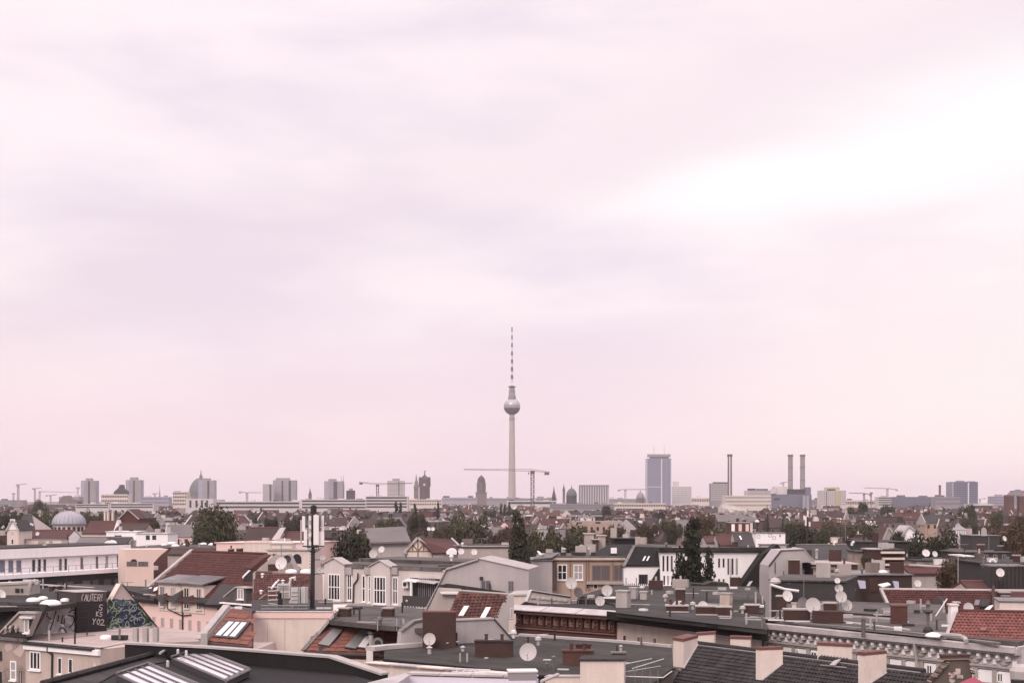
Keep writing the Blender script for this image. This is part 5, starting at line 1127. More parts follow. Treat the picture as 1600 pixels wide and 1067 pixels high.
# peach coloured house east of it
PPe = VP((196, 858), (262, 857), 8.4)
T = thing('peach_wall_house', 'peach coloured blind wall with a small arch behind the white terrace end', 'house', base_of(PPe, 230, 857))
wall(T, PPe, [(196, 858), (263, 857.5), (250, 868), (240, 879), (240, 900), (196, 900)], 6, 'plaster_peach')
a, b = PPe.hit(196, 900), PPe.hit(240, 900); part(T, 'wall', MB().prism([a, b, A(b[0], b[1], 0), A(a[0], a[1], 0)], -PPe.n * 6), 'plaster_peach')
part(T, 'arch_window', MB().prism([PPe.hit(*q) for q in arc(209, 877, 5, 4, 180, 360, 8)], PPe.n * .06), 'glass')
for x0, x1 in ((198, 214), (216, 231)): part(T, 'balcony_screen', MB().prism([PPe.hit(x0, 877), PPe.hit(x1, 877), PPe.hit(x1, 884), PPe.hit(x0, 884)], PPe.n * .1), 'zinc')

# ------------------------------------------------------------------ E: pink house with the maroon roof and dormers
PE = VP((222, 936), (345, 946), 11.7)
T = thing('pink_house', 'pink house with a big maroon roof, paired dormers and closed dark awnings', 'house', base_of(PE, 280, 940))
body(T, PE, 214, 938, 350, 949, 9, 'plaster_pink')
PER = SP((222, 933), (345, 943), 11.4, 38)
slab(T, 'roof', PER, [(217, 931), (249, 935), (247, 908), (300, 862), (426, 866), (480, 896), (480, 952), (345, 943), (300, 940)], .25, 'cap_red')
tiles(T, PER, [(220, 931), (249, 934), (345, 942), (440, 948), (470, 890), (426, 867), (300, 863)], .50, .42, 'tile_maroon')
part(T, 'ridge', MB().tube(PER.hit(299, 861), PER.hit(427, 865.5), .18, .18, 8), 'tile_maroon')
a, b = PER.hit(216, 931), PER.hit(299.5, 861); part(T, 'verge_cap', MB().prism([a + PER.n * .15, b + PER.n * .15, b + PER.n * .35, a + PER.n * .35], A(.35, 0, 0)), 'zinc_light')
part(T, 'gable_wall', MB().prism([PER.hit(217, 932), PER.hit(300, 863), PER.hit(300, 863) - UP * 9, PER.hit(217, 932) - UP * 3], A(.4, .2, 0)), 'plaster_pink')
part(T, 'gutter', MB().tube(PE.hit(216, 934) + PE.n * .3, PE.hit(249, 937) + PE.n * .3, .5, .5, 8), 'metal_dark'); part(T, 'gutter', MB().tube(PE.hit(316, 940) + PE.n * .3, PE.hit(352, 944) + PE.n * .3, .5, .5, 8), 'metal_dark')
for q in ([(233, 920), (240, 918), (237, 924), (230, 925)], [(242, 920), (249, 917), (247, 924), (240, 926)]): skylight(T, PER, q, 1, lift=.2)
for (x0, x1, yt, xr, n) in ((249, 284, 912, 300, 0), (285, 320, 913.5, 349, 1)):
    ze = PE.uv(PE.hit((x0 + x1) / 2, yt))[1]; s0, s1 = PE.s_at(x0), PE.s_at(x1)
    d = part(T, 'dormer', MB().frame_box(PE, s0, s1, -1.1, ze, -4.5, .12), 'plaster_cream')
    part(T, 'dormer_roof', MB().prism([PE.at(s0 - .35, ze + .02, .5), PE.at(s1 + .3, ze + .02, .5), PE.at(s1 + .3, ze + 1.3, -5), PE.at(s0 - .35, ze + 1.3, -5)], UP * .16), 'zinc', d)
for (x0, x1, y0, y1) in ((251.5, 259, 914.5, 948), (268, 276, 916, 949), (289, 297.5, 917, 951), (308.5, 316.5, 918.5, 952.5)):
    window(T, PE, x0, x1, y0, y1, 2, 0, off=.14, fm='plaster_cream', b=.12)
for i, x in enumerate((240.5, 254.3, 268.3, 282.5, 297, 311, 325.5)):
    y = 963 + i * 1.25; window(T, PE, x - 2.4, x + 2.4, y, y + 20, 1, 0, fm='frame_pink', gm='glass_curtain', b=.07)
for q in ([(254, 930), (263, 926), (265, 942), (262, 943)], [(271, 935), (288, 921), (288, 942), (282, 941)], [(298, 934), (304, 929), (306, 943), (300, 943)], [(313, 936), (320, 933), (321, 941), (315, 941)]):
    p = [PE.hit(*z) for z in q]; part(T, 'awning', MB().prism([p[0] + PE.n * .9, p[1] + PE.n * .15, p[2] + PE.n * .15, p[3] + PE.n * .8], PE.n * .12), 'cloth_dark')
part(T, 'drainpipe', MB().path([PE.at(PE.s_at(286.5), .8, .12), PE.at(PE.s_at(286.5), -4.2, .12)], .09), 'metal_dark')
part(T, 'drainpipe', MB().path([PE.at(PE.s_at(262), .1, .15), PE.at(PE.s_at(264), -.9, .15), PE.at(PE.s_at(286), -1.5, .15), PE.at(PE.s_at(300), -1.3, .15)], .07), 'metal_dark')
part(T, 'drainpipe', MB().path([PE.at(PE.s_at(342), -.3, .15), PE.at(PE.s_at(346.5), -.8, .15), PE.at(PE.s_at(346.5), -4, .15)], .08), 'metal_dark')
chimney(T, 356, 364, 858, 868, None, PER.hit(360, 866)[1] + .3, .8, -.2, pots=1); chimney(T, 369, 378, 857, 867, None, PER.hit(372, 866)[1] + .3, .8, -.2)
# right-hand dark part with its own small gable dormer
T = thing('slate_dormer_house', 'dark slate slope with a small white framed gable dormer', 'house', base_of(PE, 372, 945))
PSd = SP((322, 944), (420, 950), 10.9, 40)
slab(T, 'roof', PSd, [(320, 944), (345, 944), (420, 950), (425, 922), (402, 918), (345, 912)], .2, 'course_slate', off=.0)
PDd = VP((352, 938), (400, 941), 10.4)
wall(T, PDd, [(353, 941), (353, 931), (369, 917), (384, 918), (384, 942)], 1.6, 'bitumen_grey', name='dormer')
strip(T, 'dormer_verge', PDd, 350, 931, 369, 916, .12, .15, 'concrete', back=1.2); strip(T, 'dormer_verge', PDd, 369, 916, 386, 917.5, .12, .15, 'concrete', back=1.2)
window(T, PDd, 371, 381, 919, 936, 2, 0); strip(T, 'white_gutter', PDd, 348, 940, 420, 946, .12, .5, 'plaster_white', back=.2)
body(T, PDd, 349, 943, 420, 949, 6, 'plaster_white')
PDg = VY((380, 900), (410, 900), 150); wall(T, PDg, [(381, 908), (381, 900), (391, 888), (402, 891), (402, 908)], 2, 'course_slate', name='upper_dormer'); strip(T, 'dormer_verge', PDg, 379, 900, 392, 887, .25, .15, 'plaster_white', back=1.5)
# brown tiled roof behind the plant platform
PBt = SP((400, 950), (486, 952), 9.5, 34)
T = thing('brown_tiled_house', 'brown tiled roof with white vents behind the plant platform', 'house', base_of(PBt, 440, 950))
bt = [(392, 952), (486, 954), (486, 897), (400, 893)]
slab(T, 'roof', PBt, bt, .2, 'cap_red'); tiles(T, PBt, bt, .28, .30, 'tile_brown')
for x, y in ((410, 902), (442, 912), (408, 928)): pipe(T, x, y - 4, y + 3, 4, None, PBt.hit(x, y)[1], m='sheet_white')
skylight(T, PBt, [(432, 910), (437, 909), (428, 920), (423, 921)], 1, lift=.2)
q0, q1 = PBt.hit(392, 952), PBt.hit(486, 954); part(T, 'wall', MB().prism([q0 - UP * .25, q1 - UP * .25, A(q1[0], q1[1], 0), A(q0[0], q0[1], 0)], A(.5, 8, 0)), 'plaster_stone')
for x in (455, 478): dome_light(T, x, 893, 17, None, 124, h=.5)
# ------------------------------------------------------------------ middle distance, houses set out one by one
KEEP = [(-40, 240, 935, 250), (196, 262, 882, 256), (212, 486, 952, 172), (395, 490, 955, 122), (498, 700, 956, 130), (640, 830, 962, 124), (800, 1205, 950, 112), (1190, 1610, 958, 106), (1370, 1610, 956, 118), (-40, 250, 990, 110)]                                                  # what later fill must not stand in front of: x0, x1, lowest pixel row, distance
def keep(x0, x1, y, Y): KEEP.append((x0, x1, y, Y))
def eaves(label, x0, x1, yr, ye, Y, roof='course_red', wallm='plaster_grey', run=4.5, shift=0, name='house', cat='house', rot=0.0, yb=None, lean=0):
    """house whose eaves side faces us"""
    a, b = U(x0, ye, Y), U(x1, ye, Y); b = A(b[0], b[1] + rot, b[2])
    ridge = (ye - yr) / F * Y - run * (yr - HZ) / F         # the ridge stands RUN metres further back
    t = thing(name, label, cat, A((a[0] + b[0]) / 2, (a[1] + b[1]) / 2, 0)); u = unit((b - a) * A(1, 1, 0)); bk = A(-u[1], u[0], 0)
    ra, rb = a + bk * run + UP * ridge + u * shift, b + bk * run + UP * ridge + u * (shift + lean)
    n = np.cross(b - a, ra - a); n = unit(n if n[2] > 0 else -n)
    o = bk * 0.35
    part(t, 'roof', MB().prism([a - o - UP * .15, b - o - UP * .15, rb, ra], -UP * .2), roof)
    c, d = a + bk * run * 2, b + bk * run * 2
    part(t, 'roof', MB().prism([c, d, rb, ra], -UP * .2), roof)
    part(t, 'ridge', MB().tube(ra + UP * .02, rb + UP * .02, .14), 'cap_red' if 'slate' not in roof and 'grey' not in roof else 'zinc')
    part(t, 'wall', MB().prism([a - UP * .22, b - UP * .22, A(b[0], b[1], 0), A(a[0], a[1], 0)], bk * run * 2), wallm)
    for p, q, r in ((a, c, ra), (b, d, rb)): part(t, 'gable_wall', MB().prism([p - UP * .25, r - UP * .22, q - UP * .25], u * (.3 if p is a else -.3)), wallm)
    keep(x0, x1, ye + 4, Y)
    return t, Plane(a, u, unit(ra - a)), VY((x0, ye), (x1, ye), Y)
def gable(label, x0, x1, xa, ya, ye, yb, Y, depth=12, roof='course_red', wallm='plaster_white', skew=0.0, name='house', cat='house', over=.3):
    """house whose gable faces us"""
    P = VY((x0, ye), (x1, ye), Y); t = thing(name, label, cat, A(P.hit((x0 + x1) / 2, ye)[0], Y, 0)); bk = A(skew, depth, 0)
    p, q, r = P.hit(x0, ye), P.hit(x1, ye), P.hit(xa, ya)
    part(t, 'wall', MB().prism([p, r, q, A(q[0], Y, 0), A(p[0], Y, 0)], bk), wallm)
    for e, s in ((p, -1), (q, 1)):
        d = unit(e - r); o = np.cross(d, A(0, 1, 0)); o = o if o[2] > 0 else -o
        part(t, 'roof', MB().prism([r + o * .02 - A(0, over, 0), e + d * .3 + o * .02 - A(0, over, 0), e + d * .3 + o * .02 + bk, r + o * .02 + bk], o * .2), roof)
        part(t, 'bargeboard', MB().prism([r + o * .225 - A(0, over + .1, 0), e + d * .3 + o * .225 - A(0, over + .1, 0), e + d * .3 - o * .1 - A(0, over + .1, 0), r - o * .1 - A(0, over + .1, 0)], A(0, .09, 0)), 'zinc_light')
    keep(x0, x1, yb, Y); return t, P
def block(label, x0, x1, yt, yb, Y, depth=10, roof='bitumen_grey', wallm='plaster_white', rot=0.0, name='house', cat='house', skew=0.0, par=.12):
    """flat roofed block"""
    a, b = U(x0, yt, Y), U(x1, yt, Y); b = A(b[0], b[1] + rot, b[2]); u = unit((b - a) * A(1, 1, 0)); bk = A(-u[1], u[0], 0) * depth + u * skew
    t = thing(name, label, cat, A((a[0] + b[0]) / 2, (a[1] + b[1]) / 2, 0))
    part(t, 'wall', MB().prism([a - UP * par, b - UP * par, A(b[0], b[1], 0), A(a[0], a[1], 0)], bk), wallm)
    e = unit(bk) * .2; part(t, 'roof', MB().prism([a - e - u * .2 - UP * (par - .003), b - e + u * .2 - UP * (par - .003), b + bk + e + u * .2 - UP * (par - .003), a + bk + e - u * .2 - UP * (par - .003)], UP * par), roof)
    rc = random.Random(int(x0 * 7 + yt)); wm = np.linalg.norm(b - a)
    if depth >= 7 and name == 'house':                     # what stands about on every roof here
        for i in range(max(2, int(wm / 2.6))):
            p = a + u * wm * rc.uniform(.05, .95) + bk * rc.uniform(.15, .9) + UP * .003; w = rc.choice('ccpbv')
            if w == 'c': part(t, 'chimney', MB().box(p, rc.uniform(.6, 1.6), .5, rc.uniform(.6, 1.3), -.3), rc.choice(('brick', 'brick', 'plaster_stone', 'concrete')))
            elif w == 'p': part(t, 'vent_pipe', MB().tube(p, p + UP * rc.uniform(.5, 1.1), .09), rc.choice(('zinc_light', 'metal_dark', 'sheet_white')))
            elif w == 'b': part(t, 'roof_box', MB().box(p, rc.uniform(.5, 1.3), rc.uniform(.5, 1), rc.uniform(.2, .5), rc.uniform(-.6, .2)), rc.choice(('zinc_light', 'sheet_white', 'concrete', 'metal_dark')))
            else: part(t, 'vent_cowl', MB().lathe(p, [(.12, 0), (.12, .4), (.25, .42), (.22, .6), (.02, .68)], 8), rc.choice(('sheet_white', 'zinc_light')))
    keep(x0, x1, yb, Y); return t, Plane(a, u, UP)
# white office behind the tall poplar
t, P = block('white house with a black pitched end and tall slit windows beside the poplar', 1032, 1200, 861, 922, 165, 10, 'bitumen_dark', 'plaster_white', 0)
for x in (1035, 1041.5, 1048): window(t, P, x, x + 3, 868, 892, 1, 0, sill=False, fm='frame_grey')
for x in (1036.5, 1042.5, 1049): window(t, P, x, x + 2.6, 899, 914, 1, 0, sill=False, fm='frame_grey')
for x in (1122, 1129): window(t, P, x, x + 3, 872, 886, 1, 0, sill=False, fm='frame_grey')
for x in (1136.5, 1143, 1149.5): window(t, P, x, x + 3, 872, 897, 1, 0, sill=False, fm='frame_grey')
for x in (1122, 1129): window(t, P, x, x + 3, 904, 910, 1, 0, sill=False, fm='frame_grey')
P2 = VY((1160, 880), (1200, 880), 162)
wall(t, P2, [(1157, 916), (1192, 866), (1215, 850), (1222, 858), (1215, 916)], 3, 'bitumen_black', name='slant_roof')
PSL = P2
for q in ([(1193, 876), (1199, 876), (1193, 884), (1188, 884)], [(1195, 886), (1204, 885), (1197, 902), (1187, 902)], [(1171, 908), (1176, 907), (1171, 915), (1166, 915)]):
    part(t, 'skylight', MB().prism([P2.hit(*z) for z in q], P2.n * .12), 'skylight_glass' if q[0][1] != 886 else 'glass_grey')
part(t, 'roof_band', MB().frame_box(P, P.s_at(1030), P.s_at(1203), .0, .45, -1, .5), 'bitumen_dark'); part(t, 'chimney', MB().frame_box(P2, P2.s_at(1141), P2.s_at(1157), P2.uv(P2.hit(1150, 922))[1], P2.uv(P2.hit(1150, 902))[1], -.3, .6), 'brick')
t, P = block('white plaster front with a steep black mansard and two slim skylights', 975, 1033, 883, 922, 166, 9, 'bitumen_dark', 'plaster_white')
Pm = VY((978, 880), (1032, 880), 166.3); part(t, 'mansard', MB().prism([U(975, 882, 165.8), U(1032, 883, 165.8), U(1032, 856, 168), U(991, 854, 168)], A(0, 1, -.1)), 'bitumen_black')
Pms = Plane(U(975, 882, 165.75), A(1, 0, 0), U(991, 854, 167.95) - U(991, 882, 165.75))
for x in (1004, 1010): skylight(t, Pms, [(x + 3, 869), (x + 6, 869), (x + 2, 877), (x - 1, 877)], 1, fm='zinc', lift=.1)
part(t, 'firewall', MB().prism([U(972, 884, 165.6), U(977, 884, 165.6), U(994, 851, 168), U(989, 851, 168)], A(0, .6, -.2)), 'zinc')
window(t, P, 998, 1012, 897, 912, 3, 0, fm='frame_dark', sill=False)
part(t, 'lean_to', MB().prism([U(1015, 913, 165), U(1031, 914, 165), U(1031, 888, 165.8), U(1029, 888, 165.8)], A(0, .8, 0)), 'bitumen_black')
part(t, 'terrace_wall', MB().prism([U(1018, 914, 164.5), U(1056, 914, 164.5), U(1056, 922, 164.5), U(1018, 922, 164.5)], A(0, .5, 0)), 'plaster_white')
part(t, 'roof', MB().prism([U(985, 853, 168), U(1056, 856, 168), U(1056, 851, 176), U(1000, 849, 176)], -UP * .3), 'bitumen_grey')
m = MB()
for i in range(16): m.tube(U(975 + i * 3.2, 917, 163), U(975 + i * 3.2, 911 - (i % 5 == 1) * 9, 163), .05)
part(t, 'terrace_plants', m, 'cloth_dark')
t, P = block('brown timber framed house with white cross windows and big terrace glazing', 863, 976, 869, 920, 168, 11, 'bitumen_grey', 'plaster_tan')
for x0, x1 in ((871, 886), (896, 911)): window(t, P, x0, x1, 881.5, 906, 2, 1, b=.11)
window(t, P, 924.5, 954, 882.5, 907.5, 2, 0, fm='wood', gm='glass_grey', b=.13); window(t, P, 958.5, 975, 882.5, 907.5, 2, 0, fm='wood', gm='glass_grey', b=.13)
for x in (864, 868, 890, 915, 919, 956): part(t, 'timber_post', MB().frame_box(P, P.s_at(x), P.s_at(x + 2), -4, -.5, 0, .14), 'wood')
part(t, 'cornice', MB().frame_box(P, P.s_at(862), P.s_at(977), -.42, -.14, 0, .4), 'plaster_beige'); part(t, 'lower_band', MB().frame_box(P, P.s_at(916), P.s_at(976), -3.3, -2.95, 0, .5), 'plaster_stone')
for x0, x1, y0 in ((915, 921, 912), (927, 934, 912)): window(t, P, x0, x1, y0, y0 + 8, 1, 0, sill=False)
for x, w in ((880, 9), (904, 22), (927, 7)): part(t, 'roof_vent', MB().box(U(x, 867, 170), w * 170 / F, .8, .35), 'metal_dark')
for x in (881, 919): pipe(t, x, 859, 867, 5, None, 171, m='zinc_light')
part(t, 'dark_roof', MB().prism([U(918, 869, 169), U(980, 869, 169), U(992, 850, 176), U(952, 850, 176)], UP * -.3), 'bitumen_black')
part(t, 'white_chimney', MB().box(U(959, 864, 170), .7, .6, .65), 'plaster_white')
dish(908, 855, 10, 172, 'pale dish on the roof of the timber framed house', ybase=866, az=-30)
t, P = block('pale grey rounded wall standing between leaning poplar and timber framed house', 832, 863, 874, 922, 165, 8, 'zinc', 'plaster_grey')
for y in (887, 894): part(t, 'window_band', MB().frame_box(P, P.s_at(833), P.s_at(842), P.uv(P.hit(838, y + 4))[1], P.uv(P.hit(838, y))[1], 0, .06), 'glass')
part(t, 'roof_hump', MB().prism([U(833, 874, 165.2), U(862, 872, 165.2), U(875, 864, 172), U(842, 865, 172)], UP * .1), 'zinc')
slab(t, 'skylight', Plane(U(834, 872, 165), A(1, 0, 0), U(838, 862, 166.5) - U(838, 872, 165)), [(839, 860), (843, 861), (847, 866), (843, 866)], .1, 'skylight_glass')
t, P = block('black roof cube with a pale hatch above the timber framed house', 960, 997, 841, 852, 182, 8, 'bitumen_black', 'bitumen_black'); part(t, 'hatch', MB().box(U(999, 846, 181), .5, .4, .6), 'sheet_white')
for x0, x1, y0, y1, l in ((914, 928, 833, 856, 'tall pale chimney wall left of a brick stack above the timber framed house'), (934, 946, 836, 856, 'short pale chimney wall beside a brick stack above the timber framed house')):
    t, P = block(l, x0, x1, y0, y1, 205, 3, 'concrete', 'plaster_stone', name='chimney_wall', cat='chimney wall')
t, P = block('brick chimney stack between two pale chimney walls', 927, 935, 842, 860, 203, 2, 'concrete', 'brick', name='chimney_wall', cat='chimney wall')
# white stepped arcade building, left of the antenna mast
t, P = block('white house with two dark arches just west of the antenna mast', 418, 486, 858, 886, 158, 8, 'concrete', 'plaster_cream')
part(t, 'upper_wall', MB().frame_box(P, P.s_at(424), P.s_at(456), -.3, .55, -3, .02), 'plaster_cream'); part(t, 'cap', MB().frame_box(P, P.s_at(423), P.s_at(457), .553, .68, -3, .1), 'concrete')
for cx in (447, 464): part(t, 'arch', MB().prism([P.hit(*q) for q in [(cx - 7, 880)] + arc(cx, 873, 7, 8, 180, 360, 8) + [(cx + 7, 880)]], P.n * .05), 'glass')
part(t, 'slot', MB().frame_box(P, P.s_at(426), P.s_at(437), -.75, -.5, 0, .04), 'glass')
P2 = VY((400, 890), (470, 890), 140)
t = thing('pale_gable_wall', 'sand coloured sloping gable wall behind the large pale dish', 'wall', U(430, 890, 140) * A(1, 1, 0))
wall(t, P2, [(395, 895), (430, 866), (448, 866), (462, 893), (462, 905), (395, 905)], 3, 'plaster_stone'); part(t, 'slope', MB().prism([P2.hit(392, 888), P2.hit(412, 872), P2.hit(425, 866), P2.hit(400, 892)], A(-1, 2, 0)), 'tile_maroon')
a, b = P2.hit(395, 905), P2.hit(462, 905); part(t, 'wall', MB().prism([a, b, A(b[0], b[1], 0), A(a[0], a[1], 0)], A(0, 3, 0)), 'plaster_stone')
part(t, 'niche', MB().frame_box(P2, P2.s_at(419), P2.s_at(434), P2.uv(P2.hit(425, 891))[1], P2.uv(P2.hit(425, 881))[1], 0, .1), 'brick'); keep(395, 470, 895, 140)
dish(439, 879.5, 19, 136, 'large pale dish on a forked aerial before the sand coloured gable', ybase=892, m='dish_white', az=-15)
dish(449, 873, 12, 139, 'dark back of a dish beside the large pale dish', ybase=888, m='metal_dark', az=20)
aerial(439.5, 850, 892, 137, 'forked aerial with a wide top bar over the large pale dish', bars=2, w=34, r=.045)
t, P = eaves('dark red slope left of the antenna mast with a pale firewall', 440, 475, 831, 842, 232, 'course_red', 'plaster_cream')[0:2]
part(t, 'firewall', MB().prism([U(424, 843, 231), U(436, 843, 231), U(446, 824, 235), U(438, 824, 235)], A(0, 1, 0)), 'plaster_grey')
eaves('brown slope with small white aerial cross west of the red slope', 380, 428, 824, 843, 236, 'course_brown', 'plaster_cream')
t, P = block('long pink wall with three dark windows behind the maroon roof', 338, 474, 847, 868, 215, 9, 'plaster_pink', 'plaster_pink', 0, skew=4)
for x in (383, 393, 414): window(t, P, x, x + 5, 849, 857.5, 2, 0, fm='frame_white', sill=False)
part(t, 'raised_wall', MB().frame_box(P, P.s_at(381), P.s_at(425), -1.6, .2, 0, .1), 'plaster_cream')
t, P = block('long grey flat roof dotted with white domes above a brown wall', 190, 338, 855, 866, 276, 18, 'bitumen_grey', 'brick_red', skew=3)
for x, y, w in ((256, 851, 8), (268, 848.5, 13), (274, 852.5, 12), (290, 850.5, 8), (318, 849.5, 10), (333, 850.5, 14)): dome_light(t, x, y, w, None, 276 + (855 - y) * 3, h=.55)
eaves('brown roof strip with a row of dark openings below the domed flat roof', 262, 332, 857, 864, 268, 'course_brown', 'plaster_stone', run=3)
t, P = block('white box house with two dark windows behind the domed flat roof', 213, 262, 833, 845, 300, 9, 'zinc_light', 'plaster_white')
for x in (228, 238): window(t, P, x, x + 6, 836, 843, 1, 0, fm='frame_dark', sill=False)
t, P = block('small white flat block under the bare tree west of the domed roof', 166, 214, 830, 838, 315, 8, 'sheet_white', 'plaster_white'); window(t, P, 179, 190, 836, 839, 2, 0, fm='frame_dark', sill=False)
t, P = block('white gabled parapet roof with a shallow curved top', 188, 250, 844, 856, 305, 9, 'zinc_light', 'plaster_grey')
t, P = eaves('dark green slate roof with a white eyebrow dormer', 150, 196, 839, 852, 300, 'course_slate', 'plaster_grey', run=5)[0:2]
part(t, 'eyebrow_dormer', MB().prism([U(163, 849, 298)] + [U(x, y, 298) for x, y in arc(171, 849, 8, 5, 180, 360, 8)] + [U(179, 849, 298)], A(0, 2, 0)), 'plaster_white')
eaves('grey sheet roof with ribbed panels next to the small conifer', 114, 158, 839, 853, 296, 'course_grey', 'plaster_stone', run=5)
t, P, _ = eaves('low red roof framed in white with a dish on it', 38, 106, 828, 839, 330, 'course_red', 'plaster_white', run=5)
part(t, 'gable_board', MB().prism([U(37, 843, 329), U(41, 843, 329), U(43, 826, 333), U(40, 826, 333)], A(0, .6, 0)), 'plaster_white'); window(t, _, 60, 66, 845, 853, 1, 0, sill=False)
dish(58.5, 833.5, 6, 326, 'pale dish lying against the low red roof', ybase=839, m='dish_white')
t, P = block('white wall with brown doorways below the low red roof', 40, 96, 842, 856, 322, 5, 'zinc', 'plaster_cream')
for x in (60, 66, 77): window(t, P, x, x + 5, 845, 853, 1, 0, fm='wood', sill=False)
t, P = gable('ornate pale stepped gable front at the western edge', 11, 29, 19.5, 813, 828, 850, 318, 9, 'course_slate', 'plaster_cream')
for i in range(3): part(t, 'gable_step', MB().frame_box(P, P.s_at(19.5) - 1.1 + .3 * i, P.s_at(19.5) + 1.1 - .3 * i, .1 + .8 * i, .9 + .8 * i - .01, -.3, .14), 'plaster_white')
window(t, P, 17, 22, 829, 838, 2, 0, sill=False); window(t, P, 17.5, 21.5, 842, 850, 1, 0, sill=False)
t, P, _ = eaves('steep dark slate roof with a line of white snow hooks', 24, 56, 803, 826, 345, 'course_slate', 'plaster_stone', run=6, lean=-3)
for i in range(6): part(t, 'snow_hook', MB().box(U(36 + i * 3, 820 + (i % 2), 345), .35, .3, .5), 'sheet_white')
t, P, _ = eaves('large dusty red hip roof with a white side gable', 128, 182, 814, 832, 340, 'course_red', 'plaster_cream', run=7, lean=-1)
part(t, 'side_gable', MB().prism([U(176, 833, 338), U(188, 833, 338), U(183, 812, 338)], A(0, 3, 0)), 'plaster_white')
for x in (162, 167, 174): chimney(t, x, x + 3, 799, 812, None, 352, .8, -.1, 'plaster_cream', pots=0)
gable('orange red brick gable behind the dusty red hip roof', 186, 216, 200, 796, 810, 826, 420, 10, 'course_red', 'brick_red')
eaves('brown pitched roof tucked behind white gable, west side', 178, 226, 818, 829, 335, 'course_brown', 'plaster_stone')
# ribbed dome on its drum
t = thing('ribbed_dome_hall', 'round hall with a lilac ribbed dome above the low red roof', 'hall', U(100, 820, 480) * A(1, 1, 0)); c = U(99.5, 818, 480); k = 480 / F; r = 26 * k
part(t, 'wall', MB().lathe(A(c[0], 480 + r, 0), [(r * .96, 0), (r * .96, c[2] - .6 )], 32), 'plaster_cream')
part(t, 'cornice', MB().lathe(A(c[0], 480 + r, c[2] - .6), [(r * .97, .003), (r * 1.06, .1), (r * 1.06, .5), (r * .97, .6)], 32), 'plant_blue')
hd = 20 * k; pr = [(r * math.cos(R(a)), .6 + hd * math.sin(R(a))) for a in range(0, 90, 9)] + [(.4, hd + .6)]
part(t, 'dome', MB().lathe(A(c[0], 480 + r, c[2] - .6), pr, 32), 'copper_blue', smooth=True)
for i in range(24):
    a = 2 * math.pi * i / 24; pts = [A(c[0] + (x + .03) * math.cos(a), 480 + r + (x + .03) * math.sin(a), c[2] - .6 + z) for x, z in pr]
    if math.sin(a) < .3: part(t, 'rib', MB().path(pts, .07, 4), 'far_grey')
for i in range(9):
    a = R(200 + i * 17.5); x, y = c[0] + r * .965 * math.cos(a), 480 + r + r * .965 * math.sin(a)
    part(t, 'window', MB().box(A(x, y, c[2] - 2.6), 1.0, .25, 1.5, a + math.pi / 2), 'glass')
keep(70, 130, 830, 480)
# half timbered gable with bright red roof
t, P = gable('half timbered white gable with a bright red roof running east', 634, 675, 653, 840, 861, 882, 208, 9, 'course_brown', 'plaster_cream', skew=0)
tim = [((637, 861), (672, 861)), ((653, 843), (653, 878)), ((645, 850), (653, 861)), ((662, 850), (653, 861)), ((645, 851), (645, 861)), ((662, 851), (662, 861))]
for a, b in tim: part(t, 'timber', MB().tube(P.hit(*a) + P.n * .04, P.hit(*b) + P.n * .04, .08, .08, 4), 'wood')
a0, a1, a2, a3 = U(652, 839, 208), U(706, 842, 216), U(722, 862, 209), U(676, 863, 206)
part(t, 'east_roof', MB().prism([a0, a1, a2, a3], -UP * .25), 'course_red'); part(t, 'east_verge', MB().tube(U(706, 841, 216), U(734, 868, 206), .16), 'zinc_light')
part(t, 'east_wall', MB().prism([U(676, 864, 206.2), U(722, 863, 209.2), U(722, 863, 209.2) * A(1, 1, 0), U(676, 864, 206.2) * A(1, 1, 0)], A(0, 3, 0)), 'plaster_grey')
part(t, 'arched_dormer', MB().prism([U(698, 866, 205)] + [U(x, y, 205) for x, y in arc(705, 863, 8, 6, 180, 360, 9)] + [U(713, 866, 205)], A(0, 2.5, 0)), 'plaster_white')
keep(655, 735, 868, 208)
t, P = block('pale grey sloped roof slab with dark stains beside the round dark tree', 575, 641, 843, 850, 248, 2, 'bitumen_dark', 'plaster_grey')
part(t, 'roof', MB().prism([U(576, 847, 247), U(642, 845, 247), U(632, 822, 252), U(570, 825, 252)], -UP * .3), 'course_grey')
rs = random.Random(4); ps = Plane(U(576, 847, 247), A(1, 0, 0), U(570, 825, 252) - U(570, 847, 247))
for i in range(9):
    x, y = rs.uniform(585, 620), rs.uniform(830, 844); part(t, 'moss_patch', MB().prism([ps.hit(x + dx, y + dy) for dx, dy in arc(0, 0, rs.uniform(2, 5), rs.uniform(1, 3), 0, 330, 7)], ps.n * .02), 'bitumen_green')
t, P = block('dark flat roof between two pale dishes east of the red roof', 716, 806, 854, 884, 188, 14, 'bitumen_dark', 'plaster_stone'); part(t, 'coping', MB().frame_box(P, P.s_at(724), P.s_at(806), .0, .14, -.2, .15), 'concrete')
dish(720.5, 861, 9.5, 185, 'pale dish beside the slanting verge east of the bright red roof', ybase=870, m='dish_white'); dish(741, 862, 9.5, 184, 'pale dish on a white bracket over the dark flat roof', ybase=871, m='dish_white')
for x, y, l in ((670, 826, 'tiny paired dish with pale rim, wider of the pair over the red roof'), (676.5, 826, 'tiny tilted dish, taller of the pair over the red roof')): dish(x, y, 6, 275, l, ybase=833, m='dish_white')
dish(583, 865, 13, 133, 'pale dish on the bay window house roof before the round dark tree', ybase=874, m='dish_grey'); dish(596, 858, 10, 140, 'pale dish behind the other on the bay window house roof', ybase=868, m='dish_white', az=-20)
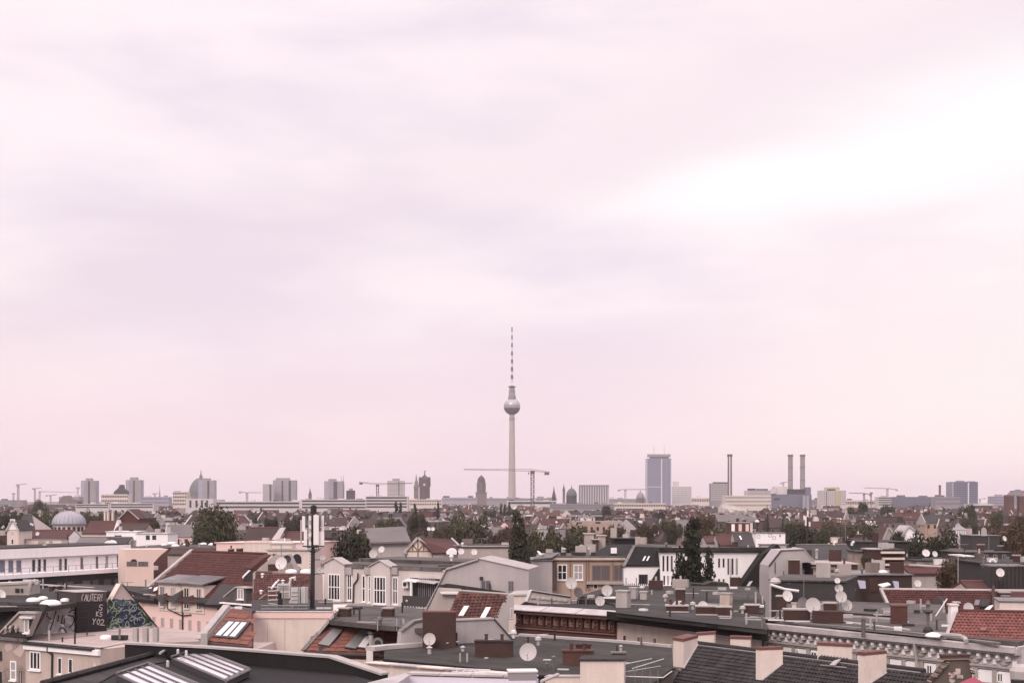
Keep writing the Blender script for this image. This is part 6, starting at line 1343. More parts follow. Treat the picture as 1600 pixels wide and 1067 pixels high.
# long row: red-brown houses near the twin dark poplars and beyond
t, P = block('white blank billboard wall with two round marks among the dark roofs', 1181, 1227, 832, 848, 330, 5, 'zinc', 'plaster_white')
for x, y in ((1185, 838), (1203.5, 836), (1209.5, 840)):
    part(t, 'round_mark', MB().path([P.hit(x + 2.6 * math.cos(q), y + 2.6 * math.sin(q)) + P.n * .02 for q in (R(d) for d in range(0, 361, 30))], .07, 4), 'plaster_grey')
part(t, 'slot', MB().frame_box(P, P.s_at(1218), P.s_at(1219.6), -1.0, -.4, 0, .04), 'glass')
block('grey low annex under the billboard wall', 1190, 1234, 850, 858, 322, 4, 'zinc', 'plaster_grey')
t, P = block('brick red house top with three pink arched windows by the steaming vent', 1140, 1176, 816, 834, 420, 8, 'concrete', 'brick_red')
for x, mm in ((1143, 'plaster_white'), (1154, 'plaster_peach'), (1165, 'plaster_peach')): part(t, 'blind_window', MB().frame_box(P, P.s_at(x), P.s_at(x + 5), -2.6, -.5, 0, .1), mm)
part(t, 'corner_strip', MB().frame_box(P, P.s_at(1172), P.s_at(1176), -3.4, -.13, 0, .08), 'plaster_cream')
eaves('brown red roof stepping down beside the tall poplar', 1103, 1128, 838, 846, 290, 'course_red', 'plaster_grey'); eaves('wide maroon roof with a slanted pale edge under the arched windows', 1122, 1158, 835, 850, 285, 'course_red', 'plaster_grey', lean=2)
t, P = eaves('dark slate roof with a white skylight next to the billboard wall', 1150, 1180, 832, 852, 280, 'course_slate', 'plaster_grey')[0:2]; skylight(t, P, [(1154, 837), (1157, 837), (1160, 844), (1157, 844)], 1)
# grey blind gable right of the white house
P2 = VY((1200, 880), (1275, 880), 150); t = thing('grey_gable_house', 'small lilac grey gable with a brick chimney set in front of it', 'house', U(1235, 880, 150) * A(1, 1, 0))
wall(t, P2, [(1202, 896), (1203, 884), (1221, 860), (1252, 859), (1257, 857), (1272, 876), (1253, 879), (1254, 896)], 6, 'plaster_grey'); a, b = P2.hit(1202, 896), P2.hit(1254, 896); part(t, 'wall', MB().prism([a, b, A(b[0], b[1], 0), A(a[0], a[1], 0)], A(0, 6, 0)), 'plaster_grey')
strip(t, 'coping', P2, 1202, 883, 1221, 859, .12, .12, 'metal_dark', back=.5); strip(t, 'coping', P2, 1221, 859, 1256, 857.5, .1, .12, 'zinc', back=.5); strip(t, 'coping', P2, 1256, 856.5, 1273, 876, .12, .12, 'zinc_light', back=.5)
chimney(t, 1233, 1251, 875, 893, None, 148.5, .8, -.1); part(t, 'downpipe', MB().tube(P2.hit(1211, 878) + P2.n * .05, P2.hit(1211, 895) + P2.n * .05, .05), 'metal_dark'); keep(1200, 1275, 896, 150)
t, P = block('flat dark roof with a bent white edge between gable and dish cluster', 1205, 1310, 905, 935, 118, 9, 'bitumen_grey', 'course_slate', -2.0)
part(t, 'white_edge', MB().path([U(1204, 913, 116), U(1226, 920, 116), U(1248, 923, 116)], .12), 'sheet_white'); part(t, 'vent_cap', MB().lathe(U(1211, 911, 117), [(.45, 0), (.5, .15), (.3, .4), (.05, .48)], 10), 'zinc_light')
part(t, 'vent_cap_stack', MB().box(U(1232, 921, 116.4), .35, .35, .55), 'metal_dark')
t, P = block('stained concrete stair tower with a slanting white edge', 1293, 1318, 890, 925, 128, 6, 'bitumen_grey', 'plaster_beige'); part(t, 'slant_edge', MB().tube(U(1325, 896, 127), U(1335, 922, 127), .15), 'sheet_white'); part(t, 'side_wall', MB().prism([U(1318, 892, 128), U(1327, 893, 128), U(1336, 923, 128), U(1318, 925, 128)], A(0, 4, 0)), 'plaster_beige')
t, P = block('long low grey roof with a white dome light, south of the rusty tree', 1330, 1425, 897, 920, 140, 10, 'zinc', 'course_brown', 0); dome_light(t, 1378, 894, 17, None, 144, h=.5)
for x0, x1, y in ((1340, 1352, 906), (1395, 1404, 907)): part(t, 'roof_light', MB().prism([U(x0, y, 138.5), U(x1, y + 1, 138.5), U(x1 + 1, y + 13, 137), U(x0 + 4, y + 13, 137)], A(0, .3, 0)), 'glass_blue')
part(t, 'pent_roof', MB().prism([U(1372, 914, 136), U(1387, 911, 137), U(1392, 914, 136.5), U(1380, 918, 135.5)], UP * .1), 'sheet_white'); part(t, 'shutter', MB().frame_box(P, P.s_at(1358), P.s_at(1372), -1.7, -.3, 0, .1), 'brick')
dish(1434, 911, 11, 136, 'pale dish over the long dull red roof, west of the rusty tree', ybase=924, m='dish_white')
t, P = block('brown brick chimney block beside slatted balconies', 1358, 1376, 857, 878, 165, 3, 'concrete', 'brick', name='chimney_block', cat='chimney')
t, P = block('ivy brown wall with a tilted pale slab at its foot', 1340, 1362, 861, 890, 168, 5, 'bitumen_green', 'plaster_brown')
t, P = block('balcony house with three pale slatted balcony edges', 1376, 1412, 858, 890, 175, 8, 'bitumen_dark', 'brick')
for i in range(3): part(t, 'balcony_edge', MB().frame_box(P, P.s_at(1375) + .2 * i, P.s_at(1411), -.5 - .75 * i, -.25 - .75 * i, 0, .8), 'plaster_cream')
t, P, _ = eaves('low crimson roof strip with a white ridge line behind the rusty tree', 1420, 1530, 884, 893, 170, 'tile_maroon', 'plaster_stone', run=3)
part(t, 'ridge_coping', MB().tube(U(1420, 882.5, 172.5), U(1522, 888, 172.5), .16), 'zinc_light')
t, P = block('flat roof terrace with white boxes and a rail behind the crimson strip', 1432, 1506, 875, 884, 182, 8, 'bitumen_dark', 'plaster_stone')
for x0, x1 in ((1457, 1470), (1472, 1475), (1478, 1482), (1484, 1492)): part(t, 'white_box', MB().frame_box(P, P.s_at(x0), P.s_at(x1), -.6, .15, .2, .8), 'sheet_white')
dish(1447, 863.5, 12, 180, 'larger of two pale dishes below the broad evergreen', ybase=872, m='dish_white', el=30); dish(1461, 865, 9, 181, 'smaller tilted one of two pale dishes below the broad evergreen', ybase=873, m='dish_white', az=15)
t, P = block('dark mansard house with a pale oval window under the evergreens', 1498, 1580, 862, 884, 196, 8, 'bitumen_grey', 'course_slate')
for x in (1524, 1538, 1552, 1566): window(t, P, x, x + 6, 866, 877, 2, 0, fm='frame_grey', sill=False)
chimney(t, 1528, 1540, 851, 862, None, 199, .6, -.3, pots=2); chimney(t, 1560, 1569, 853, 862, None, 200, .6, -.3)
t, P = block('black dormer cube with a curved white hood at the eastern edge', 1545, 1640, 880, 900, 128, 9, 'bitumen_dark', 'course_slate')
part(t, 'hood', MB().path([U(1546, 878, 127), U(1549, 874, 127), U(1552, 874, 127), U(1556, 878, 127)], .1), 'sheet_white'); part(t, 'dark_wall', MB().frame_box(P, P.s_at(1530), P.s_at(1585), -3, -.15, .3, 3), 'course_slate')
for i in range(9): s0 = P.s_at(1531 + i * 6); part(t, 'standing_seam', MB().frame_box(P, s0, s0 + .07, -2.9, -.2, 3, 3.07), 'bitumen_dark')
part(t, 'roof_trim', MB().frame_box(P, P.s_at(1530), P.s_at(1586), -.16, -.02, .3, 3.1), 'zinc')
for x in (1590, 1604): window(t, P, x, x + 8, 884, 897, 2, 0, fm='frame_grey', sill=False)
for x in (1537, 1575): pipe(t, x, 872, 882, 3, None, 127)
chimney(t, 1584, 1597, 868, 880, None, 131, .6, -.3, pots=2)
dish(1563, 894, 13, 123, 'pale dish with a dark arm before the black dormer cube', ybase=906, m='dish_white')
t, P = block('grey skylit shed on the dark roofs near the eastern edge', 1506, 1520, 868, 880, 160, 5, 'sheet_white', 'zinc')
eaves('muddy red roof with masonry posts left of the black dormer cube', 1518, 1640, 908, 924, 124, 'course_red', 'plaster_stone', run=3)
# garden pavilion with tent roof
t = thing('pavilion', 'grey hipped pavilion with a finial and columns among dark trees', 'pavilion', U(1505, 838, 330) * A(1, 1, 0)); c = U(1505.5, 829, 330); k = 330 / F
part(t, 'roof', MB().lathe(A(c[0], 334, c[2]), [(17 * k, 0), (17 * k, .15), (6 * k, 1.0), (.15, 1.75)], 4, a0=R(45), a1=R(405)), 'far_grey'); part(t, 'finial', MB().tube(A(c[0], 334, c[2] + 1.7), A(c[0], 334, c[2] + 2.6), .07), 'metal_grey')
part(t, 'wall', MB().box(A(c[0], 334, 0), 19 * k, 3.4, c[2] - .002), 'plaster_grey')
for i in range(7): part(t, 'column', MB().tube(A(c[0] - 10.4 * k + i * 3.45 * k, 331.9, c[2] - 1.9), A(c[0] - 10.4 * k + i * 3.45 * k, 331.9, c[2]), .09), 'plaster_white')
keep(1485, 1525, 842, 330)
t, P = gable('tall thin pale gable with slanting light roof, north of evergreens', 1408, 1440, 1420, 822, 838, 848, 300, 7, 'zinc_light', 'plaster_white')
t, P = gable('ochre brown gable roof beside the slanting light roof', 1380, 1402, 1388, 824, 842, 850, 300, 7, 'course_rust', 'plaster_stone')
t, P = block('dark slate terrace roof with a pale arched dormer behind pavilion', 1520, 1562, 836, 848, 285, 8, 'zinc', 'course_slate'); part(t, 'arched_dormer', MB().prism([P.hit(1533, 837)] + [P.hit(*q) for q in arc(1537, 829, 4, 5, 180, 360, 8)] + [P.hit(1541, 837)], P.n * .3), 'plaster_grey')
dish(1570, 841, 8, 262, 'pale dish on a bent white pole near the eastern trees', ybase=852, m='dish_white', az=30)
aerial(1321, 815, 852, 300, 'tall dark aerial pole above the dark slate roofs', bars=0, r=.07); aerial(1497, 868, 920, 128, 'slim pale aerial pole before the rusty tree', bars=1, w=6, r=.03, m='metal_light')
t, P = eaves('wide charcoal roof with curved white chimneys south of bushy trees', 1262, 1345, 851, 874, 190, 'course_slate', 'plaster_stone', run=8)[0:2]
for x in (1303, 1331): part(t, 'bent_pipe', MB().path([U(x, 852, 198), U(x, 848, 198), U(x + 4, 846, 198)], .18), 'sheet_white')
for x, y in ((1276, 866), (1298, 869)): pipe(t, x, y - 6, y + 3, 4, None, 184, m='zinc_light')
t, P = block('low brick and plaster house with pale copings, left of ivy brown wall', 1270, 1340, 880, 900, 150, 8, 'plaster_stone', 'brick'); part(t, 'coping', MB().frame_box(P, P.s_at(1282), P.s_at(1304), -.62, -.42, 0, .3), 'plaster_cream')
for i in range(3): part(t, 'lamp', MB().lathe(P.at(P.s_at(1302), -.8 - i * .35, .3), [(.01, -.1), (.12, 0), (.01, .1)], 8), 'sheet_white')
t, P = block('dark roof hump with an oval shape north of the rusty tree', 1345, 1420, 846, 858, 215, 10, 'bitumen_dark', 'bitumen_dark')
# ------------------------------------------------------------------ skyline
def slabtower(label, x0, x1, yt, yb, Y, m='far_lilac', stripes=(), depth=18, name='tower_block', cat='tower block', cap=None, floors=0, cols=(), side=0, winm='far_dark', base=True, bands=None):
    a, b = U(x0, yt, Y), U(x1, yt, Y); t = thing(name, label, cat, A((a[0] + b[0]) / 2, Y, 0)); P = Plane(a, A(1, 0, 0), UP); w = b[0] - a[0]; h = a[2]; k = Y / F
    part(t, 'wall', MB().prism([A(a[0], Y, h), A(b[0], Y, h), A(b[0], Y, 0), A(a[0], Y, 0)], A(0, depth, 0)), m)
    for s0, s1, mm in stripes: part(t, 'facade_strip', MB().frame_box(P, P.s_at(s0), P.s_at(s1), -h, -.8, 0, .5), mm)
    if cap:
        for c0, c1, y0, mm in cap:
            p, q = U(c0, y0, Y + 3), U(c1, y0, Y + 3); part(t, 'roof_house', MB().prism([A(p[0], Y + 3, p[2]), A(q[0], Y + 3, q[2]), A(q[0], Y + 3, h), A(p[0], Y + 3, h)], A(0, depth * .5, 0)), mm)
    if floors:
        mb = MB(); zv = max(0, h - (yb - yt) * k)
        for i in range(floors):
            z1 = -(h - zv) * (i + .25) / floors; z0 = -(h - zv) * (i + .72) / floors
            if cols:
                n = cols[0]
                for j in range(n): mb.frame_box(P, w * (j + .2) / n, w * (j + .8) / n, z0, z1, 0, .22)
            else: mb.frame_box(P, w * .02, w * .98, z0, z1, 0, .22)
        part(t, 'window_band', mb, winm, kind='stuff')
    keep(x0, x1, yb, Y); return t, P
# television tower
Yt = 2700.0; k = Yt / F; cx = (800 - 800) / F * Yt
t = thing('television_tower', 'tall concrete television tower with a silver ball and striped mast', 'tower', A(cx, Yt, 0)); c0 = A(cx, Yt, 0)
zz = lambda y: H - (y - HZ) / F * Yt
part(t, 'shaft', MB().lathe(c0, [(16, 0), (10.5, 14), (7.3, zz(785)), (6.6, zz(745)), (5.7, zz(700)), (4.9, zz(650)), (4.9, zz(640))], 32), 'tower_concrete', smooth=True)
part(t, 'shaft_collar', MB().lathe(c0, [(5.0, zz(657)), (5.5, zz(656)), (5.5, zz(652.5)), (5.0, zz(652))], 24), 'far_grey')
zc = zz(635.2); rb = 13.0 * k
sph = lambda a0, a1, s=1.0: [(rb * s * math.cos(R(a)), zc + rb * s * math.sin(R(a))) for a in np.linspace(a0, a1, 10)]
part(t, 'ball_upper', MB().lathe(c0, sph(12, 82), 40), 'steel_tower', smooth=True); part(t, 'ball_lower', MB().lathe(c0, sph(-70, -10), 40), 'steel_shaded', smooth=True)  # lower half's shade and ground reflection are put into the darker steel
part(t, 'ball_window_band', MB().lathe(c0, sph(-10.2, 12.2, .985), 40), 'far_lilac', smooth=True)
for a in (-9, 1.5, 12): part(t, 'ball_ring', MB().lathe(c0, [(rb * math.cos(R(a)) * 1.0, zc + rb * math.sin(R(a)) - .35), (rb * math.cos(R(a)) + .35, zc + rb * math.sin(R(a))), (rb * math.cos(R(a)), zc + rb * math.sin(R(a)) + .35)], 40), 'steel_tower')
part(t, 'antenna_base', MB().lathe(c0, [(7.4, zz(623)), (7.4, zz(621)), (6.4, zz(620)), (6.0, zz(613)), (5.2, zz(611.5)), (5.2, zz(606)), (4.2, zz(603)), (3.0, zz(602))], 20), 'far_grey')
for y, r in ((604.5, 7.4), (611.5, 6.8), (619.5, 7.6), (622, 7.8)): part(t, 'platform', MB().lathe(c0, [(3, zz(y) - .5), (r, zz(y) - .4), (r, zz(y) + .9), (3, zz(y) + 1.0)], 20), 'far_dark' if y < 610 else 'far_grey')
ys = [598.5, 592, 586, 580, 573.5, 567.5, 561.5, 555.5, 549, 542.5, 536, 530, 524, 518.5, 511]
for i, (y0, y1) in enumerate(zip(ys, ys[1:])):
    r0 = 2.5 - 1.5 * i / 15; part(t, 'mast_section', MB().tube(c0 + UP * zz(y0), c0 + UP * zz(y1), r0 * (1.0 if i % 2 else .85), (r0 - .1) * (1.0 if i % 2 else .85), 8), 'antenna_red' if i % 2 else 'antenna_white')
keep(785, 815, 782, Yt)
# hotel slab
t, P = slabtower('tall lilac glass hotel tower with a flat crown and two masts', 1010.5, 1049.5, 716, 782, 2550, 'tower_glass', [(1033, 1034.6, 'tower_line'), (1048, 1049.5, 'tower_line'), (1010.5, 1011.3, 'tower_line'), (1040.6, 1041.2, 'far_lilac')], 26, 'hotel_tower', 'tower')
a, b = U(1012.5, 709, 2556), U(1047.5, 715, 2556)
part(t, 'crown', MB().prism([A(a[0], 2554, a[2] - .5), A(b[0], 2554, a[2] - .5), A(b[0], 2554, b[2] + 1.5), A(a[0], 2554, b[2] + 1.5)], A(0, 18, 0)), 'far_grey'); part(t, 'crown_recess', MB().prism([U(1016, 713, 2556), U(1045, 713, 2556), U(1045, 717, 2556), U(1016, 717, 2556)], A(0, 14, 0)), 'plant_blue')
for x in (1022, 1038): part(t, 'mast', MB().tube(U(x, 710, 2560), U(x, 695, 2560), .8, .5), 'antenna_white')
part(t, 'floor_line', MB().frame_box(P, P.s_at(1011), P.s_at(1033), -(760 - 716) * 2550 / F - 1, -(760 - 716) * 2550 / F, 0, .4), 'tower_line')
m = MB()
for i in range(26): m.frame_box(P, .5, P.s_at(1049), -(i + 1) * 2.9 - .25, -(i + 1) * 2.9, 0, .25)
part(t, 'floor_edge', m, 'far_lilac', kind='stuff')
# slab towers on the western side
T1 = [('westernmost slab tower, lilac grey with one dark strip', 126.5, 149.5, 750.5, 137.5, 140.5, (134, 143, 747)), ('second slab tower from the west, with one dark strip off centre', 196.5, 220, 749.5, 208, 210.5, (203, 214, 745.5)),
      ('shorter pale half of the paired slab towers', 410.5, 425.5, 756, 421, 424, None), ('tall wide half of the paired slab towers with two dark strips', 426.5, 462, 750, 440, 442.5, (431, 452, 746.5)),
      ('slab tower with a dark middle next to the thin twin spires', 506.5, 535, 751.5, 521, 527, (513, 525, 748)), ('grey slab tower hiding the east flank of the green cathedral dome', 310, 335, 750, 324, 327, (316, 328, 747)), ('pale slab tower west of the red clock tower', 605, 631.5, 751, 622.5, 624, (613, 624, 747.5))]
for i, (l, x0, x1, yt, s0, s1, cp) in enumerate(T1):
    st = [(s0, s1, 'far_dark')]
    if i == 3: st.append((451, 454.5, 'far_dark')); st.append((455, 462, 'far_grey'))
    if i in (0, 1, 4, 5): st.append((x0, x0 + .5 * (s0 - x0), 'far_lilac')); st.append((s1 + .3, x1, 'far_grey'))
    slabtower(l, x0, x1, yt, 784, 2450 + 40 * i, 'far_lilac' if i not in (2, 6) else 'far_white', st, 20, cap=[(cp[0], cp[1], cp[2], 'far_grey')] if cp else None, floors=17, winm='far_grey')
# cathedral dome
def domed(label, cx, r, yb, yd, ys, yspire, Y, m='copper_green', drum='far_stone', name='dome_church', cat='church', lantern=3, n=24, ribs=8, drumr=1.0, w2=None):
    k = Y / F; x = (cx - 800) * k; z = lambda y: H - (y - HZ) * k; R0 = r * k
    t = thing(name, label, cat, A(x, Y, 0)); c = A(x, Y, 0)
    part(t, 'drum', MB().lathe(c, [(R0 * drumr, 0), (R0 * drumr, z(yd) - .5), (R0 * drumr * 1.06, z(yd) - .4), (R0 * drumr * 1.06, z(yd))], n), drum)
    pr = [(R0 * math.cos(R(a)), z(yd) + (z(ys) - z(yd)) * math.sin(R(a))) for a in range(0, 85, 8)]
    part(t, 'dome', MB().lathe(c, [(q[0], q[1] + .01) for q in pr] + [(R0 * .08, z(ys))], n), m, smooth=True)
    for i in range(ribs):
        a = 2 * math.pi * (i + .5) / ribs
        if math.sin(a) < .2: part(t, 'rib', MB().path([c + A((q[0] + .1) * math.cos(a), (q[0] + .1) * math.sin(a), q[1]) for q in pr], R0 * .03, 4), drum)
    part(t, 'lantern', MB().lathe(c, [(lantern * k, z(ys) - 1), (lantern * k, z(ys) + lantern * 1.2 * k), (lantern * 1.3 * k, z(ys) + lantern * 1.25 * k), (lantern * .5 * k, z(ys) + lantern * 2 * k), (.15 * k, z(yspire))], 10), drum)
    if w2:
        for s in (-1, 1): part(t, 'side_turret', MB().lathe(A(x + s * w2 * k, Y - R0 * .5, 0), [(R0 * .16, 0), (R0 * .16, z(yd) + 1), (R0 * .2, z(yd) + 1.4), (.05, z(yd) + R0 * .5)], 10), drum)
    keep(cx - r, cx + r, yb, Y); return t
domed('large green cathedral dome with a spired lantern behind a grey slab', 314, 18, 784, 772, 746.5, 733, 2800, 'copper_green', 'far_stone', lantern=2.4)
domed('green copper dome on a dark drum between spires and striped block', 893, 8.2, 784, 774, 763, 757, 1900, 'copper_green', 'far_dark', lantern=1.0)
domed('small grey domed tower just west of the glass hotel tower', 1000.5, 6.3, 797, 778, 769, 764, 1500, 'far_grey', 'far_stone', lantern=.9)
t = thing('town_hall_tower', 'old stone tower with columns and a rounded dark dome', 'tower', A((752 - 800) * 2500 / F, 2500, 0)); k = 2500 / F; c = A((752 - 800) * k, 2500, 0); z = lambda y: H - (y - HZ) * k
part(t, 'base', MB().box(c, 17 * k, 17 * k, z(770), 0), 'far_stone'); part(t, 'cornice', MB().box(c + UP * (z(770) + .01), 18.5 * k, 18.5 * k, 1.2, 0), 'far_stone')
part(t, 'drum', MB().lathe(c, [(6.0 * k, z(769)), (6.0 * k, z(755)), (6.9 * k, z(754.6)), (6.9 * k, z(753))], 20), 'far_stone')
for i in range(14):
    a = 2 * math.pi * i / 14; part(t, 'column', MB().tube(c + A(6.6 * k * math.cos(a), 6.6 * k * math.sin(a), z(768)), c + A(6.6 * k * math.cos(a), 6.6 * k * math.sin(a), z(755)), .55 * k), 'far_stone')
part(t, 'dome', MB().lathe(c, [(6.2 * k, z(753)), (6.0 * k, z(749.5)), (4.4 * k, z(746)), (2.2 * k, z(744)), (.8 * k, z(743.2)), (.2 * k, z(741))], 20), 'far_dark', smooth=True); keep(742, 763, 784, 2500)
for x in (745.5, 758.5): part(t, 'corner_statue', MB().tube(c + A((x - 752) * k, -8 * k, z(770)), c + A((x - 752) * k, -8 * k, z(764)), .7 * k, .4 * k), 'far_stone')
# red clock tower and neighbour spire
t = thing('clock_tower', 'dark red square clock tower with corner turrets and a flag pole', 'tower', A((663.5 - 800) * 2600 / F, 2600, 0)); k = 2600 / F; c = A((663.5 - 800) * k, 2600, 0); z = lambda y: H - (y - HZ) * k
part(t, 'shaft', MB().box(c, 15.5 * k, 15.5 * k, z(752)), 'far_red'); part(t, 'top_stage', MB().box(c + UP * z(751.99), 16.5 * k, 16.5 * k, 4.5 * k), 'far_red')
part(t, 'roof', MB().lathe(c, [(8 * k, z(747.4)), (3.5 * k, z(744)), (1.2 * k, z(742)), (.3 * k, z(735))], 8), 'far_dark')
for s in (-1, 1):
    for q in (-1, 1): part(t, 'corner_turret', MB().lathe(c + A(s * 7.4 * k, q * 7.4 * k, 0), [(1.4 * k, z(760)), (1.4 * k, z(747)), (.1, z(744.5))], 8), 'far_red')
part(t, 'clock_face', MB().lathe(c + A(0, -7.9 * k, z(757)), [(.001, -2.0 * k), (1.6 * k, -1.2 * k), (2 * k, 0), (1.6 * k, 1.2 * k), (.001, 2.0 * k)], 12, squash=.06), 'far_white')
for x in (-4.5, 0, 4.5):
    for y0, y1 in ((763, 769), (772, 778)): part(t, 'window', MB().box(c + A(x * k, -7.76 * k, z(y1)), 1.8 * k, .4, (y1 - y0) * k), 'far_dark')
part(t, 'flag', MB().box(c + A(.9 * k, 0, z(737)), 1.6 * k, .2, 1.6 * k), 'far_red'); keep(653, 673, 784, 2600)
def spire(label, cx, w, yb, ye, yt, Y, m='far_stone', rm='far_dark', name='church_tower', belfry=None):
    k = Y / F; c = A((cx - 800) * k, Y, 0); z = lambda y: H - (y - HZ) * k; t = thing(name, label, 'church tower', c)
    part(t, 'tower_shaft', MB().box(c, w * k, w * k, z(ye)), m); part(t, 'spire', MB().lathe(c, [(w * .62 * k, z(ye) + .01), (w * .2 * k, z(ye) + (z(yt) - z(ye)) * .55), (.12 * k, z(yt))], 8), rm)
    part(t, 'belfry_cornice', MB().box(c + UP * (z(ye) - 1.6), w * 1.14 * k, w * 1.14 * k, 1.2), m)
    for s in (-1, 1): part(t, 'belfry_window', MB().box(c + A(s * w * .22 * k, -w * .5 * k, z(ye) - 6), w * .16 * k, .5, 3.6), 'far_dark')
    if belfry: part(t, 'lantern', MB().lathe(c, [(w * .4 * k, z(ye) + 1), (w * .4 * k, z(ye - belfry)), (.1, z(ye - belfry * 1.6))], 8), rm)
    keep(cx - w / 2, cx + w / 2, yb, Y); return t
spire('thin greenish spire with an open lantern next to the red clock tower', 650.5, 7, 784, 761, 740, 2650, 'far_stone', 'far_stone', belfry=8)
spire('first of the thin dark twin spires, west', 533.2, 1.7, 784, 760, 743, 2800, 'far_dark'); spire('second of the thin dark twin spires, east', 537, 1.8, 784, 760, 742, 2800, 'far_dark')
spire('squat dark church spire just east of the big crane', 865.5, 5.5, 784, 776, 759, 2100, 'far_dark', 'far_dark'); spire('slim dark church spire beside the green copper dome', 881, 3.6, 784, 766, 755, 2000, 'far_stone', 'far_dark', belfry=4)
spire('small distant spire west of the white long office', 484.5, 4.5, 784, 773, 761, 2600, 'far_stone', 'far_dark'); spire('needle spire on a pale church east of the second slab tower', 249.5, 2.2, 784, 775, 757, 2500, 'far_grey', 'far_grey')
spire('tiny white church spire among eastern trees', 1440, 3.5, 800, 797, 790, 900, 'far_white', 'far_stone')
def brick_tower(label, cx, w, yt, yb, Y):
    k = Y / F; c = A((cx - 800) * k, Y, 0); z = lambda y: H - (y - HZ) * k; t = thing('church_tower', label, 'church tower', c)
    part(t, 'tower_shaft', MB().box(c, w * k, w * k, z(yt + 5)), 'far_brick'); part(t, 'cornice', MB().box(c + UP * (z(yt + 5) - .01), w * 1.12 * k, w * 1.12 * k, 1.0), 'far_brown')
    part(t, 'roof', MB().lathe(c, [(w * .72 * k, z(yt + 4.6)), (w * .1 * k, z(yt + 1)), (.1, z(yt - 1.5))], 4, a0=R(45), a1=R(405)), 'far_brown')
    for s in (-1, 1): part(t, 'belfry_arch', MB().box(c + A(s * w * .2 * k, -w * .5 * k, z(yt + 17)), w * .18 * k, .4, 7 * k), 'far_dark')
    keep(cx - w / 2, cx + w / 2, yb, Y)
brick_tower('western one of the red brick church towers with a low tent roof', 1576.5, 12, 770, 806, 1100); brick_tower('eastern one of the red brick church towers, cut by the picture edge', 1597, 12, 771, 806, 1100)
# striped block, lattice blocks
t, P = slabtower('broad round cornered block with white vertical stripes', 905.5, 951.5, 757.5, 784, 2300, 'plant_blue', [], 24)
for i in range(12): x = 907 + i * 3.85; part(t, 'fin', MB().frame_box(P, P.s_at(x), P.s_at(x + 1.5), -40, -3, 0, .9), 'far_white')
part(t, 'roof_band', MB().frame_box(P, .4, P.s_at(951), -2.6, .2, -22, .8), 'far_grey')
slabtower('pale lattice office block right behind the glass hotel tower', 1050.5, 1080.5, 760, 786, 2700, 'far_white', [], 20, 'office_block', 'office block', [(1052, 1061, 752, 'far_white')], 9, (14,), winm='far_grey')
slabtower('grid fronted grey office block joined to the twin flue chimney', 1111, 1138, 755, 782, 1700, 'far_grey', [], 16, 'office_block', 'office block', [(1115, 1138, 753, 'far_dark')], 8, (12,), winm='far_white')
t = thing('chimney_stack', 'slender twin flue chimney joined to a grid fronted block', 'chimney', U(1140, 780, 1680) * A(1, 1, 0)); k = 1680 / F
for x in (1138.2, 1142.4):
    part(t, 'flue', MB().tube(U(x, 785, 1680) * A(1, 1, 0), U(x, 710, 1680), 1.5 * k, 1.3 * k, 12), 'far_stone'); part(t, 'flue_collar', MB().tube(U(x, 713, 1680), U(x, 709.5, 1680), 2.0 * k, 1.9 * k, 12), 'far_dark')
slabtower('long cream building with fine windows in front of the power station', 1133, 1205, 774, 792, 1350, 'far_cream', [], 20, 'office_block', 'office block', None, 3, (40,), winm='far_grey')
slabtower('white flat block with dark roof huts behind the long cream building', 1167, 1204, 766, 776, 1450, 'far_white', [], 18, 'office_block', 'office block', [(1170, 1181, 763, 'far_dark'), (1184, 1200, 763.5, 'far_dark')], 3, winm='far_grey')
t, P = slabtower('blue grey power station hall under the two tall chimneys', 1203, 1268, 772, 792, 1500, 'plant_blue', [], 30, 'power_station', 'power station', [(1211, 1230, 760, 'far_white'), (1231, 1258, 764, 'far_dark'), (1258.5, 1267, 761, 'plant_blue')])
part(t, 'roof_slope', MB().prism([U(1203, 772.1, 1499), U(1212, 772.1, 1499), U(1212, 770, 1499)], A(0, 20, 0)), 'plant_blue'); part(t, 'lettering_panel', MB().frame_box(P, P.s_at(1209), P.s_at(1218), -6, -4, 0, .3), 'far_dark')
for x in (1256.5, 1262): part(t, 'silo', MB().tube(U(x, 792, 1497) * A(1, 1, 0), U(x, 774, 1497), 1.9, 1.9, 12), 'far_lilac')
for q in ((1206, 1213), (1215, 1228)): part(t, 'office_front', MB().frame_box(P, P.s_at(q[0]), P.s_at(q[1]), .02, 6, -8, -2), 'far_white')
for l, cx in (('western of the two tall pale power station chimneys', 1235), ('eastern of the two tall pale power station chimneys', 1254)):
    t = thing('chimney_stack', l, 'chimney', U(cx, 772, 1508) * A(1, 1, 0), 'power station chimneys'); k = 1508 / F; c = U(cx, 772, 1508) * A(1, 1, 0); z = lambda y: H - (y - HZ) * k
    part(t, 'shaft', MB().lathe(c, [(4.2 * k, 0), (3.9 * k, z(772)), (3.6 * k, z(712.5))], 20), 'far_grey', smooth=True)
    part(t, 'collar', MB().lathe(c, [(3.7 * k, z(713)), (4.4 * k, z(712.5)), (4.4 * k, z(710.5)), (3.9 * k, z(710))], 20), 'far_brown')
    for y in (730, 750): part(t, 'ring', MB().lathe(c, [(3.8 * k, z(y) - .4), (4.05 * k, z(y) - .3), (4.05 * k, z(y) + .3), (3.8 * k, z(y) + .4)], 20), 'far_stone')
    keep(cx - 5, cx + 5, 785, 1508)
t, P = slabtower('white tower block with an ochre strip and rounded top', 1283, 1322, 766, 789, 1400, 'far_white', [(1290.5, 1292, 'plant_blue'), (1305, 1313, 'ochre')], 18, cap=[(1291, 1312, 761, 'ochre'), (1292, 1305, 764, 'far_white')], floors=7, cols=(12,), winm='far_grey')
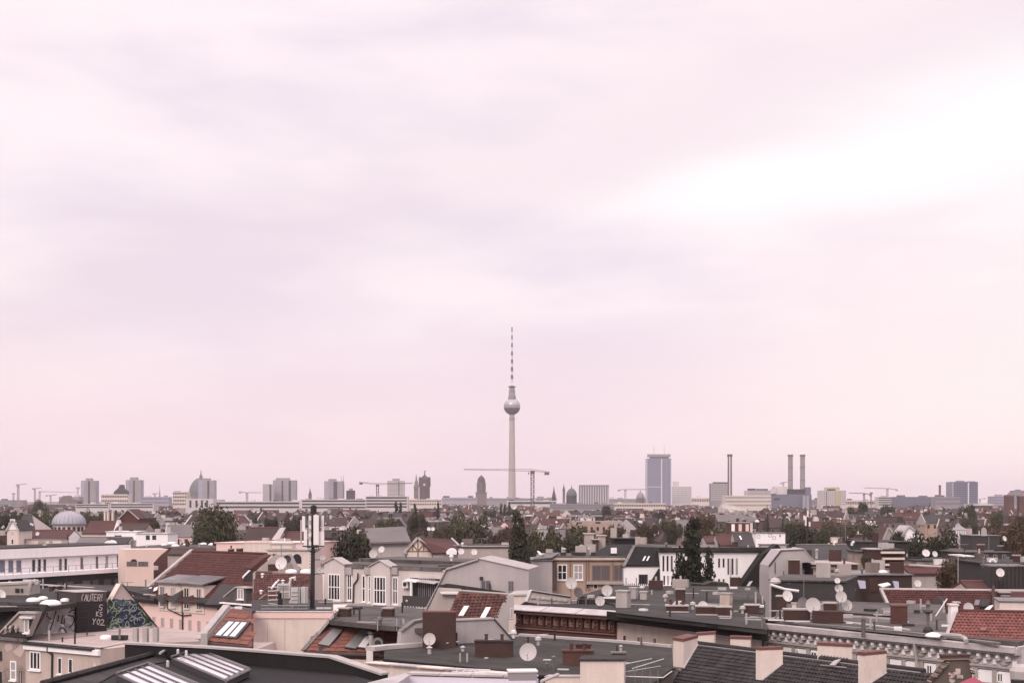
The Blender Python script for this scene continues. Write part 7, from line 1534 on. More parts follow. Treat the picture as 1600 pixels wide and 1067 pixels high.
slabtower('broad lilac slab tower on the eastern skyline', 1487.5, 1528, 752.5, 788, 1600, 'tower_glass', [(1487.5, 1490, 'far_lilac'), (1512, 1514, 'tower_line')], 22, cap=[(1498, 1507, 750.6, 'far_grey'), (1515, 1524, 751.6, 'far_grey')], floors=12, cols=(16,), winm='far_dark')
t = thing('chimney_stack', 'lone brown brick chimney beside the grey hospital blocks', 'chimney', U(1468.5, 780, 1450) * A(1, 1, 0)); part(t, 'shaft', MB().lathe(U(1468.5, 780, 1450) * A(1, 1, 0), [(2.2 * 1450 / F, 0), (1.7 * 1450 / F, H + (HZ - 758) * 1450 / F)], 14), 'far_brown'); part(t, 'rim', MB().lathe(U(1468.5, 758, 1450), [(1.7 * .66, -1), (2.0 * .66, -.8), (2.0 * .66, .1)], 14), 'far_dark')
LB = [('long white office with three window bands behind the antenna mast', 470, 575, 780, 795, 1200, 'far_white', 3), ('white office wing with four window bands and dark panes', 571, 637, 775, 794, 1150, 'far_white', 4), ('long low white office row beneath the paired slab towers', 332, 470, 783, 795, 1250, 'far_white', 2), ('white corner house with vertical window slots under the cathedral dome', 290, 333, 779, 797, 1150, 'far_white', 0),
      ('pale stepped building with a row of windows west of the cathedral dome', 270, 291, 768, 790, 1300, 'far_cream', 4), ('pale plain long hall behind the television tower foot', 760, 870, 778, 784, 2400, 'far_grey', 1), ('white long house in front of the television tower foot', 792, 870, 782, 789, 1700, 'far_white', 1), ('lilac grey long block west of the old stone tower', 690, 745, 777, 784, 2450, 'far_lilac', 1),
      ('pinkish grey terrace block east of the red clock tower', 637, 690, 780, 790, 1500, 'far_cream', 2), ('low grey lilac block with an overhanging roof near western edge', 1224, 1290, 780, 790, 1900, 'far_grey', 1), ('pale long office with ribbon windows under the jib crane', 1372, 1402, 776, 790, 1600, 'far_white', 4), ('long blue grey hospital block with roof huts', 1400, 1470, 776, 790, 1500, 'plant_blue', 2), ('mid grey hospital wing beside the lone brick chimney', 1462, 1500, 776, 790, 1400, 'far_grey', 2),
      ('white low hall beneath the broad lilac slab', 1515, 1552, 787, 797, 1300, 'far_white', 1), ('pale flat roofed office row beneath the striped block', 860, 960, 787, 795, 1100, 'far_grey', 2), ('white office with grey bands before the domed tower', 960, 1040, 786, 793, 1300, 'far_cream', 1), ('pale strip of offices between lattice block and chimney', 1080, 1112, 777, 786, 2300, 'far_cream', 1),
      ('white terrace slab under the first slab tower', 118, 170, 787, 794, 1150, 'far_white', 2), ('white terrace slab under the second slab tower', 172, 240, 786, 794, 1100, 'far_white', 2), ('pale sloping roofed concert hall west of the first slab tower', 92, 124, 776, 788, 1700, 'far_grey', 0), ('pinkish office block beside the second slab tower', 158, 200, 772, 786, 1800, 'far_cream', 2), ('grey lilac block below the needle spire', 222, 264, 776, 788, 1700, 'far_lilac', 2),
      ('greyish housing block low on the western skyline', -20, 36, 781, 790, 1900, 'far_grey', 2), ('small grey block beside the church towers at the eastern edge', 1551, 1570, 775, 792, 1500, 'far_lilac', 4), ('tall pale office block behind the brick church towers', 1584, 1640, 766, 790, 1900, 'far_grey', 5), ('beige low long hall east of the ochre striped tower', 1322, 1372, 781, 790, 1700, 'far_cream', 1), ('dark slab hut between thin twin spires and crane', 541, 553, 766, 778, 2000, 'far_dark', 0), ('long grey horizon block behind the glass hotel tower', 950, 1012, 779, 785, 2700, 'far_grey', 1)]
rl = random.Random(77)
for l, x0, x1, yt, yb, Y, m, fl in LB:
    caps = []; xx = x0 + rl.uniform(2, 8)
    while xx < x1 - 6: ww = rl.uniform(3, 11); caps.append((xx, min(xx + ww, x1 - 1), yt - rl.uniform(.8, 3.2), rl.choice(('far_grey', 'far_white', 'far_stone', 'far_dark', m)))); xx += ww + rl.uniform(5, 30)
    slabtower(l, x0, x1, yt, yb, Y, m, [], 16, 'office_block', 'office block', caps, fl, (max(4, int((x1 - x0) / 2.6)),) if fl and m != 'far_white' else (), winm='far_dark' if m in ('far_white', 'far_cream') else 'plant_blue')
    if 'vertical window slots' in l:
        tt = [o for o in bpy.data.objects if o.get('label') == l][0]; PP_ = Plane(U(x0, yt, Y), A(1, 0, 0), UP)
        for x in (296, 305.5, 314, 322): part(tt, 'window_slot', MB().frame_box(PP_, PP_.s_at(x), PP_.s_at(x + 3), -7, -1.2, 0, .3), 'far_dark')
t = thing('museum_roof', 'grey stepped gable roof with a turret between the first two slab towers', 'building', U(182, 780, 1900) * A(1, 1, 0)); P = VY((170, 780), (200, 780), 1900)
wall(t, P, [(172, 786), (178, 768), (185, 762), (187, 757), (190, 757), (191, 763), (197, 767), (199, 786)], 14, 'far_dark', name='roof')
t = thing('spire_cluster', 'low dark pavilion with a rounded hump west of the first slab tower', 'building', U(102, 782, 1650) * A(1, 1, 0)); P = VY((92, 780), (112, 780), 1650); wall(t, P, [(90, 786), (98, 775), (106, 774), (108, 778), (123, 781), (124, 786)], 14, 'far_stone', name='roof')
# cranes
def crane(label, xm, yt, yb, xa, xb, ya, yb2, Y, m='crane_dark', w=2.5, hammer=True, cab=True):
    k = Y / F; t = thing('tower_crane', label, 'crane', U(xm, yb, Y) * A(1, 1, 0), 'construction cranes on the skyline')
    top = U(xm, yt, Y); c = top * A(1, 1, 0); hw = w * k / 2; zb = max(0, H - (yb - HZ) * k)
    m1 = MB(); n = max(4, int((yb - yt) / 4))
    for sx in (-1, 1):
        for sy in (-1, 1): m1.tube(A(c[0] + sx * hw, c[1] + sy * hw, 0), A(c[0] + sx * hw, c[1] + sy * hw, top[2]), hw * .32, hw * .32, 4)
    for i in range(n):
        z0, z1 = zb + (top[2] - zb) * i / n, zb + (top[2] - zb) * (i + 1) / n; s = 1 if i % 2 else -1
        m1.tube(A(c[0] - s * hw, c[1] - hw, z0), A(c[0] + s * hw, c[1] - hw, z1), hw * .2, hw * .2, 4).tube(A(c[0] - hw, c[1] - s * hw, z0), A(c[0] - hw, c[1] + s * hw, z1), hw * .2, hw * .2, 4)
    part(t, 'mast', m1, m)
    a, b = U(xa, ya, Y), U(xb, yb2, Y); m2 = MB(); jr = max(.28 * k, .12); jh = w * .7 * k; n = max(5, int(abs(xb - xa) / 6))
    for p, q in ((a, top), (top, b)):
        lo0, lo1 = p, q; up0, up1 = p + UP * jh * (.25 if p is a else 1), q + UP * jh * (1 if q is top else .25)
        m2.tube(lo0, lo1, jr, jr, 4).tube(up0, up1, jr * .8, jr * .8, 4)
        nn = max(3, int(abs(np.linalg.norm(q - p)) / (7 * k)))
        for i in range(nn):
            s, e = i / nn, (i + 1) / nn; A0 = lo0 + (lo1 - lo0) * s; B0 = up0 + (up1 - up0) * (s + e) / 2; C0 = lo0 + (lo1 - lo0) * e; m2.tube(A0, B0, jr * .55, jr * .55, 4).tube(B0, C0, jr * .55, jr * .55, 4)
    part(t, 'jib', m2, m)
    if cab: part(t, 'cab', MB().box(top - A(0, hw * 1.2, w * .9 * k), w * 1.5 * k, w * 1.2 * k, w * 1.1 * k), m)
    e = a if abs(xa - xm) < abs(xb - xm) else b
    part(t, 'counterweight', MB().box(e - UP * w * .9 * k + unit(top - e) * w * k, w * 1.6 * k, w * .7 * k, w * .9 * k), m)
    return t
t = crane('big dark tower crane whose long jib crosses the television tower', 832, 736, 800, 724.5, 859, 733.5, 738, 1050, 'crane_dark', 4.6)
part(t, 'hook_block', MB().box(U(826, 741, 1048), .8, .5, 1.4), 'crane_dark'); part(t, 'hook_cable', MB().tube(U(826, 741, 1048), U(826, 736, 1048), .06), 'crane_dark')
crane('brown crane with a slanting jib over the white office wing', 590, 757, 776, 561, 645, 753.5, 755, 1300, 'crane_dark', 3.2)
crane('pale crane left of the paired slab towers', 386, 770, 784, 373, 409, 768, 769.5, 1900, 'crane_tan', 2.4); crane('tan crane with a short jib at the far western skyline', 28.5, 757.5, 786, 25, 42, 757, 756, 1700, 'crane_tan', 2.2)
crane('second tan crane from the western edge', 54.5, 763.5, 786, 50, 65, 763, 762.5, 1800, 'crane_tan', 1.8); crane('long jibbed pale crane west of the first slab tower', 62, 768, 786, 61, 121, 767.5, 769.5, 1900, 'crane_pale', 1.8)
crane('small tan crane under the long pale jib', 79, 774, 787, 71, 89, 774, 773, 1800, 'crane_tan', 1.7); crane('thin crane mast touching the first slab tower', 121.5, 762, 785, 118, 125, 762, 762, 1900, 'crane_pale', 1.6)
crane('stubby tan mast at the western skyline edge', 21, 771, 786, 18, 24, 771, 771, 1900, 'crane_tan', 1.6)
crane('grey crane between striped block and domed tower', 977, 765, 785, 965, 1013, 765.5, 764.5, 1900, 'crane_tan', 2.2); crane('dark crane with a long western jib over the hospital blocks', 1386.5, 763.5, 786, 1350, 1403, 762, 765, 1700, 'crane_tan', 2)
crane('small dark crane beside a thin mast east of the ochre striped tower', 1350, 771, 786, 1326, 1362, 770, 773, 1700, 'crane_dark', 2); crane('thin dark mast crane near the small dark crane', 1361, 770, 786, 1358, 1364, 770, 770, 1700, 'crane_dark', 1.6)
crane('tiny crane over the power station roof', 1224, 754, 770, 1219, 1232, 755, 753, 1800, 'crane_tan', 1.6); crane('faint crane behind the grey hospital blocks', 1531, 780, 790, 1522, 1540, 779, 778, 2000, 'crane_pale', 1.6)
crane('small crane above the needle spire church', 242, 771.5, 782, 238, 247, 771, 771, 2100, 'crane_tan', 1.6)
# far mobile mast with panels
t = thing('antenna_mast', 'distant thin antenna mast with cream panels among eastern trees', 'mast', U(1261, 850, 260) * A(1, 1, 0)); part(t, 'pole', MB().tube(U(1261, 855, 260), U(1261, 797, 260), .16), 'metal_dark')
for x, y0, y1 in ((1259, 806, 821), (1262, 797, 807), (1265, 815, 822), (1256.5, 805, 812)): a = U(x, y1, 259.7); part(t, 'panel_antenna', MB().box(a, .28, .2, (y1 - y0) * 260 / F), 'panel_white')
t = thing('roof_chimney', 'white mushroom vent with a plume of pale smoke', 'chimney', U(1183, 830, 470) * A(1, 1, 0)); part(t, 'stack', MB().tube(U(1183, 830, 470), U(1183, 816, 470), .35), 'metal_dark'); part(t, 'cowl', MB().lathe(U(1183, 816, 470), [(.3, 0), (.75, .1), (.7, .5), (.35, .8), (.05, .9)], 12), 'sheet_white')
def smoke():
    Ys = 472; sp = [(1182, 811, 1.6), (1178, 806, 2.6), (1170, 801, 4), (1160, 799, 5), (1150, 797, 6), (1138, 795, 7.5), (1124, 793, 8)]
    mb = MB(); n = 12; k = Ys / F
    rings = [[U(x, y, Ys) + A(.4 * math.sin(t) * r * k, math.cos(t) * r * k, math.sin(t) * r * k) for t in (2 * math.pi * i / n for i in range(n))] for x, y, r in sp]
    for r in rings: mb.v.extend([tuple(p) for p in r])
    m = len(sp); mb.f += [(j * n + i, j * n + (i + 1) % n, (j + 1) * n + (i + 1) % n, (j + 1) * n + i) for j in range(m - 1) for i in range(n)] + [tuple(range(n))[::-1], tuple(range((m - 1) * n, m * n))]
    mt = bpy.data.materials.new('smoke'); mt.use_nodes = True; nt = mt.node_tree; nt.nodes.clear(); N = nt.nodes.new; L = nt.links.new
    v = N('ShaderNodeVolumePrincipled'); ou = N('ShaderNodeOutputMaterial'); L(v.outputs[0], ou.inputs['Volume']); v.inputs['Color'].default_value = (.92, .9, .86, 1)
    ns = N('ShaderNodeTexNoise'); ns.inputs['Scale'].default_value = .9; ns.inputs['Detail'].default_value = 4; g = N('ShaderNodeNewGeometry'); L(g.outputs['Position'], ns.inputs['Vector'])
    mr = N('ShaderNodeMapRange'); mr.inputs[1].default_value = .36; mr.inputs[2].default_value = .7; mr.inputs[3].default_value = 0; mr.inputs[4].default_value = .45; L(ns.outputs['Fac'], mr.inputs[0]); L(mr.outputs[0], v.inputs['Density'])
    MATS['smoke'] = mt
    mb.f = [f[::-1] for f in mb.f]
    o = solo('smoke', mb, 'smoke', 'pale smoke drifting from the white mushroom vent', 'smoke', kind='stuff')
smoke()
# far low hills and woods on the horizon
rnd = random.Random(21); mb = MB(); n = 120; xs = np.linspace(-6500, 6500, n); zs = [30 + 14 * math.sin(i * .21) + 10 * math.sin(i * .07 + 1) + rnd.uniform(-3, 3) for i in range(n)]
vs = []
for x, z in zip(xs, zs): vs += [(x, 8200, -.2), (x, 8500, max(z, 6)), (x, 9600, -.2)]
mb.add(vs, [(3 * i + j, 3 * i + 3 + j, 3 * i + 4 + j, 3 * i + 1 + j) for i in range(n - 1) for j in range(2)]); solo('hills', mb, 'foliage_green', 'low wooded hills along the horizon', kind='structure')
# ------------------------------------------------------------------ the sea of roofs between: every house an object of its own
LM = [(28, 'western cranes'), (100, 'ribbed dome'), (138, 'first slab tower'), (208, 'second slab tower'), (314, 'cathedral dome'), (440, 'paired slab towers'), (488, 'antenna mast'), (535, 'thin twin spires'), (618, 'pale slab tower'), (663, 'red clock tower'), (752, 'old stone tower'), (800, 'television tower'), (832, 'big crane mast'), (893, 'green copper dome'), (928, 'striped block'), (1000, 'domed tower'), (1030, 'glass hotel tower'), (1080, 'tall poplar'), (1140, 'twin flue chimney'), (1183, 'smoking vent'), (1235, 'power station'), (1302, 'ochre striped tower'), (1387, 'jib crane'), (1468, 'lone brick chimney'), (1507, 'broad lilac slab'), (1577, 'brick church towers')]
def where(px):
    d, n = min(((px - x, n) for x, n in LM), key=lambda q: abs(q[0]))
    return ('below the ' if abs(d) < 9 else 'west of the ' if d < 0 else 'east of the ') + n
def band(Y): return 'near rows' if Y < 260 else 'middle rows' if Y < 400 else 'farther rows' if Y < 600 else 'distant rows'
# ------------------------------------------------------------------ trees
def crown_mesh(seed, kind, nleaf):
    r = random.Random(seed); mb = MB(); nr = np.random.default_rng(seed); vs = []; fs = []
    if kind == 'round': blobs = [(A(math.cos(a) * q, math.sin(a) * q, z), s) for a, q, z, s in [(r.uniform(0, 6.28), r.uniform(0, .62), r.uniform(.28, .80), r.uniform(.20, .36)) for _ in range(17)]]
    elif kind == 'wide': blobs = [(A(math.cos(a) * q, math.sin(a) * q, z), s) for a, q, z, s in [(r.uniform(0, 6.28), r.uniform(0, .78), r.uniform(.38, .78), r.uniform(.16, .30)) for _ in range(22)]]
    elif kind == 'column': blobs = [(A(r.uniform(-.05, .05), r.uniform(-.05, .05), z), .03 + .115 * min(1, (1.03 - z) / .28) ** .55 * r.uniform(.8, 1.15)) for z in np.linspace(.06, .975, 34)]
    else: blobs = [(A(r.uniform(-.04, .04), r.uniform(-.04, .04), z), .36 * (1.03 - z) * r.uniform(.8, 1.1) + .02) for z in np.linspace(.12, .97, 14)]
    wsum = np.array([b[1] ** 2 for b in blobs]); wsum /= wsum.sum()
    idx = nr.choice(len(blobs), nleaf, p=wsum)
    for i in idx:
        c, s = blobs[i]; d = unit(nr.normal(size=3)); p = c + d * s * (nr.uniform(.55, 1.08) if nr.random() < .85 else nr.uniform(1.0, 1.35)) * (A(1, 1, .8) if kind != 'column' else A(1, 1, .3))
        if p[2] < .06: continue
        n = unit(d + nr.normal(size=3) * .7); a = unit(np.cross(n, A(.3, .5, .81))); b = np.cross(n, a); q = nr.uniform(.022, .045) * (1.0 if kind in ('round', 'wide') else .62)
        k = len(vs); e = nr.uniform(.6, 1.5)
        vs += [p - a * q - b * q * e * .4, p + a * q * .2 - b * q * e, p + a * q + b * q * e * .3, p - a * q * .1 + b * q * e]; fs.append((k, k + 1, k + 2, k + 3))
    zc = {'column': .34, 'cone': .4}.get(kind, .62); mb.v = [(v[0], v[1], vs[i // 4 * 4][2] + (v[2] - vs[i // 4 * 4][2]) * zc) for i, v in enumerate(vs)]; mb.f = fs
    return mb
CROWN = {}
def trunk_mesh(kind):
    m = MB(); r = random.Random(5)
    if kind in ('column', 'cone'): return m.tube(A(0, 0, 0), A(0, 0, .7), .022, .008, 7)
    m.tube(A(0, 0, 0), A(.01, 0, .34), .045, .032, 8)
    for i in range(6):
        a = i * 1.05; p = A(.01, 0, .32 + .02 * i); q = A(math.cos(a) * .22, math.sin(a) * .22, .5 + .03 * i); m.tube(p, q, .022, .013, 6).tube(q, q + A(math.cos(a + .5) * .2, math.sin(a + .5) * .2, .16), .013, .005, 5)
    return m
TRUNK = {}
def tree(label, px, ytop, ybase_or_h, Y, wpx, kind='round', m='foliage_dark', height=None, group='trees between the roofs', var=0, solid=9000):
    k = Y / F; top = H - (ytop - HZ) * k; c = A((px - 800) * k, Y, 0); rad = wpx * k / 2
    key = (kind, m, var)
    if key not in CROWN: CROWN[key] = mesh('crown', crown_mesh(hash(kind) % 1 + len(kind) * 7 + var, kind, solid), m)
    if kind not in TRUNK: TRUNK[kind] = mesh('trunk', trunk_mesh(kind), 'bark')
    ref = {'round': .86, 'wide': .97, 'column': .175, 'cone': .36}[kind]
    hs = top if height is None else height; z0 = top - hs * 1.02
    t = thing({'column': 'poplar_tree', 'cone': 'conifer_tree'}.get(kind, 'broadleaf_tree'), label, 'tree', (c[0], c[1], max(0, z0)), group)
    zt = top - max(0, z0)
    cr = link(bpy.data.objects.new('crown', CROWN[key]), t); cr.scale = (rad / ref, rad / ref, zt * .97); cr.rotation_euler = (0, 0, px * 1.7)
    if kind in ('round', 'wide'):
        ch = min(zt * .97, rad * 2.6); cr.scale = (rad / ref, rad / ref, ch); cr.location = (0, 0, zt - ch * 1.05)
    tr = link(bpy.data.objects.new('trunk', TRUNK[kind]), t); tr.scale = (max(rad, 3) * 1.1, max(rad, 3) * 1.1, zt * .9)
    return t
TR = [('tall dark columnar poplar standing before the white house', 1080, 797, 150, 38, 'column', 'foliage_black', 0), ('shorter columnar bush hugging the tall dark poplar', 1106, 848, 149, 27, 'column', 'foliage_black', 1), ('low dark shrub at the western side of the tall poplar', 1062, 858, 151, 30, 'column', 'foliage_black', 1),
      ('gaunt leaning poplar east of the grey gable', 812, 788, 160, 30, 'column', 'foliage_dark', 0), ('second gaunt poplar trunk close to the leaning poplar', 822, 850, 158, 22, 'column', 'foliage_dark', 1), ('thin bare sided poplar west of the leaning one', 800, 838, 165, 18, 'column', 'foliage_dark', 1),
      ('round dark chestnut tree east of the antenna mast', 548, 819, 225, 86, 'round', 'foliage_dark', 0), ('big olive green tree in the middle rows below the cathedral dome', 352, 792, 330, 88, 'round', 'foliage_olive', 1), ('low bushy side of the olive green tree, farther west', 322, 812, 325, 50, 'round', 'foliage_green', 0),
      ('broad olive tree east of the leaning poplar', 868, 815, 285, 86, 'wide', 'foliage_olive', 1), ('dark bush joined to the broad olive tree', 892, 836, 250, 50, 'round', 'foliage_dark', 0), ('wide brown olive tree below the old stone tower', 726, 795, 420, 80, 'wide', 'foliage_olive', 2), ('rust olive tree west of the half timbered gable', 606, 806, 360, 44, 'round', 'foliage_olive', 0),
      ('broad brown tree below the striped block', 948, 806, 430, 64, 'wide', 'foliage_rust', 0), ('low rusty tree under the domed tower', 1012, 812, 420, 40, 'wide', 'foliage_rust', 1), ('hazy brown tree mass below the twin flue chimney', 1132, 797, 520, 96, 'wide', 'foliage_olive', 0), ('dark green tree behind the billboard wall', 1258, 822, 290, 66, 'round', 'foliage_dark', 1), ('lower dark tree east of the distant thin mast', 1286, 830, 285, 40, 'round', 'foliage_green', 1),
      ('broad spreading evergreen on the eastern roofs', 1467, 821, 255, 92, 'wide', 'foliage_dark', 2), ('lower western shoulder of the broad evergreen', 1424, 838, 250, 44, 'round', 'foliage_dark', 0), ('green tree clump below the broad lilac slab', 1511, 789, 640, 36, 'round', 'foliage_green', 1), ('darker tree beneath the green clump', 1515, 803, 520, 34, 'round', 'foliage_olive', 0), ('small dark conifer below the lone brick chimney', 1452, 783, 700, 12, 'cone', 'foliage_green', 0),
      ('rusty brown tree at the eastern edge', 1588, 832, 215, 56, 'round', 'foliage_rust', 1), ('brown tree behind the terrace with a pale arched dormer', 1548, 814, 400, 42, 'round', 'foliage_rust', 0), ('rusty tree in front of the long dull red roof', 1487, 868, 140, 62, 'wide', 'foliage_rust', 2), ('second rusty tree beside the slim pale aerial', 1512, 874, 142, 40, 'round', 'foliage_rust', 1),
      ('small dark conifer on the terrace roof near the western edge', 106, 828, 270, 15, 'cone', 'foliage_black', 0), ('olive tree crown at the far western edge', 20, 789, 620, 60, 'wide', 'foliage_green', 0), ('wide dark tree before the ribbed dome', 68, 790, 560, 52, 'wide', 'foliage_olive', 1), ('hazy green tree east of the ribbed dome', 142, 796, 600, 44, 'wide', 'foliage_green', 2), ('small tree on the skyline west of the ribbed dome', 62, 779, 1000, 24, 'round', 'foliage_olive', 0),
      ('pointed dark conifer below the ochre chimney hall', 1199, 785, 560, 11, 'cone', 'foliage_dark', 0), ('stubby conifer below the power station chimneys', 1223, 793, 540, 11, 'cone', 'foliage_dark', 1), ('tree belt clump under the power station', 1268, 788, 900, 36, 'wide', 'foliage_olive', 0), ('bushy tree clump under the ochre striped tower', 1336, 789, 900, 34, 'wide', 'foliage_green', 1), ('dark tree clump below the jib crane', 1388, 786, 850, 28, 'round', 'foliage_green', 0), ('tree clump next to the small dark crane', 1350, 785, 950, 20, 'round', 'foliage_dark', 1),
      ('small dark tree west of the thin twin spires', 460, 797, 600, 36, 'wide', 'foliage_dark', 0), ('twin dark poplars west half, under the pale slab tower', 619, 781, 700, 8, 'column', 'foliage_dark', 0), ('twin dark poplars east half, under the pale slab tower', 626, 783, 700, 7, 'column', 'foliage_dark', 1), ('lone dark poplar below the red clock tower', 649, 784, 700, 7, 'column', 'foliage_dark', 0), ('dark pointed tree between clock tower and old stone tower', 684, 782, 800, 6, 'column', 'foliage_dark', 1),
      ('row tree one of the small poplars at the television tower foot', 783, 784, 900, 5, 'column', 'foliage_dark', 0), ('row tree two of the small poplars at the television tower foot', 789, 786, 900, 6, 'column', 'foliage_dark', 1), ('row tree three of the small poplars at the television tower foot', 796, 783, 900, 5, 'column', 'foliage_dark', 0), ('dark bush beneath the television tower foot', 800, 790, 880, 22, 'wide', 'foliage_dark', 0), ('dark bush west of the old stone tower', 766, 793, 850, 26, 'wide', 'foliage_green', 1), ('dark round tree east of the green copper dome', 950, 790, 900, 22, 'round', 'foliage_dark', 1), ('dark tree under the glass hotel tower', 1031, 796, 700, 22, 'round', 'foliage_dark', 0),
      ('palm like dark bush on a roof below the white office wing', 646, 807, 340, 16, 'round', 'foliage_dark', 1), ('low hedge like tree west of the antenna mast', 424, 806, 500, 30, 'wide', 'foliage_dark', 1), ('brown tree below the second slab tower', 236, 801, 480, 30, 'wide', 'foliage_rust', 0), ('tree belt at the horizon under the cathedral dome', 255, 792, 900, 26, 'wide', 'foliage_olive', 0), ('hazy tree belt below the paired slab towers', 400, 794, 900, 40, 'wide', 'foliage_olive', 1), ('tree crown east of the brick church towers', 1600, 800, 420, 34, 'round', 'foliage_rust', 0), ('bushy tree west of the brick church towers', 1555, 800, 600, 26, 'round', 'foliage_olive', 1), ('ivy bush over the balcony house', 1352, 866, 160, 14, 'round', 'foliage_olive', 0),
      ('broad brown crown filling the gap behind the timber framed house', 905, 808, 340, 60, 'wide', 'foliage_olive', 0), ('rounded olive crown east of the billboard wall', 1300, 812, 520, 46, 'wide', 'foliage_olive', 2), ('long low olive crown on the eastern middle rows', 1345, 809, 470, 54, 'wide', 'foliage_olive', 1), ('bushy green crown west of the ribbed dome, behind the slate roof', 20, 797, 430, 40, 'wide', 'foliage_green', 1), ('dark tree crown left of the small white flat block', 158, 808, 380, 34, 'round', 'foliage_dark', 1),
      ('hazy brown crown above the arched brick house top', 1098, 800, 470, 44, 'wide', 'foliage_rust', 1), ('large rust brown crown along the eastern edge', 1575, 812, 330, 70, 'wide', 'foliage_rust', 2), ('olive crown behind the half timbered gable', 690, 812, 330, 40, 'wide', 'foliage_olive', 0), ('brown crown behind the gaunt leaning poplar', 782, 812, 370, 46, 'wide', 'foliage_rust', 0), ('olive brown crown between domed tower and tall poplar', 1048, 806, 450, 40, 'wide', 'foliage_olive', 1), ('green crown above the charcoal roof with bent pipes', 1240, 812, 380, 36, 'round', 'foliage_green', 0), ('dark crown just west of the broad evergreen', 1396, 830, 300, 36, 'round', 'foliage_dark', 1), ('brown crown on the roofs below the first slab tower', 128, 806, 520, 40, 'wide', 'foliage_rust', 2), ('low olive crown beneath the pale slab tower', 566, 801, 640, 46, 'wide', 'foliage_olive', 2), ('wide dark crown under the red clock tower', 655, 800, 620, 40, 'wide', 'foliage_dark', 2)]
rt = random.Random(12); seen = set()
for i in range(60):
    px, Y = rt.uniform(0, 1600), rt.choice((rt.uniform(300, 480), rt.uniform(420, 800))); col_, m = rt.choice((('olive', 'foliage_olive'), ('rust brown', 'foliage_rust'), ('dark', 'foliage_dark'), ('olive', 'foliage_olive'), ('dull green', 'foliage_green')))
    l = '%s %s tree crown, %s %s' % (rt.choice(('low', 'broad', 'rounded', 'loose')), col_, band(Y), where(px))
    if l in seen or len(seen) > 34: continue
    seen.add(l); TR.append((l, px, HZ + rt.uniform(8.5, 11.5) / Y * F, Y, rt.uniform(8, 13) / Y * F, 'wide', m, i % 3))
for l, px, yt, Y, w, kind, m, var in TR:
    tree(l, px, yt, None, Y, w, kind, m, None, var=var); keep(px - w * .42, px + w * .42, yt + w * (.5 if kind in ('round', 'wide') else 2), Y)
USED = set(LABELS)
rf = random.Random(99)
ROOFS = {'gable': [('course_red', 'red tiled'), ('course_brown', 'brown tiled'), ('course_rust', 'rust tiled'), ('course_slate', 'slate'), ('course_grey', 'grey tiled')],
         'flat': [('bitumen_grey', 'grey flat'), ('bitumen_dark', 'dark flat'), ('bitumen_green', 'mossy flat'), ('zinc', 'zinc flat')],
         'mansard': [('course_slate', 'slate mansard'), ('course_brown', 'brown mansard'), ('course_red', 'red mansard')]}
WALLS = [('plaster_cream', 'cream'), ('plaster_stone', 'stone'), ('plaster_grey', 'grey'), ('plaster_white', 'white'), ('plaster_beige', 'beige'), ('brick', 'brick'), ('plaster_pink', 'pink'), ('plaster_tan', 'tan'), ('wall_sooty', 'sooty'), ('wall_umber', 'dark brown')]
WW = [1.2, 2.6, 2.8, .5, 1.8, 3, .4, 1.8, 5, 5]
NUM = ['no', 'one', 'two', 'three', 'four', 'five']
WINMESH = {}
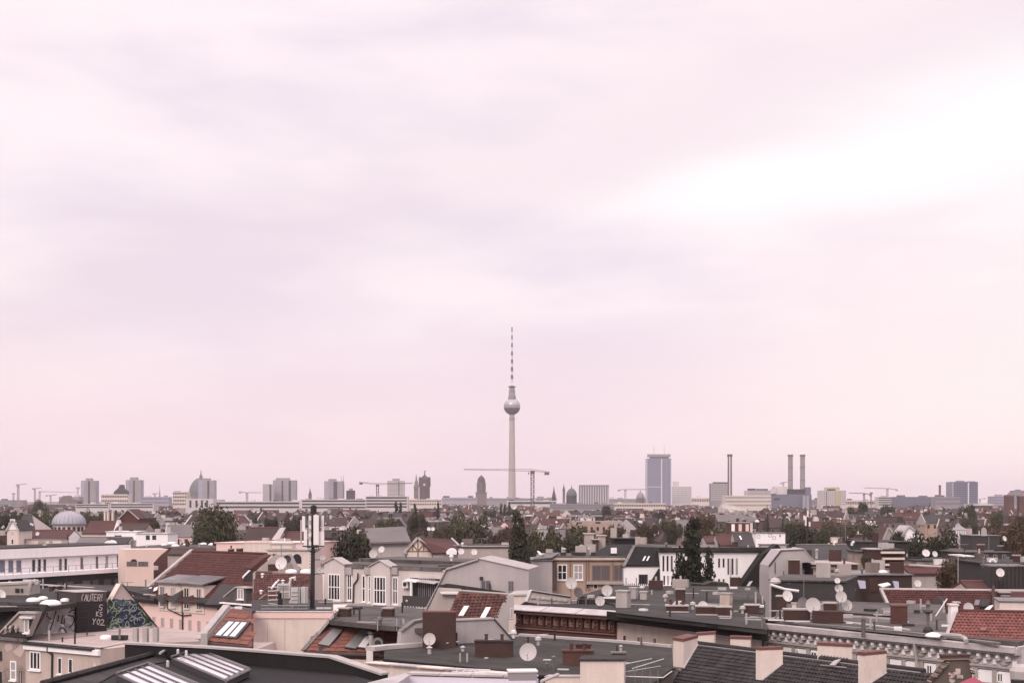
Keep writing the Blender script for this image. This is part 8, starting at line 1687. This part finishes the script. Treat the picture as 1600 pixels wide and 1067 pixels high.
def fill_house(cx, cy, L, W, rot, ze, far):
    px = 800 + cx / cy * F
    for _ in range(40):
        kind = rf.choices(('gable', 'flat', 'mansard'), (4, 4.5, 2))[0]; rm, rn = rf.choices(ROOFS[kind], (2.2, 3, .8, 3, 1.5)[:len(ROOFS[kind])])[0]; wm, wn = rf.choices(WALLS, WW)[0]; nc = rf.choice((1, 2, 2, 3, 3, 4))
        lab = '%s house, %s roof, %s chimney%s, %s %s' % (wn, rn, NUM[nc], 's' if nc > 1 else '', band(cy), where(px))
        if lab not in USED: break
    USED.add(lab)
    t = thing('house', lab, 'house', (cx, cy, 0), 'houses in the sea of roofs'); t.rotation_euler = (0, 0, rot)
    def P_(name, mb, m, parent=None, kind=None):
        me = mesh(name, mb, m, (0, 0, 0)); o = link(bpy.data.objects.new(name, me), parent or t)
        if kind: o['kind'] = kind
        return o
    hl, hw = L / 2, W / 2
    P_('wall', MB().prism([A(-hl, -hw, 0), A(hl, -hw, 0), A(hl, hw, 0), A(-hl, hw, 0)], UP * ze), wm)
    if kind == 'gable':
        h = W * rf.uniform(.28, .42)
        P_('roof', MB().add([A(-hl - .2, -hw - .4, ze - .1), A(hl + .2, -hw - .4, ze - .1), A(hl + .2, 0, ze + h), A(-hl - .2, 0, ze + h), A(-hl - .2, hw + .4, ze - .1), A(hl + .2, hw + .4, ze - .1)], [(0, 1, 2, 3), (3, 2, 5, 4)]), rm)
        P_('gable_wall', MB().prism([A(-hl, -hw, ze), A(-hl, 0, ze + h - .15), A(-hl, hw, ze)], A(.3, 0, 0)), wm); P_('gable_wall', MB().prism([A(hl, -hw, ze), A(hl, 0, ze + h - .15), A(hl, hw, ze)], A(-.3, 0, 0)), wm)
        for s in (-1, 1):
            if rf.random() < .45: P_('firewall', MB().prism([A(s * (hl + .25), -hw - .3, ze - 1), A(s * (hl + .25), -hw - .3, ze + .25), A(s * (hl + .25), 0, ze + h + .45), A(s * (hl + .25), hw + .3, ze + .25), A(s * (hl + .25), hw + .3, ze - 1)], A(-s * .45, 0, 0)), rf.choice(('plaster_cream', 'plaster_stone', 'plaster_grey', 'concrete', 'brick')))
        top = lambda x, y: ze + h * (1 - abs(y) / hw)
    elif kind == 'mansard':
        h = rf.uniform(2.2, 3.2); i_ = 1.5
        P_('roof', MB().add([A(-hl, -hw - .3, ze), A(hl, -hw - .3, ze), A(hl, -hw + i_, ze + h), A(-hl, -hw + i_, ze + h), A(-hl, hw - i_, ze + h), A(hl, hw - i_, ze + h), A(-hl, hw + .3, ze), A(hl, hw + .3, ze)], [(0, 1, 2, 3), (4, 5, 7, 6), (0, 3, 4, 6), (1, 7, 5, 2)]), rm)
        P_('flat_roof', MB().prism([A(-hl, -hw + i_, ze + h + .002), A(hl, -hw + i_, ze + h + .002), A(hl, hw - i_, ze + h + .002), A(-hl, hw - i_, ze + h + .002)], UP * .25), 'bitumen_grey' if rf.random() < .5 else 'bitumen_dark')
        top = lambda x, y: ze + h + .2
        if not far:
            n = max(2, int(L / 4))
            for i in range(n):
                x = -hl + L * (i + .5) / n
                if rf.random() < .75:
                    d = P_('dormer', MB().box(A(x, -hw + .6, ze + .3), 1.4, 1.6, 1.6), wm); P_('window', MB().box(A(x, -hw - .22, ze + .55), 1.0, .06, 1.1), 'glass', d); P_('dormer_roof', MB().box(A(x, -hw + .5, ze + 1.9), 1.7, 2.0, .1), 'zinc', d)
    else:
        h = 0; par = rf.choice((.15, .3, .6))
        P_('roof', MB().prism([A(-hl + .25, -hw + .25, ze + .004), A(hl - .25, -hw + .25, ze + .004), A(hl - .25, hw - .25, ze + .004), A(-hl + .25, hw - .25, ze + .004)], UP * .12), rm)
        m = MB()
        for x0, x1, y0, y1 in ((-hl - .1, hl + .1, -hw - .1, -hw + .2), (-hl - .1, hl + .1, hw - .2, hw + .1), (-hl - .1, -hl + .2, -hw + .202, hw - .202), (hl - .2, hl + .1, -hw + .202, hw - .202)): m.prism([A(x0, y0, ze + .003), A(x1, y0, ze + .003), A(x1, y1, ze + .003), A(x0, y1, ze + .003)], UP * par)
        P_('parapet', m, rf.choice(('concrete', 'zinc_light', wm, 'bitumen_dark')))
        top = lambda x, y: ze + .1
        for i in range(rf.choice((0, 1, 2, 3, 4))):
            x, y = rf.uniform(-hl * .8, hl * .8), rf.uniform(-hw * .7, hw * .7); r = rf.uniform(.4, .8); P_('skylight_dome', MB().lathe(A(x, y, ze + .1), [(r, 0), (r, .15), (r * .7, .42), (.01, .55)], 8), 'dome_acrylic')
        if rf.random() < .4: x, y = rf.uniform(-hl * .6, hl * .6), rf.uniform(-hw * .3, hw * .5); P_('stair_head', MB().box(A(x, y, ze + .1), rf.uniform(2, 4), rf.uniform(2, 3.5), rf.uniform(1.2, 2.4)), rf.choice((wm, 'plaster_white', 'bitumen_dark', 'plaster_stone', 'sheet_white')))
    for i in range(nc):
        x = -hl + L * (i + rf.uniform(.2, .8)) / nc; y = rf.uniform(-hw * .5, hw * .6); hh = rf.uniform(.8, 2.0); b = top(x, y)
        c = P_('chimney', MB().box(A(x, y, b - 1.0), rf.uniform(.8, 2.4), rf.uniform(.5, .8), hh + 1.0), rf.choices(('brick', 'plaster_stone', 'brick_red', 'plaster_cream', 'concrete'), (4, 2, 2, 1.5, 1))[0])
        P_('chimney_cap', MB().box(A(x, y, b + hh - .002), 2.0 if far else 1.6, .9, .12), rf.choice(('concrete', 'zinc_light', 'bitumen_dark')), c)
        if rf.random() < .5: P_('chimney_pot', MB().tube(A(x - .3, y, b + hh), A(x - .3, y, b + hh + rf.uniform(.5, 1.0)), .14, .14, 6), rf.choice(('sheet_white', 'terracotta_relief', 'zinc_light')), c)
    if kind == 'gable' and not far:
        for i in range(rf.choice((0, 1, 2, 3))):
            x = rf.uniform(-hl * .8, hl * .8); f = rf.uniform(.3, .7); y = -hw * (1 - f); z = ze + h * f; d = A(0, .55, .55 * h / hw); n = unit(A(0, -h, hw))
            P_('skylight', MB().prism([A(x - .45, y, z) - d + n * .1, A(x + .45, y, z) - d + n * .1, A(x + .45, y, z) + d + n * .1, A(x - .45, y, z) + d + n * .1], -n * .2), 'skylight_glass')
    for i in range(rf.choice((3, 5, 6, 8)) if cy < 420 else 3):
        x, y = rf.uniform(-hl * .9, hl * .9), rf.uniform(-hw * .8, hw * .5); b = top(x, y); w = rf.random()
        if w < .12: P_('roof_hatch', MB().box(A(x, y, b - .5), rf.uniform(.7, 1.3), .7, rf.uniform(.8, 1.1)), rf.choice(('zinc', 'wall_sooty', 'bitumen_dark')))
        elif w < .2: P_('roof_step', MB().box(A(x, y, b - .3), rf.uniform(1.5, 3.5), rf.uniform(.8, 2), rf.uniform(.6, 1.3)), rf.choice((wm, 'bitumen_dark', 'wall_umber', 'zinc')))
        elif w < .5: P_('vent_pipe', MB().tube(A(x, y, b - .3), A(x, y, b + rf.uniform(.4, 1.1)), .1), rf.choice(('zinc_light', 'metal_dark', 'sheet_white')))
        elif w < .75: P_('roof_box', MB().box(A(x, y, b - .3), rf.uniform(.4, 1.4), rf.uniform(.4, 1), rf.uniform(.5, .9)), rf.choice(('sheet_white', 'zinc_light', 'concrete', 'plaster_stone')))
        else: P_('vent_cowl', MB().lathe(A(x, y, b - .1), [(.12, 0), (.12, .5), (.28, .55), (.25, .8), (.02, .9)], 7), rf.choice(('sheet_white', 'zinc_light')))
    # windows of the upper storeys that show over the roofs in front
    n = max(3, int(L / 2.6)); rows = 2 if not far else 1
    if cy < 430:
        if 'w' not in WINMESH:
            WINMESH['w'] = mesh('window', MB().prism([A(-.6, -.05, 0), A(.6, -.05, 0), A(.6, -.05, 1.75), A(-.6, -.05, 1.75)], A(0, .1, 0)), 'frame_white'); WINMESH['p'] = mesh('pane', MB().prism([A(-.5, -.08, .1), A(-.04, -.08, .1), A(-.04, -.08, 1.65), A(-.5, -.08, 1.65)], A(0, .05, 0)).prism([A(.04, -.08, .1), A(.5, -.08, .1), A(.5, -.08, 1.65), A(.04, -.08, 1.65)], A(0, .05, 0)), 'glass')
        for r in range(rows):
            for i in range(n):
                w = link(bpy.data.objects.new('window', WINMESH['w']), t); w.location = (-hl + L * (i + .5) / n, -hw, ze - 2.5 - 3.3 * r); link(bpy.data.objects.new('pane', WINMESH['p']), w)
    else:
        m = MB()
        for r in range(rows):
            for i in range(n): x = -hl + L * (i + .5) / n; m.prism([A(x - .5, -hw - .04, ze - 2.4 - 3.3 * r), A(x + .5, -hw - .04, ze - 2.4 - 3.3 * r), A(x + .5, -hw - .04, ze - .8 - 3.3 * r), A(x - .5, -hw - .04, ze - .8 - 3.3 * r)], A(0, .06, 0))
        P_('windows', m, 'glass', kind='stuff')
    return top
placed = []; dish_spots = []
rowsY = [150, 164, 180, 197, 215, 235, 257, 281, 307, 335, 366, 400, 437, 478, 522, 570]
count = 0
for ri, Y in enumerate(rowsY):
    wmean = 13.5
    x = -0.375 * Y - rf.uniform(0, 15)
    while x < 0.385 * Y:
        L = wmean * rf.uniform(.65, 1.35); W = rf.uniform(10, 13) if Y < 900 else rf.uniform(12, 18); cy = Y + rf.uniform(-.022, .022) * Y; cx = x + L / 2
        x += L + (0 if rf.random() < .6 else rf.uniform(2, 9))
        ze = H - rf.uniform(8.8, 13.5) if Y < 1000 else H - rf.uniform(7, 15)
        rot = rf.choice((R(-28), R(-20), R(-33), R(50), R(8))) if L < 22 and Y < 900 else R(rf.uniform(-18, 8))
        p0, p1 = 800 + (cx - L * .6) / cy * F, 800 + (cx + L * .6) / cy * F; ytop = HZ + (H - ze - 3.6) / (cy + 4) * F
        bad = False
        for k0, k1, ky, kY in KEEP:
            if p1 > k0 and p0 < k1:
                if cy - W * .5 < kY + 8 and ytop < ky - 1: bad = True; break
                if abs(cy - kY) < W * .6 + 6: bad = True; break
        if Y < 240 and not bad:                                                  # nearest rows: only where nothing has been set out by hand
            if ytop < 868 and p0 < 1560 and cy < 200: bad = True
            if HZ + (H - ze) / cy * F > 900: bad = True
        if bad: continue
        far = cy > 620
        top = fill_house(cx, cy, L, W, rot, ze, far); count += 1
        if cy < 560:
            for _ in range(rf.choice((0, 1, 1, 2))): dish_spots.append((cx + rf.uniform(-.4, .4) * L, cy + rf.uniform(-2, 2), ze + rf.uniform(.2, 2.4)))
# beyond them the roofs run on past counting: one mass of houses with their chimneys, gables and specks of white
class Mass:
    def __init__(s): s.m = {}
    def __getitem__(s, k): return s.m.setdefault(k, MB())
    def build(s, name, label):
        names = list(s.m); mb = MB(); idx = []
        for i, k in enumerate(names): mb.add(s.m[k].v, s.m[k].f); idx += [i] * len(s.m[k].f)
        o = solo(name, mb, names[0], label, None, kind='stuff')
        for k in names[1:]: o.data.materials.append(MATS[k])
        o.data.polygons.foreach_set('material_index', idx); return o
ms = Mass(); Y = 612; nfar = 0
while Y < 2450:
    x = -.385 * Y - rf.uniform(0, 15)
    while x < .39 * Y:
        L = (15 if Y < 1100 else 20) * rf.uniform(.6, 1.5); W = rf.uniform(9, 12); cx, cy = x + L / 2, Y + rf.uniform(-9, 9); x += L + (rf.uniform(0, 1) if rf.random() < .75 else rf.uniform(2, 10))
        ze = H - rf.uniform(8.3, 13) if Y < 1300 else H - rf.uniform(6, 13); px = 800 + cx / cy * F; ytop = HZ + (H - ze - 3) / cy * F
        if any(k0 - 6 < px < k1 + 6 and (abs(cy - kY) < 14 or (cy < kY and ytop < ky - 2)) for k0, k1, ky, kY in KEEP): continue
        a = R(rf.choice((-28, -22, -35, 55, 5))); c, sn = math.cos(a), math.sin(a); hl, hw = L / 2, W / 2
        q = lambda u, v, z: A(cx + u * c - v * sn, cy + u * sn + v * c, z)
        if count < 292: fill_house(cx, cy, L, W, a, ze, True); count += 1; continue
        wm = rf.choices(WALLS, WW)[0][0]; g = rf.random(); nfar += 1
        ms[wm].prism([q(-hl, -hw, 0), q(hl, -hw, 0), q(hl, hw, 0), q(-hl, hw, 0)], UP * ze); h = W * rf.uniform(.25, .4) if g < .55 else 0
        rm = rf.choices(('course_red', 'course_brown', 'course_rust', 'course_slate', 'course_grey'), (2, 3, .7, 3, 1))[0] if h else rf.choice(('bitumen_grey', 'bitumen_dark', 'bitumen_green', 'bitumen_dark'))
        if h:
            ms[rm].add([q(-hl - .2, -hw - .4, ze - .1), q(hl + .2, -hw - .4, ze - .1), q(hl + .2, 0, ze + h), q(-hl - .2, 0, ze + h), q(-hl - .2, hw + .4, ze - .1), q(hl + .2, hw + .4, ze - .1)], [(0, 1, 2, 3), (3, 2, 5, 4)])
            for e in (-1, 1): ms[rf.choice((wm, wm, 'plaster_cream', 'brick'))].prism([q(e * hl, -hw, ze), q(e * hl, 0, ze + h + (.4 if rf.random() < .4 else -.15)), q(e * hl, hw, ze)], q(-e * .4, 0, 0) - q(0, 0, 0))
        else: ms[rm].prism([q(-hl - .1, -hw - .1, ze + .003), q(hl + .1, -hw - .1, ze + .003), q(hl + .1, hw + .1, ze + .003), q(-hl - .1, hw + .1, ze + .003)], UP * rf.uniform(.15, .5))
        for i in range(rf.choice((1, 2, 2, 3, 4))):
            u, v = rf.uniform(-hl, hl) * .9, rf.uniform(-hw, hw) * .6; b = ze + h * (1 - abs(v) / hw); s2 = rf.uniform(.8, 2.0)
            ms[rf.choices(('brick', 'plaster_stone', 'brick_red', 'plaster_cream', 'concrete'), (4, 2, 2, 1.2, 1))[0]].box(q(u, v, b - .8), rf.uniform(.7, 2.2), .7, s2 + .8, a)
            if rf.random() < .35: ms[rf.choice(('sheet_white', 'zinc_light', 'dish_white'))].box(q(u + .3, v, b + s2 - .79 + .8), rf.uniform(.4, .9), .5, rf.uniform(.25, .6), a)
        for i in range(rf.choice((0, 0, 1, 2))):
            u, v = rf.uniform(-hl, hl) * .8, -hw * .5; ms[rf.choice((wm, 'plaster_white', 'sheet_white', 'plaster_stone', 'bitumen_dark'))].box(q(u, v, ze + h * .3), rf.uniform(1, 2.6), 1.6, rf.uniform(.8, 1.7), a)
        if rf.random() < .25:
            n = max(2, int(L / 2.6))
            for i in range(n): u = -hl + L * (i + .5) / n; ms['glass'].prism([q(u - .5, -hw - .04, ze - 2.3), q(u + .5, -hw - .04, ze - 2.3), q(u + .5, -hw - .04, ze - .7), q(u - .5, -hw - .04, ze - .7)], q(0, .06, 0) - q(0, 0, 0))
    Y += 25 if Y < 900 else 38 if Y < 1400 else 60
ms.build('distant_houses', 'dense mass of small far roofs and chimneys below the skyline')
print('mass', nfar, {k: len(v.f) for k, v in ms.m.items()})
print('fill houses', count)
di = 0
for (x, y, z) in dish_spots[:110]:
    px, py = 800 + x / y * F, HZ + (H - z - .9) / y * F
    if not (-5 < px < 1605): continue
    hgt = rf.choice(('low', 'raised', 'tilted', 'white', 'grey', 'weathered', 'slightly turned'))
    lab = '%s satellite dish on a roof, %s %s' % (hgt, band(y), where(px))
    for s in ('small ', 'smaller ', 'pale ', 'round '):
        if lab in USED: lab = s + lab
    USED.add(lab)
    dish(px, py, max(.75, rf.gauss(.95, .15)) * F / y, y, lab, ybase=py + rf.uniform(1.0, 2.0) * F / y, m=rf.choice(('dish_white', 'dish_grey', 'dish_white')), az=rf.uniform(-30, 30), el=rf.uniform(15, 35), group='satellite dishes on distant roofs'); di += 1
for i in range(34):
    y = rf.uniform(150, 620); px = rf.uniform(0, 1600); z = H - rf.uniform(8.5, 12); yb = HZ + (H - z) / y * F; h = rf.uniform(2, 4.5)
    lab = '%s aerial pole on a roof, %s %s' % (rf.choice(('thin', 'dark', 'slim', 'bare', 'forked')), band(y), where(px))
    if lab in USED: continue
    USED.add(lab); aerial(px, yb - h * F / y, yb + 3, y, lab, bars=rf.choice((0, 1, 2, 3)), w=rf.uniform(.8, 1.6) * F / y, r=.04 + y * .00010)


# ------------------------------------------------------------------ the odds and ends that stand on every visible flat roof
bpy.context.view_layer.update(); DG = bpy.context.evaluated_depsgraph_get(); rc = random.Random(31); nodd = 0; spots = []
for _ in range(1500):
    px, py = rc.uniform(0, 1600), rc.uniform(842, 1010); o, d = Vector((0, 0, H)), Vector(sight(px, py)).normalized(); ok = None
    for _k in range(3):
        hit, loc, nor, _i, ob, _m = scn.ray_cast(DG, o, d)
        if not hit: break
        if ob.name.startswith(('haze', 'smoke')): o = loc + d * .05; continue
        ok = ob; break
    if ok is None or abs(nor.z) < .985 or 'roof' not in ok.name or loc.y < 80: continue
    t = ok
    while t.parent: t = t.parent
    if t.get('category') not in ('house', 'building'): continue
    if any((loc - q).length < 1.6 for q in spots): continue
    spots.append(loc.copy()); p = A(*loc); w = rc.random(); nodd += 1; rot = rc.uniform(-.9, .2)
    if t.rotation_euler.z: continue
    if loc.y < 122 and (w < .26 or .66 <= w < .82): w = rc.choice((.3, .4, .85, .6))
    if w < .26:
        h = rc.uniform(.5, 1.2); c = part(t, 'chimney', MB().box(p - UP * .2, rc.uniform(.5, 1.5), rc.uniform(.4, .6), h + .2, rot), rc.choice(('brick', 'wall_sooty', 'brick', 'plaster_stone', 'wall_umber')))
        part(t, 'chimney_pot', MB().tube(p + UP * (h - .01), p + UP * (h + rc.uniform(.25, .5)), .10, .09, 7), rc.choice(('terracotta_relief', 'metal_dark', 'zinc_light')), c)
    elif w < .5: part(t, 'vent_pipe', MB().tube(p - UP * .1, p + UP * rc.uniform(.35, .9), .065, .065, 7), rc.choice(('zinc_light', 'metal_dark', 'zinc', 'concrete')))
    elif w < .66: part(t, 'roof_box', MB().box(p - UP * .1, rc.uniform(.3, .8), rc.uniform(.3, .6), rc.uniform(.2, .36), rot), rc.choice(('zinc_light', 'concrete', 'metal_dark', 'sheet_white', 'zinc')))
    elif w < .82: part(t, 'roof_step', MB().box(p - UP * .1, rc.uniform(1.2, 3.2), rc.uniform(.5, 1.4), rc.uniform(.25, .6), rot), rc.choice(('bitumen_dark', 'zinc', 'wall_umber', 'wall_sooty', 'bitumen_grey')))
    elif w < .92: part(t, 'flashing', MB().box(p - UP * .02, rc.uniform(.8, 2.4), .14, .07, rot), 'zinc_light')
    else: part(t, 'vent_cowl', MB().lathe(p - UP * .05, [(.10, 0), (.10, .35), (.22, .38), (.18, .55), (.02, .62)], 8), rc.choice(('sheet_white', 'zinc_light', 'zinc')))
print('odds', nodd)
